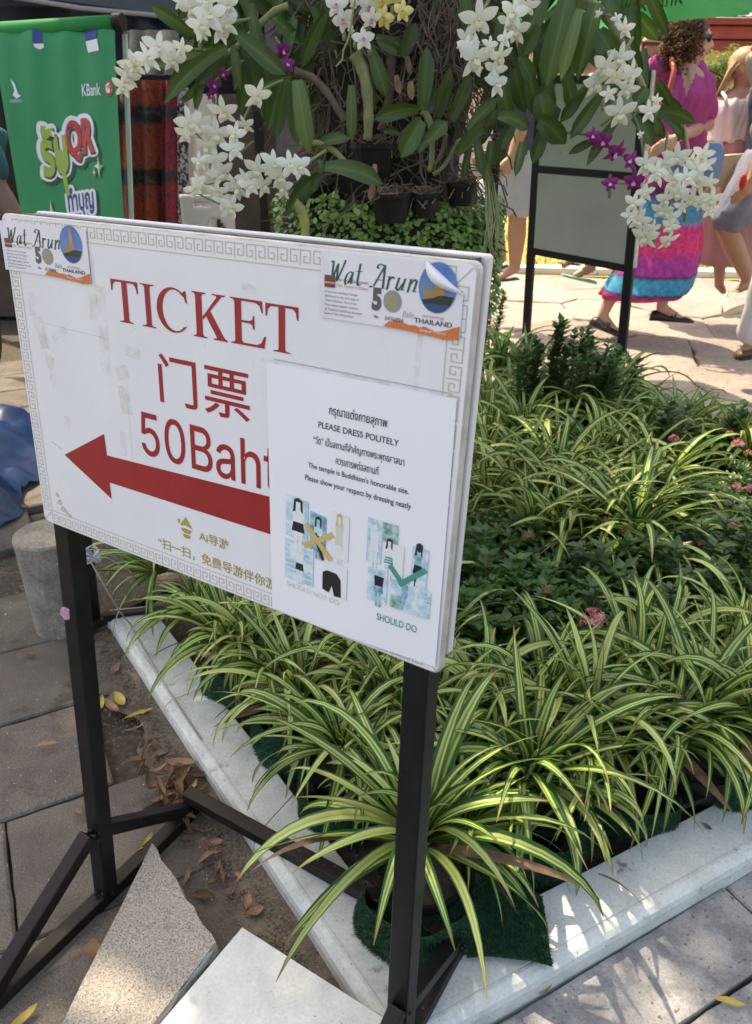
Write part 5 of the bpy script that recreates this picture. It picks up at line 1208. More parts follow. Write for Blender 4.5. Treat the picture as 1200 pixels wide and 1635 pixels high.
def flower(parent, px, py, spx, y, kind='w', spread=.8):
    c = A(px, py, y); s = spx / ppm(y) * .90; me = R.choice(FLM[kind]); o = bpy.data.objects.new('flower', me); COL.objects.link(o)
    n_ = (C0 - c).normalized() + V3((R.uniform(-spread, spread), R.uniform(-.2, .2), R.uniform(-spread, spread * .7))); n_.normalize()
    up = V3((R.uniform(-.35, .35), 0, 1)); x_ = up.cross(n_).normalized(); y_ = n_.cross(x_)
    M_ = Matrix((x_, y_, n_)).transposed().to_4x4() @ Matrix.Scale(s, 4); M_.translation = c - root_loc(parent); o.parent = parent; o.matrix_local = M_; return o
def spray(plant, base, pts_, kind='w', y=1.6, stem='stem_g', thick=.0028, dy=.03):
    order = pts_
    path = [A(*base, y + .06)] + [A(x, yy, y + .035) for x, yy, s in order[::max(1, len(order) // 6)]]
    sm = []                                   # smooth the path
    for i in range(len(path) - 1):
        p0, p1, p2, p3 = path[max(0, i - 1)], path[i], path[i + 1], path[min(len(path) - 1, i + 2)]
        for k in range(5):
            t = k / 5; sm.append(((p1 * 2) + (p2 - p0) * t + (p0 * 2 - p1 * 5 + p2 * 4 - p3) * t * t + (p1 * 3 - p0 - p2 * 3 + p3) * t ** 3) * .5)
    sm.append(path[-1]); n = len(sm); mb = MB(); mb.tube(sm, [thick * (1 - .5 * i / n) for i in range(n)], 6)
    fl = []
    for x, yy, s in order:
        yo = y + R.uniform(-dy, dy); c = A(x, yy, yo + .018); nr = min(sm, key=lambda q: (q - c).length); mid = (nr + c) / 2 + V3((0, 0, -.006)); mb.tube([nr, mid, c], .0012, 4)
        fl.append((x, yy, s, yo))
    for q_ in range(2): mb.ball(sm[-1] + V3((R.uniform(-.012, .012), 0, -.008 - .012 * q_)), .004, .004, .008, nu=8, nv=6)
    st = mb.build('flower_stem', MAT[stem], plant, smooth=True)
    for x, yy, s, yo in fl: flower(st, x, yy, s, yo, kind)
    return st
def cane(plant, a, b, y, r=5, mat='stem_g', yb=None):
    A0, B0 = A(*a, y), A(*b, yb or y); d = B0 - A0; pts_, rr = [], []
    for k in range(13):
        t = k / 12; pts_.append(A0 + d * t + V3((.012 * math.sin(t * 3), 0, .01 * math.sin(t * 5)))); rr.append(r / ppm(y) * (1 + .18 * (k % 3 == 0)) * (1 - .3 * t))
    return MB().tube(pts_, rr, 8).build('cane', MAT[mat], plant, smooth=True)
def plant(label, px, py, y): return thing('orchid', label, 'orchid', tuple(A(px, py, y)), 'orchids growing on the pillar')

p1 = plant('orchid at the upper left whose white sprays reach over the green banner', 370, 80, 1.66)
for a in (((378, 55), (457, 120), 32, 1.60), ((350, 80), (242, 112), 17, 1.62, .6, 'orleaf_y'), ((362, 76), (262, 166), 26, 1.60, .8), ((355, 90), (318, 135), 18, 1.64), ((372, 72), (384, 145), 17, 1.60), ((330, 98), (312, 182), 18, 1.66), ((345, 105), (292, 165), 14, 1.66),
          ((390, 60), (420, 190), 26, 1.70), ((400, 20), (428, 132), 24, 1.66), ((400, 5), (405, 90), 20, 1.70), ((375, 40), (300, 20), 22, 1.7), ((385, 40), (340, 130), 24, 1.72), ((395, 90), (385, 180), 26, 1.74)): oleaf(p1, *a)
cane(p1, (460, 10), (350, 80), 1.66, 5); 
spray(p1, (350, 85), [(290, 78, 34), (276, 95, 44), (252, 76, 54), (236, 92, 52), (214, 104, 54), (204, 122, 46), (196, 138, 38)], 'w', 1.56, 'stem_g')
spray(p1, (400, 30), [(362, 38, 44), (350, 46, 50), (335, 24, 56), (320, 40, 48), (306, 12, 50), (330, 2, 44), (288, 2, 30), (365, 8, 40), (322, 52, 30)], 'w', 1.56)
p2 = plant('orchid with the big white flower cluster hanging above the left part of the board', 452, 125, 1.6)
for a in (((457, 125), (440, 222), 24, 1.58, .2), ((466, 130), (474, 232), 26, 1.56, .3), ((474, 128), (494, 246), 32, 1.55, .3, 'orleaf_y'), ((482, 130), (496, 196), 20, 1.60, .2), ((462, 122), (402, 150), 12, 1.58), ((450, 130), (428, 210), 26, 1.66)): oleaf(p2, *a)
spray(p2, (452, 128), [(410, 152, 54), (392, 200, 36), (375, 215, 46), (356, 178, 54), (346, 214, 56), (322, 202, 54), (302, 196, 54), (296, 214, 40), (330, 234, 44), (372, 238, 46), (345, 256, 48), (318, 258, 34)], 'w', 1.50)
spray(p2, (405, 225), [(352, 276, 50), (378, 300, 54), (346, 305, 46), (318, 290, 38), (356, 320, 40), (368, 332, 50), (310, 302, 40), (392, 285, 40)], 'w', 1.50)
spray(p2, (520, 240), [(478, 266, 48), (462, 262, 50), (446, 282, 46), (436, 262, 52), (420, 296, 44), (410, 270, 52), (398, 296, 44), (452, 300, 42)], 'w', 1.48)
p3 = plant('orchid with broad leaves crossing just above the board left of the pots', 520, 260, 1.6)
for a in (((497, 236), (558, 220), 22, 1.60, .6), ((518, 268), (611, 294), 34, 1.52, .9), ((515, 276), (462, 330), 24, 1.54, .9), ((512, 280), (455, 345), 30, 1.58, .8), ((505, 275), (500, 308), 14, 1.54), ((510, 255), (512, 278), 14, 1.52), ((560, 136), (562, 228), 20, 1.62, .1, 'orleaf_y')): oleaf(p3, *a)
cane(p3, (480, 230), (565, 262), 1.60, 5, 'stem_y'); cane(p3, (470, 325), (482, 392), 1.52, 8, 'stem_y'); cane(p3, (566, 85), (585, 215), 1.64, 9, 'stem_g'); cane(p3, (470, 115), (550, 185), 1.68, 6, 'stem_b')
p4 = plant('orchid with upright lance leaves in front of the middle of the pillar', 670, 180, 1.6)
for a in (((674, 176), (681, 74), 30, 1.56, .1), ((668, 174), (597, 191), 28, 1.54, .7), ((673, 192), (641, 252), 36, 1.54, .6), ((697, 188), (718, 108), 28, 1.60, .3), ((720, 192), (751, 120), 26, 1.58, .5), ((682, 228), (714, 194), 30, 1.58, .3), ((676, 185), (700, 140), 24, 1.64), ((684, 215), (668, 245), 18, 1.62),
          ((747, 208), (794, 156), 24, 1.56, .4), ((728, 246), (772, 196), 26, 1.56, .5), ((757, 214), (771, 282), 20, 1.58, .1), ((752, 220), (738, 290), 14, 1.62), ((612, 210), (640, 213), 12, 1.6), ((640, 90), (664, 36), 26, 1.66, .2), ((640, 85), (600, 65), 20, 1.66), ((590, 76), (618, 156), 26, 1.64, .2), ((580, 100), (600, 180), 26, 1.68), ((660, 200), (690, 240), 20, 1.7)): oleaf(p4, *a)
cane(p4, (674, 176), (684, 265), 1.60, 5); cane(p4, (708, 215), (690, 255), 1.62, 4, 'stem_b'); cane(p4, (735, 225), (690, 270), 1.62, 4); cane(p4, (622, 75), (605, 200), 1.72, 7, 'stem_b')
p5 = plant('orchid at the top middle carrying small white purple centred and yellow flowers', 560, 20, 1.6)
spray(p5, (566, -20), [(566, 5, 20), (548, 32, 40), (537, 8, 40), (560, 50, 12)], 'wp', 1.58); spray(p5, (590, -25), [(588, 10, 40), (592, 30, 36), (580, 62, 38)], 'wp', 1.58)
spray(p5, (625, -30), [(610, 2, 34), (613, 28, 38), (643, 18, 34), (630, -5, 30)], 'y', 1.56)
cu_ = MB().tube([A(*q, 1.57) for q in ((566, 0), (560, 40), (556, 62), (548, 80), (546, 96), (536, 106))], .0018, 5).build('flower_stem', MAT['stem_y'], p5)
for a in (((600, 60), (660, 80), 20, 1.68), ((520, 20), (480, 110), 26, 1.70), ((500, 10), (540, 90), 24, 1.72), ((470, 30), (455, 100), 22, 1.70), ((430, 20), (480, 70), 22, 1.7)): oleaf(p5, *a)
p6 = plant('orchid at the upper right whose large leaves hang towards the grey board', 920, 60, 1.6)
for a in (((906, -10), (872, 138), 46, 1.56, .1), ((925, 15), (895, 130), 24, 1.54, .2, 'orleaf_y'), ((952, 5), (922, 128), 40, 1.56, .2), ((955, 50), (984, 98), 34, 1.56, .3), ((970, -5), (975, 40), 26, 1.6), ((860, 192), (903, 230), 40, 1.54, .9), ((795, 186), (847, 207), 26, 1.56, .8), ((960, 148), (910, 222), 24, 1.58, .4),
          ((935, 138), (894, 196), 24, 1.60, .4), ((985, 190), (936, 266), 20, 1.60, .5), ((958, 220), (907, 246), 17, 1.58, .6), ((1010, 188), (1042, 232), 28, 1.56, .5), ((1036, 178), (1110, 196), 27, 1.54, .8), ((1034, 180), (1060, 222), 26, 1.58, .5), ((1032, 140), (1014, 168), 28, 1.56), ((862, 150), (872, 196), 38, 1.58, .2), ((838, 225), (822, 282), 15, 1.58, .1),
          ((880, 130), (850, 180), 30, 1.62), ((845, 120), (862, 190), 34, 1.66), ((820, 110), (838, 180), 30, 1.68), ((800, 130), (815, 215), 30, 1.66), ((868, -5), (840, 60), 36, 1.64), ((880, 40), (900, 110), 34, 1.66), ((1000, 60), (1020, 130), 26, 1.62), ((1050, 130), (1075, 175), 22, 1.58), ((1000, 120), (965, 170), 22, 1.64), ((1045, 150), (1090, 178), 16, 1.6), ((870, 200), (850, 262), 26, 1.66), ((805, 200), (790, 265), 26, 1.66),
          ((785, 225), (775, 300), 22, 1.64), ((820, 190), (800, 240), 24, 1.62), ((768, 250), (790, 310), 16, 1.62, .1, 'orleaf_y'), ((780, 290), (790, 330), 16, 1.64, .1, 'orleaf_y'), ((890, 170), (860, 228), 28, 1.66), ((905, 120), (915, 175), 26, 1.64)): oleaf(p6, *a)
cane(p6, (930, -10), (1045, 178), 1.6, 6); cane(p6, (870, 60), (860, 200), 1.66, 6, 'stem_b')
spray(p6, (930, 20), [(955, 22, 16), (985, 30, 22), (998, 46, 34)], 'w', 1.56)
spray(p6, (1010, 60), [(990, 92, 46), (965, 108, 58), (952, 132, 52), (984, 122, 48), (1008, 118, 46), (1002, 142, 40), (972, 150, 30)], 'w', 1.52); spray(p6, (960, 200), [(990, 180, 56), (1036, 178, 38), (1048, 160, 22)], 'w', 1.50)
spray(p6, (880, 210), [(946, 216, 26), (962, 226, 34), (982, 244, 46), (1008, 256, 34), (1012, 290, 38), (974, 292, 30)], 'p', 1.54)
p7 = plant('orchid whose white flower spray trails in front of the woman in the magenta shirt', 1040, 200, 1.55)
spray(p7, (1010, 180), [(1022, 215, 14), (1030, 262, 44), (1048, 276, 52), (1030, 308, 34), (1012, 325, 40), (1020, 352, 44), (1030, 378, 56), (1006, 345, 34), (1042, 365, 34)], 'w', 1.50)
spray(p7, (1066, 210), [(1062, 262, 46), (1080, 250, 50), (1076, 288, 42), (1062, 318, 44), (1056, 336, 40), (1084, 308, 44), (1072, 346, 40), (1066, 384, 46), (1070, 362, 34), (1088, 330, 30)], 'w', 1.50)
spray(p7, (1092, 200), [(1104, 256, 34), (1122, 246, 40), (1112, 270, 46), (1128, 262, 34), (1096, 284, 44), (1116, 292, 48), (1104, 318, 44), (1120, 322, 34), (1136, 318, 44), (1132, 335, 34), (1132, 290, 32)], 'w', 1.52)
for a in (((1045, 182), (1050, 215), 18, 1.56), ((1060, 190), (1092, 225), 18, 1.58)): oleaf(p7, *a)
p8 = plant('orchid right of the pillar top with large white flowers by the root tangle', 790, 40, 1.58)
spray(p8, (850, -10), [(842, 10, 40), (820, 20, 52), (825, 48, 46), (806, 62, 34), (798, 90, 46), (790, 112, 40), (793, 134, 46), (812, 34, 40)], 'w', 1.50); spray(p8, (790, -20), [(764, 30, 64), (742, 62, 40), (758, 92, 68), (746, 74, 40), (782, 72, 30)], 'w', 1.50)
for a in (((860, 40), (835, 90), 26, 1.62), ((800, 20), (790, 110), 26, 1.66), ((830, 90), (850, 130), 26, 1.64), ((740, -10), (752, 60), 26, 1.68)): oleaf(p8, *a)
p9 = plant('dark orchid with a few magenta blooms deep in the left foliage', 450, 90, 1.7)
spray(p9, (440, 60), [(452, 80, 30), (458, 102, 30), (438, 128, 22)], 'p', 1.64); spray(p9, (400, 90), [(356, 118, 22), (340, 136, 30), (336, 152, 18)], 'p', 1.64)
# dense darker foliage deep inside the pillar
for gi in range(8):
    px0 = 330 + gi * 90; q = plant(['leafy orchid deep in the foliage behind the left white sprays', 'leafy orchid deep behind the hanging left cluster', 'leafy orchid deep behind the first pot', 'leafy orchid on the pillar behind the green cane', 'leafy orchid on the pillar behind the root tangle', 'leafy orchid deep behind the right white flowers', 'leafy orchid deep in the shade at the upper right', 'leafy orchid furthest right behind the hanging leaves'][gi], px0, 100, 1.85)
    for k in range(32):
        x, y_ = px0 + R.uniform(-75, 75), R.uniform(-70, 190) if 420 < px0 < 820 else R.uniform(-80, 110)
        a = R.uniform(-2.8, -.3) if R.random() < .35 else R.uniform(.4, 2.7); L = R.uniform(60, 115)
        if px0 < 420: x = max(x, 320)
        oleaf(q, (x, y_), (x + math.cos(a) * L * .8, y_ + math.sin(a) * L), R.uniform(15, 28), R.uniform(1.76, 1.98))
# purple bits in the tower and dried leaves
for x, y_, w in ((655, 130, 14), (650, 90, 12), (595, 290, 14), (598, 262, 12), (632, 120, 12)):
    oleaf(p4, (x, y_), (x + R.uniform(-8, 8), y_ + 30), w, 1.6, .1, 'leafdry')
# hanging lance leaf seen before the walkers
oleaf(p6, (832, 226), (822, 280), 13, 1.5, .1)
# trailing thin stalks at the right of the creeper ball
tk_ = MB()
for i in range(14):
    x = 770 + R.uniform(0, 22); tk_.tube([A(x, 300 + R.uniform(-20, 10), 1.62), A(x + R.uniform(-6, 10), 350, 1.58), A(x + R.uniform(-8, 14), 400 + R.uniform(-15, 15), 1.56)], .0012, 4)
tag(tk_.build('trailing_stalks', MAT['stem_g'], cr), kind='stuff')

# ------------------------------------------------------------------ the shade tree (unseen, added overhead to cast shade), the parasol
def leaf_cloud(mb, centres, n, L0, rs, holes=()):
    for i in range(n):
        c, rad = rs.choice(centres); d = V3((rs.gauss(0, 1), rs.gauss(0, 1), rs.gauss(0, 1))).normalized() * rad * rs.random() ** .4; p = V3(c) + d
        if holes:
            q_ = p - sdir * (p.z / sdir.z)
            if any((q_.xy - h_.xy).length < r_ + .05 for h_, r_ in holes): continue
        a = rs.uniform(0, 6.28); el = rs.uniform(-.6, .5); t = V3((math.cos(a) * math.cos(el), math.sin(a) * math.cos(el), math.sin(el))); s_ = V3((-math.sin(a), math.cos(a), rs.uniform(-.4, .4))).normalized(); L = L0 * rs.uniform(.7, 1.2); W = L * .24
        mb.add([p, p + t * L * .5 + s_ * W, p + t * L, p + t * L * .5 - s_ * W], [(0, 1, 2, 3)])
rs = random.Random(5)
off = V3((sdir.x, sdir.y, 0)) * (5.4 / sdir.z)
sh = thing('unseen_shade_tree', 'unseen leafy tree added to shade the ticket sign and near half of the bed', 'tree', (-5.2, 5.2, 0))
MB().tube([(-5.2, 5.2, -.05), (-5.1, 5.1, 1.5), (-4.7, 4.8, 3.4), (-3.6, 4.2, 5.0)], [.20, .17, .14, .09], 12).build('trunk', MAT['bark'], sh, smooth=True)
mb = MB(); cen = []
for i in range(34):
    gx_, gy_ = rs.uniform(-1.7, 1.2), rs.uniform(-.7, 1.7)
    if i < 12: gx_, gy_ = -.9 + (i % 4) * .6, -.2 + (i // 4) * .75
    if gx_ + gy_ * .25 > 1.35: gy_ -= 1
    c = V3((gx_, gy_, 0)) + off + V3((0, 0, 5.4 + rs.uniform(-.5, .6))); cen.append((c, rs.uniform(.45, .7)))
    MB_ = None
for c, r in cen[::3]: mb.tube([(-3.6, 4.2, 5.0), ((V3((-3.6, 4.2, 5.0)) + c) / 2) + V3((0, 0, .3)), c], [.06, .035, .012], 6)
mb.build('branch', MAT['bark'], sh)
g_ = lambda x, y, z: G(x, y, z) - sdir * (z / sdir.z)
for i in range(10): cen.append((V3((rs.uniform(-.6, 1.6), rs.uniform(2.0, 3.0), 0)) + off + V3((0, 0, 5.4)), rs.uniform(.18, .3)))
mb = MB(); leaf_cloud(mb, cen, 9000, .16, rs, [(g_(x, y, z), r) for x, y, z, r in ((935, 1590, 0, .022), (1062, 1600, 0, .04), (1130, 1560, 0, .015), (262, 1565, .07, .045), (150, 1610, .07, .06), (85, 1385, 0, .008), (183, 1075, 0, .018), (262, 1070, .05, .012), (330, 1125, .05, .010), (60, 1615, 0, .02), (830, 1235, .25, .015), (740, 1400, .2, .03), (620, 1130, .3, .03), (1080, 1000, .3, .05), (940, 1040, .3, .04), (430, 1000, .3, .03))]); tag(mb.build('crown', MAT['tree_leaf'], sh), kind='stuff')  # gaps cut in the added crown so sun patches land on chosen spots

pa = thing('green_parasol', 'large green parasol with a printed valance at the top right of the picture', 'parasol', (0.53, 3.78, 0))
pc = V3((0.53, 3.78, 0)); PR = .965; hz = 1.60; vz = 1.81; cor = [pc + V3((PR * math.cos(math.radians(-11 + 60 * k)), PR * math.sin(math.radians(-11 + 60 * k)), 0)) for k in range(6)]
MB().tube([pc + V3((0, 0, .0)), pc + V3((0, 0, 2.45))], .022, 12).build('pole', MAT['iron'], pa, smooth=True)
def cloth_mat(name, c, tr=.45):
    return pmat(name, c, tuple(x * .85 for x in c), 4, .7, .15, 14, .006, trans=tr)
MAT['canopy_green'] = cloth_mat('green_canopy_cloth', (0.03, 0.42, 0.13), .5); MAT['valance_green'] = cloth_mat('green_valance_cloth', (0.10, 0.50, 0.20), .5)
for k in range(6):
    a, b = cor[k], cor[(k + 1) % 6]; top = pc + V3((0, 0, 2.38)); vs = []; n = 6
    for i in range(n + 1):
        for j in range(n + 1):
            e = a.lerp(b, j / n) + V3((0, 0, vz)); p = top.lerp(e, i / n); p.z -= .05 * math.sin(math.pi * i / n); vs.append(p)
    mk('canopy_panel', vs, [(i * (n + 1) + j, (i + 1) * (n + 1) + j, (i + 1) * (n + 1) + j + 1, i * (n + 1) + j + 1) for i in range(n) for j in range(n)], MAT['canopy_green'], pa, smooth=True)
    vs = []
    for i in range(3):
        for j in range(13):
            t = j / 12; e = a.lerp(b, t); d = (e - pc).normalized(); drop = (vz - hz) * (i / 2); e = e + d * (.012 * i * math.sin(t * 9 + k)) ; vs.append((e.x, e.y, vz - drop - (.02 * math.sin(math.pi * t) * (i / 2) * -1)))
    mk('valance_panel', vs, [(i * 13 + j, i * 13 + j + 1, (i + 1) * 13 + j + 1, (i + 1) * 13 + j) for i in range(2) for j in range(12)], MAT['valance_green'], pa, smooth=True)
    MB().tube([pc + V3((0, 0, 2.34)), a + V3((0, 0, vz - .01))], .008, 6).build('rib', MAT['chrome'], pa)
# bank name showing through the valance from behind (mirrored)
va, vb = cor[0], cor[1]
def VP(x, y, z=0.0):
    e = va.lerp(vb, x); n_ = (pc - (va + vb) / 2).normalized(); return V3((e.x, e.y, vz - y * (vz - hz))) + n_ * (z + .016)
P = Print(VP, .0005); P.text('shadow', 'KBank', .76, .22, .42, .62); P.disc('shadow', .86, .42, .05, .20, 20); P.disc('valance_green', .86, .42, .035, .14, 20, 1e-4); P.disc('shadow', .86, .42, .012, .10, 12, 2e-4)
P.build('valance_print', pa)

# ------------------------------------------------------------------ grey double board on black legs in the background
gb_ = thing('grey_board_stand', 'black framed stand with two plain grey panels behind the orchids', 'sign board', (1.06, 4.05, 0))
L0 = V3((0.846, 4.24, 0)); R0 = V3((1.279, 3.86, 0)); L1 = V3((0.79, 4.26, 1.50)); R1 = V3((1.185, 3.86, 1.42)); fx = (R0 - L0).normalized(); fn = V3((fx.y, -fx.x, 0))
Lp = lambda z: L0.lerp(L1, z / 1.5); Rp = lambda z: R0.lerp(R1, z / 1.42)
def fbar(a, b, w, name='frame_bar', mat='iron'): o = MB().bar(a, b, w, .03, up=fn).build(name, MAT[mat], gb_); bevel(o, .003, 1); return o
fbar(Lp(0.0), Lp(1.5), .042, 'leg'); fbar(Rp(0.0), Rp(1.42), .046, 'leg')
for zl, zr in ((.60, .575), (1.0, .99), (1.40, 1.38)): fbar(Lp(zl) + fx * .02, Rp(zr) - fx * .022, .036)
for z0, z1, y0, y1 in ((.60, 1.0, .575, .99), (1.0, 1.40, .99, 1.38)):
    a, b, c, d = Lp(z0) + fx * .02, Rp(y0) - fx * .02, Rp(y1) - fx * .02, Lp(z1) + fx * .02
    mb = MB(); o_ = fn * -.012; mb.add([a - o_, b - o_, c - o_, d - o_, a + o_ * .3, b + o_ * .3, c + o_ * .3, d + o_ * .3], [(0, 1, 2, 3), (7, 6, 5, 4), (0, 4, 5, 1), (1, 5, 6, 2), (2, 6, 7, 3), (3, 7, 4, 0)]); mb.build('grey_panel', MAT['grey_panel'], gb_)
fbar(Rp(.58) + fx * .028, Rp(1.42) + fx * .028, .010, 'light_edge', 'panel_edge')
for p, s in ((Lp(0), -1), (Lp(0), 1), (Rp(0), 1), (Rp(0), -1)): fbar(p + V3((0, 0, .16)), p + fn * s * .20 + V3((0, 0, .012)), .022, 'brace')

# ------------------------------------------------------------------ the green standing banner
bn = thing('green_banner', 'green standing banner with white and red Thai lettering left of the orchids', 'banner', (-1.5, 3.4, 0))
bY = 3.4; bTL = A(-14, 42, bY + .10); bTR = A(180, 30, bY - .05); bBR = A(203, 420, bY - .15); bBL = A(48, 420, bY + .05)
ht = (bTR - bBR).length
def BT(u, v, z=0.0):                          # banner coordinates, u right, v down (0-1)
    a = bTL.lerp(bTR, u); b = bBL.lerp(bBR, u); b = a.lerp(b, 1.0); p = a.lerp(b, v); n_ = V3((-.15, -1, 0)).normalized()
    w = .006 * math.sin(u * 23 + v * 4) * max(0, 1 - v * 1.6) + .008 * math.sin(u * 6 + v * 3)
    return p + n_ * (w + z + .03 * max(0, .06 - v) * -8)
nx, ny = 40, 30
MAT['banner'] = pmat('green_banner_cloth', (0.0, 0.27, 0.095), (0.0, 0.22, 0.08), 3, .6, .2, 10, .004)
vs = [BT(i / nx, j / ny) for j in range(ny + 1) for i in range(nx + 1)]
mk('banner_cloth', vs, [(j * (nx + 1) + i, (j + 1) * (nx + 1) + i, (j + 1) * (nx + 1) + i + 1, j * (nx + 1) + i + 1) for j in range(ny) for i in range(nx)], MAT['banner'], bn, smooth=True)
rl = (bTR - bTL).normalized()
MB().tube([bTL - rl * .05 + V3((0, .02, -.01)), bTR + rl * .012 + V3((0, .02, -.01))], .026, 16).build('top_roller', MAT['canopy_green'], bn, smooth=True)
MB().tube([bTR + rl * .0 + V3((0, .02, -.01)), bTR + rl * .035 + V3((0, .02, -.01))], .030, 20).build('roller_cap', MAT['pot'], bn)
MB().bar(BT(.985, .05) + V3((.03, .05, 0)), BT(.99, 1.0) + V3((.012, .06, 0)), .022, .006).build('banner_back_cloth', MAT['white_slab'], bn)
MB().bar(BT(0.02, .07) + V3((-.055, .03, 0)), BT(.0, 1.0) + V3((-.02, .03, 0)), .042, .03, up=(0, 1, 0)).build('side_pole', MAT['iron'], bn)
MB().tube([bBL + V3((.1, .05, 0)), V3((bBL.x + .1, bBL.y, 0))], .018, 8).build('lower_pole', MAT['iron'], bn)
P = Print(BT, .0035)
P.poly('cblue', [(.345, .02), (.415, .02), (.415, .075), (.345, .075)]); P.poly('white', [(.35, .077), (.425, .077), (.425, .092), (.395, .10), (.36, .092)])
P.poly('cblue', [(.745, .01), (.86, .005), (.86, .065), (.755, .075)]); P.poly('white', [(.76, .077), (.865, .070), (.875, .115), (.775, .12)])
P.text('white', 'KBank', .695, .240, .865, .288, off=.01); P.disc('bred', .935, .262, .036, .030, 20); P.disc('white', .935, .262, .027, .022, 18, 1e-4); P.poly('bgreen', [(.915, .252), (.955, .252), (.935, .278)], 2e-4); P.disc('bred', .935, .256, .008, .008, 8, 3e-4)
P.poly('white', [(.105, .205), (.135, .225), (.150, .265), (.175, .275), (.13, .285), (.105, .27), (.125, .25)]); P.text('white', 'FOUNDATION', .075, .288, .175, .300)
# main lettering with thick white outline and dark shadow
def fat(key_, body, x0, y0, x1, y1, grow, lift, dx=0, dy=0, **kw):
    vs, fs = text_data(body, **kw); ax = min(v.x for v in vs); bx = max(v.x for v in vs); ay = min(v.y for v in vs); by = max(v.y for v in vs)
    kk = 16 if grow else 1
    for q in range(kk):
        a = 2 * math.pi * q / kk; P.k += 1; z = P.z + lift + P.k * 4e-6; pts_ = []
        for v in vs:
            x = (v.x - ax) / (bx - ax); y = 1 - (v.y - ay) / (by - ay); sl = -.10 * x
            pts_.append(BT(x0 + x * (x1 - x0) + grow * math.cos(a) + dx, y0 + sl * (y1 - y0) + y * (y1 - y0) + grow * .55 * math.sin(a) + dy, z))
        P.mb.setdefault(key_, MB()).add(pts_, fs)
for k, body, x0, y0, x1, y1 in (('lime', 'รับ', .275, .40, .52, .62), ('bred', 'QR', .515, .385, .775, .56)):
    fat('shadow', body, x0, y0, x1, y1, .040, .0002, .016, .014, off=.03); fat('white', body, x0, y0, x1, y1, .034, .0006, off=.03); fat('dark', body, x0, y0, x1, y1, .006, .0010, .008, .006, off=.05); fat(k, body, x0, y0, x1, y1, 0, .0014, off=.045)
P.poly('lime', [(.42, .50), (.47, .50), (.50, .70), (.47, .72)], .0014)
fat('shadow', 'ทำบุญ', .47, .665, .73, .80, .028, .0002, .012, .01, off=.02); fat('white', 'ทำบุญ', .47, .665, .73, .80, .024, .0006, off=.02); fat('bnavy', 'ทำบุญ', .47, .665, .73, .80, 0, .0014, off=.03)
def star(cx, cy, r, k):
    P.poly('shadow', [(cx + .01 + r * (1 if q % 2 == 0 else .32) * math.cos(q * .785) * (.62 if q in (0, 4) else 1), cy + .01 + .75 * r * (1 if q % 2 == 0 else .32) * math.sin(q * .785)) for q in range(8)])
    P.poly('white', [(cx + r * (1 if q % 2 == 0 else .3) * math.cos(q * .785) * .7, cy + .75 * r * (1 if q % 2 == 0 else .3) * math.sin(q * .785)) for q in range(8)], 1e-4)
    P.poly(k, [(cx, cy - .7 * r), (cx + r * .2, cy - .15 * r), (cx + r * .62, cy), (cx + r * .2, cy + .2 * r), (cx, cy + .7 * r)], 2e-4)
star(.80, .575, .062, 'lime'); star(.755, .60, .028, 'lime'); star(.30, .775, .085, 'lime'); star(.385, .805, .03, 'lime')
P.poly('white', [(.44, .86), (.46, .80), (.50, .79), (.53, .83), (.62, .835), (.70, .83), (.73, .79), (.765, .79), (.79, .86), (.79, 1.0), (.44, 1.0)], 1e-4); P.poly('bred', [(.735, .81), (.752, .80), (.775, .86), (.755, .87)], 3e-4)
P.build('banner_print', bn)

# ------------------------------------------------------------------ the stall on the left
stl = thing('market_stall', 'dark canopy market stall at the upper left with blue cloth underneath', 'stall', (-2.6, 5.4, 0))
e0, e1, e2 = A(-200, -40, 4.6), A(130, 15, 4.6), A(330, 33, 4.6)
mb = MB(); 
def quadm(name, pts_, mat, n=1): return MB().add(pts_, [(0, 1, 2, 3)]).build(name, MAT[mat], stl)
quadm('canopy_front', [e0, e2, e2 + V3((0.05, .1, .55)), e0 + V3((0, .1, .55))], 'tent')
quadm('canopy_roof', [e0 + V3((0, .1, .55)), e2 + V3((.05, .1, .55)), e2 + V3((.1, 3.2, .35)), e0 + V3((0, 3.2, .35))], 'tent')
MB().tube([e0 + V3((0, -.012, 0)), e1 + V3((0, -.012, .004)), e2 + V3((0, -.012, 0))], .011, 8).build('canopy_piping', MAT['tent_edge'], stl)
quadm('back_cloth', [(-6, 7.4, 0), (-.55, 7.4, 0), (-.55, 7.4, 2.4), (-6, 7.4, 2.4)], 'dark_cloth')
quadm('side_cloth', [(-.62, 4.75, .0), (-.5, 7.4, 0), (-.5, 7.4, 2.3), (-.62, 4.75, 1.7)], 'dark_cloth')
for x, y in ((-.66, 4.62), (-4.4, 4.62)): MB().bar((x, y, 0), (x, y, 2.2), .05, .05).build('stall_pole', MAT['iron'], stl)
MB().box((-2.2, 5.6, .45), (1.5, 0, 0), (0, .4, 0), (0, 0, .45)).build('counter', MAT['dark_wood'], stl)
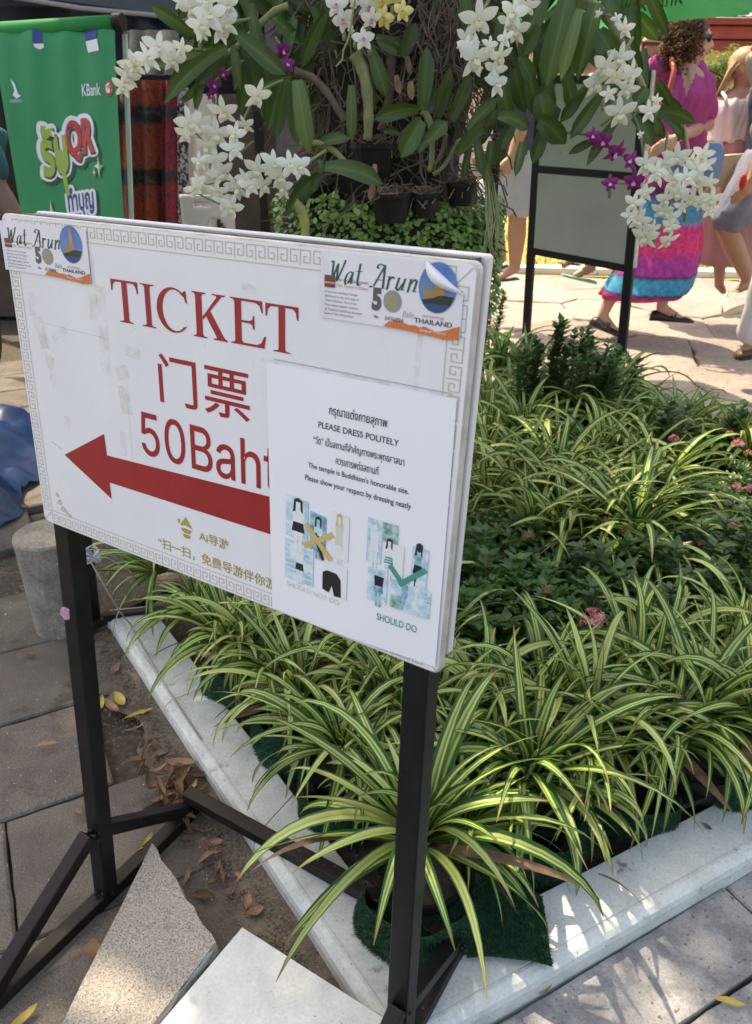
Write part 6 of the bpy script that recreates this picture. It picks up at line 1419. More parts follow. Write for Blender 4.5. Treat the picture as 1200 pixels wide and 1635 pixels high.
def band_mat(name, cols, scale, noisec):
    m, nt, bs = new_mat(name); tc = obj_vec(nt); sep = N(nt, 'ShaderNodeSeparateXYZ'); nt.links.new(tc, sep.inputs[0])
    ns = noise_n(nt, 22, 4, .6, tc); a = N(nt, 'ShaderNodeMath', operation='MULTIPLY_ADD'); nt.links.new(ns, a.inputs[0]); a.inputs[1].default_value = .05; nt.links.new(sep.outputs[2], a.inputs[2])
    b = N(nt, 'ShaderNodeMath', operation='MULTIPLY'); nt.links.new(a.outputs[0], b.inputs[0]); b.inputs[1].default_value = scale
    f = N(nt, 'ShaderNodeMath', operation='FRACT'); nt.links.new(b.outputs[0], f.inputs[0])
    c = ramp(nt, f.outputs[0], cols); msk = ramp(nt, noise_n(nt, 28, 3, .6, tc), [(.52, (0, 0, 0)), (.60, (.8, .8, .8))]); c = mixc(nt, msk, c, noisec); c = mixc(nt, 1.0, c, ramp(nt, noise_n(nt, 90, 3, .6, tc), [(.35, (.45,) * 3), (.65, (1.3,) * 3)]), 'MULTIPLY')
    nt.links.new(c, bs.inputs['Base Color']); bs.inputs['Roughness'].default_value = .85; return m
MAT['sarong'] = band_mat('orange_black_batik', [(0, (.24, .035, .008)), (.35, (.20, .03, .010)), (.42, (.008, .007, .010)), (.62, (.010, .009, .012)), (.70, (.25, .04, .008)), (1, (.24, .035, .008))], 3.6, (.06, .045, .05))
MAT['sarong2'] = band_mat('crimson_batik', [(0, (.25, .01, .03)), (.45, (.22, .012, .03)), (.5, (.03, .02, .03)), (.62, (.05, .03, .04)), (.68, (.28, .012, .035)), (1, (.25, .01, .03))], 3.6, (.05, .03, .05))
MAT['check'] = pmat('black_white_check_cloth', (.02, .02, .03), (.40, .38, .38), 60, .8, lo=.48, hi=.52)
MAT['bokeh'] = pmat('pale_blue_bokeh_sheet', (.30, .42, .46), (.42, .52, .52), 5, .4, speck=((.75, .48, .26), 13, .60))  # golden specks paint blurred sunlit background into the colour
def hang(name, label, cat, x0, x1, y0, y1, Y, mat, grp=None, fold=.03, fr=30):
    a, b, c, d = A(x0, y0, Y), A(x1, y0, Y), A(x1, y1, Y), A(x0, y1, Y); nx, ny = 34, 14; vs = []
    for j in range(ny + 1):
        for i in range(nx + 1):
            u, v = i / nx, j / ny; p = a.lerp(b, u).lerp(d.lerp(c, u), v); p.y += fold * math.sin(u * fr + .6 * math.sin(v * 3 + u * 3)) * (.4 + .6 * v); vs.append(p)
    o = mk(name, vs, [(j * (nx + 1) + i, (j + 1) * (nx + 1) + i, (j + 1) * (nx + 1) + i + 1, j * (nx + 1) + i + 1) for j in range(ny) for i in range(nx)], MAT[mat], smooth=True)
    return tag(o, label, cat, grp)
hang('hanging_sarong', 'orange sarong with black batik bands hanging right of the green banner', 'sarong', 186, 262, 128, 470, 4.1, 'sarong', 'cloths hanging at the stall', .04, 16)
hang('hanging_sarong', 'narrow crimson sarong hanging between the orange one and the checked cloth', 'sarong', 258, 282, 128, 470, 4.05, 'sarong2', 'cloths hanging at the stall', .03, 9)
hang('hanging_cloth', 'black and white checked cloth strip hanging beside the red sarongs', 'cloth', 276, 300, 140, 470, 4.15, 'check', 'cloths hanging at the stall', .02, 9)
hang('hanging_cloth', 'pale blue sheet with painted golden light blur at the left edge behind the banner', 'cloth', -90, 46, 85, 345, 5.0, 'bokeh', 'cloths hanging at the stall', .05, 14)
hang('hanging_cloth', 'dark blue folded cloth hanging under the canopy', 'cloth', 205, 300, 30, 60, 4.9, 'tarp', 'cloths hanging at the stall', .03, 9)
hang('hanging_cloth', 'dark blue cloth hanging left above the banner', 'cloth', -40, 110, 10, 60, 4.9, 'dark_cloth', 'cloths hanging at the stall', .03, 9)
hang('hanging_cloth', 'grey green rolled cloth stacked on the stall above the sarongs', 'cloth', 196, 285, 48, 120, 4.5, 'conc', 'cloths hanging at the stall', .05, 22)
hang('hanging_cloth', 'pale pink patterned cloth behind the hanging white orchids', 'cloth', 300, 345, 150, 400, 4.4, 'plastic_w', 'cloths hanging at the stall', .03, 9)
hang('hanging_cloth', 'dull maroon cloth behind the left white flower cluster', 'cloth', 345, 440, 150, 400, 4.6, 'dark_wood', 'cloths hanging at the stall', .03, 9)
# white plastic chair
ch = thing('plastic_chair', 'white plastic chair with holes in its back behind the hanging orchids', 'chair', (-1.02, 3.6, 0)); ca = A(330, 350, 3.6); zt = A(330, 312, 3.6).z
def plate(x0, x1, z0, z1, y, holes, name):
    bm = MB(); nx, nz = 24, 30; inside = lambda x, z: any(((x - hx) / rx) ** 2 + ((z - hz_) / rz) ** 2 < 1 for hx, hz_, rx, rz in holes); idx = {}
    for j in range(nz + 1):
        for i in range(nx + 1): bm.v.append(V3((x0 + (x1 - x0) * i / nx, y + .03 * ((i / nx - .5) * 2) ** 2, z0 + (z1 - z0) * j / nz)))
    for j in range(nz):
        for i in range(nx):
            if not inside(x0 + (x1 - x0) * (i + .5) / nx, z0 + (z1 - z0) * (j + .5) / nz): bm.f.append((j * (nx + 1) + i, j * (nx + 1) + i + 1, (j + 1) * (nx + 1) + i + 1, (j + 1) * (nx + 1) + i)); bm.mi.append(0)
    bm.uv = [(0, 0)] * len(bm.v); o = bm.build(name, MAT['plastic_w'], ch, smooth=True); md = o.modifiers.new('s', 'SOLIDIFY'); md.thickness = .012; return o
cx = ca.x; plate(cx - .12, cx + .12, .42, zt, 3.6, [(cx - .02, zt - .045, .045, .012), (cx + .035, zt - .17, .05, .075)], 'chair_back')
MB().box((cx, 3.80, .43), (.21, 0, 0), (0, .2, 0), (0, 0, .014)).build('chair_seat', MAT['plastic_w'], ch)
for sx in (-.18, .18):
    for sy in (3.62, 3.97): MB().bar((cx + sx, sy, .42), (cx + sx * 1.15, sy, 0), .035, .03).build('chair_leg', MAT['plastic_w'], ch)

# ------------------------------------------------------------------ pavilion, shrubs and trees far behind
pv = thing('temple_pavilion', 'white temple pavilion with red eaves and pale tiled roof in the background', 'pavilion', (6, 15, 0))
MB().box((6, 17.6, 1.4), (14, 0, 0), (0, .1, 0), (0, 0, 1.4)).build('rear_wall', MAT['wall_w'], pv)
MB().box((6, 15.8, .12), (14, 0, 0), (0, 2.0, 0), (0, 0, .12)).build('plinth', MAT['wall_w'], pv)
for k in range(12):
    x = -6 + k * 2.05; o = MB().bar((x, 14.4, .24), (x, 14.4, 2.3), .42, .42).build('column', MAT['wall_w'], pv)
for i, (z0, z1, y0) in enumerate(((2.28, 2.42, 14.08), (2.44, 2.60, 13.98), (2.62, 2.70, 13.84))):
    MB().box((6, y0 + .3, (z0 + z1) / 2), (14, 0, 0), (0, .3, 0), (0, 0, (z1 - z0) / 2)).build('eave_beam', MAT['red_beam'], pv)
for r in range(9):
    z = 2.72 + r * .062; y = 13.75 + r * .16; mb = MB()
    for i in range(110):
        x = -2 + i * .14 + (r % 2) * .07; mb.add([(x, y, z), (x + .07, y - .02, z - .012), (x + .136, y, z), (x + .136, y + .19, z + .075), (x, y + .19, z + .075)], [(0, 1, 2, 3, 4)])
    tag(mb.build('tile_course', MAT['tile'], pv), kind='stuff')
MB().add([(-8, 13.8, 2.70), (20, 13.8, 2.70), (20, 15.3, 3.26), (-8, 15.3, 3.26)], [(0, 1, 2, 3)]).build('roof_slope', MAT['tile'], pv)
MB().add([(-8, 15.3, 3.2), (20, 15.3, 3.2), (20, 17.6, 5.4), (-8, 17.6, 5.4)], [(0, 1, 2, 3)]).build('upper_roof', MAT['tile_o'], pv)
for k in range(30):
    x = 4.0 + k * .21; MB().tube([(x + .07 * math.cos(q * .785), 13.80, 2.18 + .07 * math.sin(q * .785)) for q in range(9)], .018, 5).build('gilded_ring', MAT['gold'], pv)
MB().box((5.2, 14.9, 1.4), (.30, 0, 0), (0, .05, 0), (0, 0, .85)).build('dark_window', MAT['dark_cloth'], pv)
def bush(px, py, Y, r, label, mat='bush_leaf', n=2200, L=.07, trunk=True, cat='bush'):
    c = A(px, py, Y); t = thing('round_bush' if cat == 'bush' else 'leafy_tree', label, cat, (c.x, c.y, 0)); mb = MB(); rs2 = random.Random(px)
    leaf_cloud(mb, [(c + V3((rs2.uniform(-.5, .5) * r, rs2.uniform(-.4, .4) * r, rs2.uniform(-.5, .5) * r)), r * .6) for _ in range(9)], n, L, rs2)
    tag(mb.build('crown', MAT[mat], t), kind='stuff'); MB().tube([(c.x, c.y, 0), (c.x, c.y, c.z)], [.05 * r + .03, .03 * r + .02], 8).build('trunk', MAT['bark'], t); return t
bush(1142, 122, 11.5, .34, 'bright green clipped bush between the woman and the blonde woman'); bush(1012, 95, 10.5, .45, 'yellow green bush seen behind the bearded man', n=2600); bush(1000, 160, 8.5, .3, 'yellow green bush low behind the orchid leaves')
bush(880, 20, 24, 2.6, 'leafy tree far behind the orchid pillar', 'tree_leaf', 5000, .3, cat='tree'); bush(640, 40, 22, 2.4, 'leafy tree far behind the middle of the pillar', 'tree_leaf', 5000, .3, cat='tree'); bush(420, 60, 20, 2.2, 'leafy tree far behind the stall corner', 'tree_leaf', 4500, .3, cat='tree')

# ------------------------------------------------------------------ PEOPLE
SKIN = pmat('fair_skin', (.56, .33, .25), (.50, .28, .21), 8, .5); SKIN2 = pmat('tanned_skin', (.46, .26, .17), (.40, .22, .14), 8, .5); SKIN3 = pmat('brown_skin', (.20, .11, .07), (.17, .09, .055), 8, .5)
HAIRB = pmat('curly_brown_hair', (.06, .032, .02), (.15, .08, .045), 30, .75, spec=.15); HAIRD = pmat('dark_hair', (.015, .012, .010), (.03, .022, .018), 40, .6); HAIRY = pmat('blonde_hair', (.46, .30, .15), (.33, .20, .09), 30, .5)
def blob_build(mb, name, mat, parent, voxel, smooth=6, fac=.5, fold=0.0, vneck=None):
    tmp = mb.build(name, mat, None, smooth=True)
    r = tmp.modifiers.new('r', 'REMESH'); r.mode = 'VOXEL'; r.voxel_size = voxel; r.use_smooth_shade = True
    s = tmp.modifiers.new('s', 'SMOOTH'); s.iterations = smooth; s.factor = fac
    dg = bpy.context.evaluated_depsgraph_get(); dg.update(); me = bpy.data.meshes.new_from_object(tmp.evaluated_get(dg))
    bpy.data.objects.remove(tmp); off_ = root_loc(parent); me.transform(Matrix.Translation(-off_)); me.name = name
    if fold:
        cc = sum((v.co for v in me.vertices), V3()) / len(me.vertices); nn = [v.normal.copy() for v in me.vertices]
        for v, q in zip(me.vertices, nn):
            a = math.atan2(v.co.y - cc.y, v.co.x - cc.x); w = noise.noise(V3((a * 3.2 + v.co.z * 2.2, v.co.z * 2.6, voxel * 90))) + .5 * noise.noise(V3((a * 7 - v.co.z * 5, v.co.z * 7, 4)))
            v.co += q * w * fold
    if vneck:
        nc, sd_, fr_, dep = vneck; nc = V3(nc) - off_; me.materials.append(SKIN)
        for p in me.polygons:
            d_ = p.center - nc; x_ = abs(d_.dot(sd_)); z_ = d_.z
            if p.normal.dot(fr_) > -.2 and z_ > -dep and x_ < (z_ + dep) * .30: p.material_index = 1
    o = bpy.data.objects.new(name, me); COL.objects.link(o); o.parent = parent; me.polygons.foreach_set('use_smooth', [True] * len(me.polygons)); return o
def cap(mb, a, b, ra, rb, n=14, mid=None):
    a, b = V3(a), V3(b); d = (b - a).normalized(); pts_, rr = [], []
    for k in range(4): t = math.radians(90 - k * 28); pts_.append(a - d * ra * math.sin(t)); rr.append(max(.001, ra * math.cos(t)))
    if mid: pts_.append(a.lerp(b, .32)); rr.append(mid)
    for k in range(4): t = math.radians(6 + k * 28); pts_.append(b + d * rb * math.sin(t)); rr.append(max(.001, rb * math.cos(t)))
    mb.tube(pts_, rr, n)
def head(mb, c, f, up, s=1.0, open_=False):
    f = V3(f).normalized(); up = V3(up).normalized(); x = f.cross(up).normalized(); up = x.cross(f).normalized(); M_ = Matrix((x, f, up)).transposed()
    P_ = lambda a, b, d: V3(c) + M_ @ V3((a, b, d)) * s
    mb.ball(P_(0, -.012, .025), .073 * s, .092 * s, .088 * s, M_, 20, 14); mb.ball(P_(0, .018, -.030), .060 * s, .068 * s, .082 * s, M_, 18, 12)
    mb.ball(P_(0, .045, -.092), .028 * s, .026 * s, .022 * s, M_, 12, 8); mb.ball(P_(0, .074, .030), .048 * s, .014 * s, .012 * s, M_, 12, 8)
    mb.tube([P_(0, .082, .022), P_(0, .094, .0), P_(0, .108, -.022), P_(0, .094, -.032)], [.008 * s, .009 * s, .013 * s, .010 * s], 10)
    for q in (-1, 1): mb.ball(P_(q * .011, .092, -.030), .008 * s, .009 * s, .007 * s, M_, 8, 6); mb.ball(P_(q * .036, .062, -.018), .022 * s, .018 * s, .020 * s, M_, 10, 8)
    mb.ball(P_(0, .078, -.052), .022 * s, .012 * s, .006 * s, M_, 10, 6); mb.ball(P_(0, .074, -.064), .020 * s, .012 * s, .007 * s, M_, 10, 6)
    for q in (-1, 1): mb.ball(P_(q * .074, -.008, -.005), .010 * s, .020 * s, .031 * s, M_, 10, 8)
    return P_, M_
def hand(mb, w, d, nrm, s=1.0, curl=.5):
    d = V3(d).normalized(); nrm = (V3(nrm) - d * V3(nrm).dot(d)).normalized(); x = d.cross(nrm); M_ = Matrix((x, d, nrm)).transposed()
    mb.ball(V3(w) + d * .045 * s, .036 * s, .050 * s, .015 * s, M_, 12, 8)
    for i, (o, L) in enumerate(((-.027, .070), (-.009, .080), (.009, .075), (.026, .058))):
        p = V3(w) + d * .075 * s + x * o * s; dd = d.copy(); pts_ = [p - d * .02 * s]
        for k in range(3): pts_.append(p.copy()); dd = (dd - nrm * curl * .55).normalized(); p = p + dd * L * s * .40
        pts_.append(p); mb.tube(pts_, [.008 * s, .0085 * s, .008 * s, .0075 * s, .0055 * s], 8)
    mb.tube([V3(w) + d * .015 * s - x * .02 * s, V3(w) + d * .045 * s - x * .044 * s, V3(w) + d * .075 * s - x * .052 * s - nrm * .01], [.012 * s, .011 * s, .007 * s], 8)
def torso(mb, pel, che, neck, side, front, rs=1.0, w=(.17, .135, .175, .19), dpt=(.115, .10, .115, .10)):
    side = V3(side).normalized(); front = V3(front).normalized(); pel, che, neck = V3(pel), V3(che), V3(neck)
    rings = [(pel - V3((0, 0, .10)), .12, .10), (pel, w[0], dpt[0]), (pel.lerp(che, .42), w[1], dpt[1]), (pel.lerp(che, .85), w[2], dpt[2]), (che.lerp(neck, .35), w[3], dpt[3]), (che.lerp(neck, .78), w[3] * .62, dpt[3] * .75), (neck, .055, .055)]
    mb.loft([(c, side * a * rs, front * b * rs) for c, a, b in rings], 24)
def shoe(parent, heel, toe, mat, w=.045, h=.055, name='shoe', strap=True, sole=None):
    heel, toe = V3(heel), V3(toe); d = (toe - heel); L = d.length; d.normalize(); sd = V3((0, 0, 1)).cross(d).normalized(); up = d.cross(sd); mb = MB(); rings = []
    for t, ww, hh in ((0, .45, .55), (.04, .72, .9), (.18, .80, 1.0), (.42, .85, .62), (.62, 1.0, .55), (.82, .92, .45), (.95, .62, .34), (1.0, .25, .2)):
        rings.append((heel + d * L * t + up * (h * hh * .5), sd * w * ww, up * h * hh * .5))
    mb.loft(rings, 16); o = mb.build(name, mat, parent, smooth=True)
    if sole:
        mb = MB(); n = 20; out = []
        for t, ww in ((0, .5), (.05, .78), (.2, .84), (.45, .86), (.65, 1.04), (.85, .95), (.96, .66), (1.01, .3)): out.append((t, ww))
        ring = [heel + d * L * t + sd * w * ww for t, ww in out] + [heel + d * L * t - sd * w * ww for t, ww in out[::-1]]; n = len(ring)
        mb.add([p - up * .004 for p in ring] + [p + up * .012 for p in ring], [tuple(range(n)), tuple(n + i for i in range(n))[::-1]] + [(i, n + i, n + (i + 1) % n, (i + 1) % n) for i in range(n)]); mb.build('sole', sole, o)
    return o
def leg(mb, hip, knee, ank, toe, s=1.0):
    cap(mb, hip, knee, .085 * s, .052 * s, mid=.080 * s); cap(mb, knee, ank, .052 * s, .034 * s, mid=.056 * s); cap(mb, V3(ank) + V3((0, 0, -.01)), toe, .034 * s, .022 * s)
def arm(mb, sh, el, wr, hd, nrm, s=1.0, curl=.5):
    cap(mb, sh, el, .048 * s, .036 * s, mid=.045 * s); cap(mb, el, wr, .037 * s, .026 * s, mid=.037 * s); hand(mb, wr, V3(hd) - V3(wr), nrm, s, curl)
def glasses(parent, P_, M_, mat, s=1.0, name='sunglasses'):
    mb = MB()
    for q in (-1, 1):
        mb.ball(P_(q * .032, .086, .010), .030 * s, .006, .021 * s, M_, 14, 8)
        mb.bar(P_(q * .060, .080, .016), P_(q * .078, -.01, .014), .012, .016)
    mb.bar(P_(-.06, .090, .022), P_(.06, .090, .022), .008, .012)
    return mb.build(name, mat, parent)
LENS = pmat('dark_lens', (.012, .012, .014), (.02, .02, .022), 10, .12)
def band_skirt(name, stops, zlo, zhi):
    m, nt, bs = new_mat(name); tc = obj_vec(nt); sep = N(nt, 'ShaderNodeSeparateXYZ'); nt.links.new(tc, sep.inputs[0])
    a = N(nt, 'ShaderNodeMath', operation='MULTIPLY_ADD'); nt.links.new(noise_n(nt, 30, 5, .65, tc), a.inputs[0]); a.inputs[1].default_value = .045; nt.links.new(sep.outputs[2], a.inputs[2])
    mr = N(nt, 'ShaderNodeMapRange'); mr.inputs[1].default_value = zlo; mr.inputs[2].default_value = zhi; nt.links.new(a.outputs[0], mr.inputs[0]); c = ramp(nt, mr.outputs[0], stops)
    v = N(nt, 'ShaderNodeTexVoronoi'); v.inputs['Scale'].default_value = 26; nt.links.new(tc, v.inputs['Vector']); msk = ramp(nt, v.outputs['Distance'], [(.30, (0, 0, 0)), (.42, (.55, .55, .55))])
    d2 = ramp(nt, noise_n(nt, 34, 4, .6, tc), [(.45, (.25, .2, .45)), (.6, (1, 1, 1))]); c = mixc(nt, msk, c, mixc(nt, .75, c, d2, 'MULTIPLY')); nt.links.new(c, bs.inputs['Base Color']); bs.inputs['Roughness'].default_value = .8; return m

# --- woman in the magenta shirt and bright skirt
WY = 4.76; a_ = lambda x, y, dy=0: A(x, y, WY + dy)
wo = thing('person', 'curly haired woman in a magenta shirt, sunglasses and a pink and turquoise banded skirt', 'person', tuple(G(1010, 530)))
side = V3((1, -.25, 0)).normalized(); frt = V3((.30, -.95, 0)).normalized(); mb = MB()
torso(mb, a_(1070, 252), a_(1080, 135), a_(1088, 100), side, frt, .98, w=(.185, .135, .165, .165), dpt=(.13, .11, .12, .095)); cap(mb, a_(1087, 112), a_(1094, 82), .058, .050)
P_, M_ = head(mb, a_(1106, 64, -.02), (.97, -.25, -.06), (.08, 0, 1), .98)
arm(mb, a_(1116, 118, -.02), a_(1130, 200, -.02), a_(1080, 220, -.26), a_(1048, 238, -.28), (0, -1, .3), .95, .7)
arm(mb, a_(1046, 110, .02), a_(1024, 180, .08), a_(1030, 238, -.12), a_(1045, 262, -.16), (0, -1, 0), .9, .5)
leg(mb, a_(1060, 265, .02), a_(1015, 390, .02), a_(962, 503, .0), a_(984, 530, -.06), .95); leg(mb, a_(1078, 265, -.04), a_(1085, 385, -.08), a_(1056, 488, -.02), a_(1085, 508, -.04), .95)
blob_build(mb, 'body', SKIN, wo, .0095, 3, .4)
mb = MB(); torso(mb, a_(1070, 240), a_(1080, 135), a_(1088, 106), side, frt, 1.0, w=(.185, .150, .182, .178), dpt=(.145, .125, .140, .105))
cap(mb, a_(1110, 116, -.01), a_(1127, 176, -.02), .066, .062); cap(mb, a_(1050, 108), a_(1030, 150, .05), .066, .062)
for k in range(6): cap(mb, a_(1052 + k * 12, 150 + R.uniform(-8, 8), -.11), a_(1058 + k * 10, 225, -.12), .012, .016, 8)
blob_build(mb, 'shirt', pmat('magenta_shirt', (.44, .065, .27), (.34, .045, .20), 6, .85, .4, 24, .010), wo, .010, 4, .4, .016, (a_(1098, 112), side, frt, .13))
mb = MB()
for i in range(1300):                          # curls
    th, ph = R.uniform(0, 6.28), R.uniform(0, 3.14); q = V3((R.gauss(0, 1), R.gauss(0, 1), R.gauss(0, 1))).normalized(); c = P_(q.x * .090, -.035 + q.y * .090, .015 + q.z * .108)
    if R.random() < .45: c = P_(R.gauss(0, .055), -.075 + R.gauss(0, .035), -.05 + R.gauss(0, .045))
    if (M_.inverted() @ (c - P_(0, 0, 0))).y > .055 and (M_.inverted() @ (c - P_(0, 0, 0))).z < .07: continue
    r = R.uniform(.007, .014); ax = V3((R.uniform(-1, 1), R.uniform(-1, 1), R.uniform(-1, -.2))).normalized(); o1 = ax.orthogonal().normalized(); o2 = ax.cross(o1)
    mb.tube([c + (o1 * math.cos(t * 1.3) + o2 * math.sin(t * 1.3)) * r + ax * t * .0055 for t in range(8)], .0032, 4)
tag(mb.build('curls', HAIRB, wo), kind='stuff'); MB().ball(P_(0, -.022, .040), .083, .094, .088, M_, 18, 12, jit=.02).build('hair', HAIRB, wo, smooth=True)
glasses(wo, P_, M_, LENS)
MB().ball(P_(0, .084, -.057), .017, .007, .009, M_, 10, 6).build('lips', pmat('lips', (.42, .12, .12)), wo, smooth=True)
sk = [(228, 1037, 1113), (262, 1030, 1116), (300, 1024, 1117), (350, 1012, 1118), (385, 1004, 1119), (415, 992, 1113), (440, 978, 1108), (462, 965, 1100), (474, 958, 1090)]
rings = []
for k, (y, x0, x1) in enumerate(sk):
    l, r = a_(x0, y), a_(x1, y - (6 if k > 5 else 0)); c = (l + r) / 2; rings.append((c, (r - l) / 2, V3((0, -1, 0)) * (.13 + .012 * k)))
top = rings[0][0].z; bot = rings[-1][0].z
msk = band_skirt('banded_skirt', [(0, (.75, .08, .22)), (.045, (.6, .04, .2)), (.06, (.03, .03, .10)), (.075, (.02, .30, .52)), (.16, (.03, .36, .58)), (.185, (.10, .02, .12)), (.20, (.45, .05, .40)), (.30, (.55, .05, .36)), (.36, (.82, .06, .22)), (.50, (.78, .05, .25)), (.55, (.06, .32, .55)), (.66, (.04, .28, .5)), (.70, (.30, .04, .35)), (.74, (.05, .02, .07)), (.80, (.62, .03, .15)), (.86, (.05, .3, .52)), (.92, (.45, .03, .40)), (1, (.35, .04, .3))], bot, top)
# object coordinates are relative to the woman's foot point (z = 0 on the ground)
MB().loft(rings, 48, fold=lambda s, a: .05 * s * math.sin(a * 7 + 1) + .02 * s * math.sin(a * 13)).build('skirt', msk, wo, smooth=True)
BSH = pmat('black_shoe', (.014, .014, .016), (.022, .022, .024), 20, .4)
for hl, to in ((a_(940, 520, .02), a_(996, 541, -.10)), (a_(1036, 512, 0), a_(1107, 516, -.05))):
    o = shoe(wo, hl, to, BSH, .044, .072)
    d = (V3(to) - V3(hl)); 
    for t in (.46, .54): 
        c = V3(hl) + d * t + V3((0, 0, .055)); MB().tube([c + V3((-.01, .04, -.03)), c + V3((0, .02, .006)), c + V3((0, -.02, .006)), c + V3((-.01, -.045, -.03))], .005, 6).build('strap', BSH, o)
MB().tube([a_(1072, 92, -.08), a_(1076, 112, -.15), a_(1070, 140, -.17), a_(1058, 165, -.16), a_(1045, 195, -.12)], [.014] * 5, 8).build('bag_strap', pmat('red_leather', (.42, .07, .04), (.36, .06, .035), 8, .5), wo, smooth=True)
MB().tube([a_(1084, 213, -.27) + V3((0, math.cos(q * .785) * .03, math.sin(q * .785) * .036)) for q in range(9)], .007, 6).build('watch_strap', BSH, wo)
# --- light blue bag carried at her hip
bg_ = MB(); bg_.loft([(a_(1132, 228, -.02), (.075, 0, 0), (0, .05, 0)), (a_(1131, 245, -.02), (.085, 0, 0), (0, .06, 0)), (a_(1127, 275, -.02), (.08, 0, 0), (0, .06, 0)), (a_(1124, 292, -.02), (.05, 0, 0), (0, .04, 0))], 20, fold=lambda s, a: .08 * math.sin(a * 5 + s * 4)); o = bg_.build('cloth_bag', pmat('light_blue_cloth', (.16, .33, .60), (.12, .26, .50), 8, .8), None, smooth=True)
tag(o, 'light blue cloth bag hanging between the woman and the blonde woman', 'bag')

# --- bearded man behind her
MY = 5.5; a_ = lambda x, y, dy=0: A(x, y, MY + dy); mn = thing('person', 'bearded man with sunglasses and a grey blue shirt standing behind the curly haired woman', 'person', (A(1045, 100, MY).x, MY, 0))
mb = MB(); torso(mb, a_(1040, 235), a_(1045, 140), a_(1052, 108), (1, .3, 0), (-.3, 1, 0), 1.02); cap(mb, a_(1052, 115), a_(1050, 90), .06, .055); P_, M_ = head(mb, a_(1046, 76), (-.97, .12, .02), (0, 0, 1), 1.0)
for sx, dy in ((1015, .05), (1088, -.02)): arm(mb, a_(sx, 125, dy), a_(sx - 2, 195, dy), a_(sx - 4, 250, dy - .1), a_(sx - 4, 275, dy - .12), (0, -1, 0), 1.0)
leg(mb, a_(1030, 262), a_(1030, 345), a_(1030, 430, .1), a_(1022, 446, .06)); leg(mb, a_(1056, 262), a_(1058, 345), a_(1060, 430), a_(1050, 448, -.04)); blob_build(mb, 'body', SKIN2, mn, .0105, 3, .4)
mb = MB(); torso(mb, a_(1040, 235), a_(1045, 140), a_(1052, 112), (1, .3, 0), (-.3, 1, 0), 1.12); cap(mb, a_(1015, 125, .05), a_(1012, 175, .05), .07, .065); cap(mb, a_(1088, 125, -.02), a_(1088, 175, -.02), .07, .065)
blob_build(mb, 'shirt', pmat('grey_blue_shirt', (.20, .27, .34), (.15, .21, .28), 6, .8), mn, .014, 4, .4, .016)
mb = MB(); cap(mb, a_(1032, 250), a_(1030, 350), .11, .085); cap(mb, a_(1056, 250), a_(1058, 350), .11, .085); blob_build(mb, 'shorts', pmat('navy_shorts', (.03, .035, .06)), mn, .016, 3, .4)
MB().ball(P_(0, -.022, .050), .079, .090, .075, M_, 18, 12).build('hair', HAIRD, mn, smooth=True)
MB().ball(P_(0, .032, -.068), .062, .060, .052, M_, 18, 12, jit=.04).build('beard', HAIRD, mn, smooth=True); glasses(mn, P_, M_, pmat('red_brown_lens', (.12, .03, .02), rough=.2))

# --- blonde woman at the right edge
BY = 5.15; a_ = lambda x, y, dy=0: A(x, y, BY + dy); bw = thing('person', 'blonde woman in a white strap top and long dusty pink skirt at the right edge', 'person', (A(1170, 250, BY).x, BY, 0)); mb = MB(); side = V3((1, .1, 0)); frt = V3((.1, -1, 0))
torso(mb, a_(1168, 262), a_(1174, 178), a_(1180, 142), side, frt, .92, w=(.17, .13, .16, .165)); cap(mb, a_(1180, 152), a_(1187, 130), .050, .046); P_, M_ = head(mb, a_(1190, 112), (.86, -.5, -.22), (.1, 0, 1), .95)
arm(mb, a_(1147, 164), a_(1141, 205, .06), a_(1148, 255, -.12), a_(1160, 280, -.16), (0, -1, 0), .88); arm(mb, a_(1205, 168), a_(1216, 215), a_(1196, 262, -.14), a_(1180, 280, -.18), (0, -1, 0), .88)
leg(mb, a_(1155, 275), a_(1150, 365), a_(1148, 452), a_(1155, 466, -.05), .9); leg(mb, a_(1180, 275), a_(1190, 365), a_(1195, 452), a_(1205, 466, -.05), .9); blob_build(mb, 'body', SKIN2, bw, .0100, 3, .4)
mb = MB(); mb.loft([(a_(1167, 228), side * .138, frt * .12), (a_(1169, 205), side * .140, frt * .122), (a_(1172, 182), side * .155, frt * .125), (a_(1174, 168), side * .150, frt * .118), (a_(1175, 158), side * .11, frt * .105)], 28); blob_build(mb, 'strap_top', pmat('white_top', (.78, .70, .67), (.72, .64, .61), 6, .8, .2, 12, .006), bw, .011, 2, .3, .016)
for x0, x1 in ((1158, 1152), (1194, 1200)): MB().tube([a_(x0 + 2, 172, -.12), a_(x0, 155, -.10), a_(x1, 146, -.02), a_(x1, 150, .05)], .010, 6).build('shoulder_strap', pmat('white_strap', (.78, .72, .70)), bw, smooth=True)
rings = []
for k, (y, x0, x1) in enumerate(((222, 1146, 1192), (240, 1138, 1202), (290, 1128, 1212), (350, 1112, 1220), (400, 1100, 1224), (418, 1098, 1226))):
    l, r = a_(x0, y), a_(x1, y); rings.append(((l + r) / 2, (r - l) / 2, V3((0, -1, 0)) * (.12 + .02 * k)))
MB().loft(rings, 56, fold=lambda s, a: .02 + .035 * s * math.sin(a * 9) + .018 * math.sin(a * 17)).build('skirt', pmat('dusty_pink_skirt', (.50, .27, .25), (.44, .23, .21), 6, .85, .2, 20, .006), bw, smooth=True)
mb = MB(); mb.ball(P_(0, -.020, .032), .080, .092, .088, M_, 18, 12)
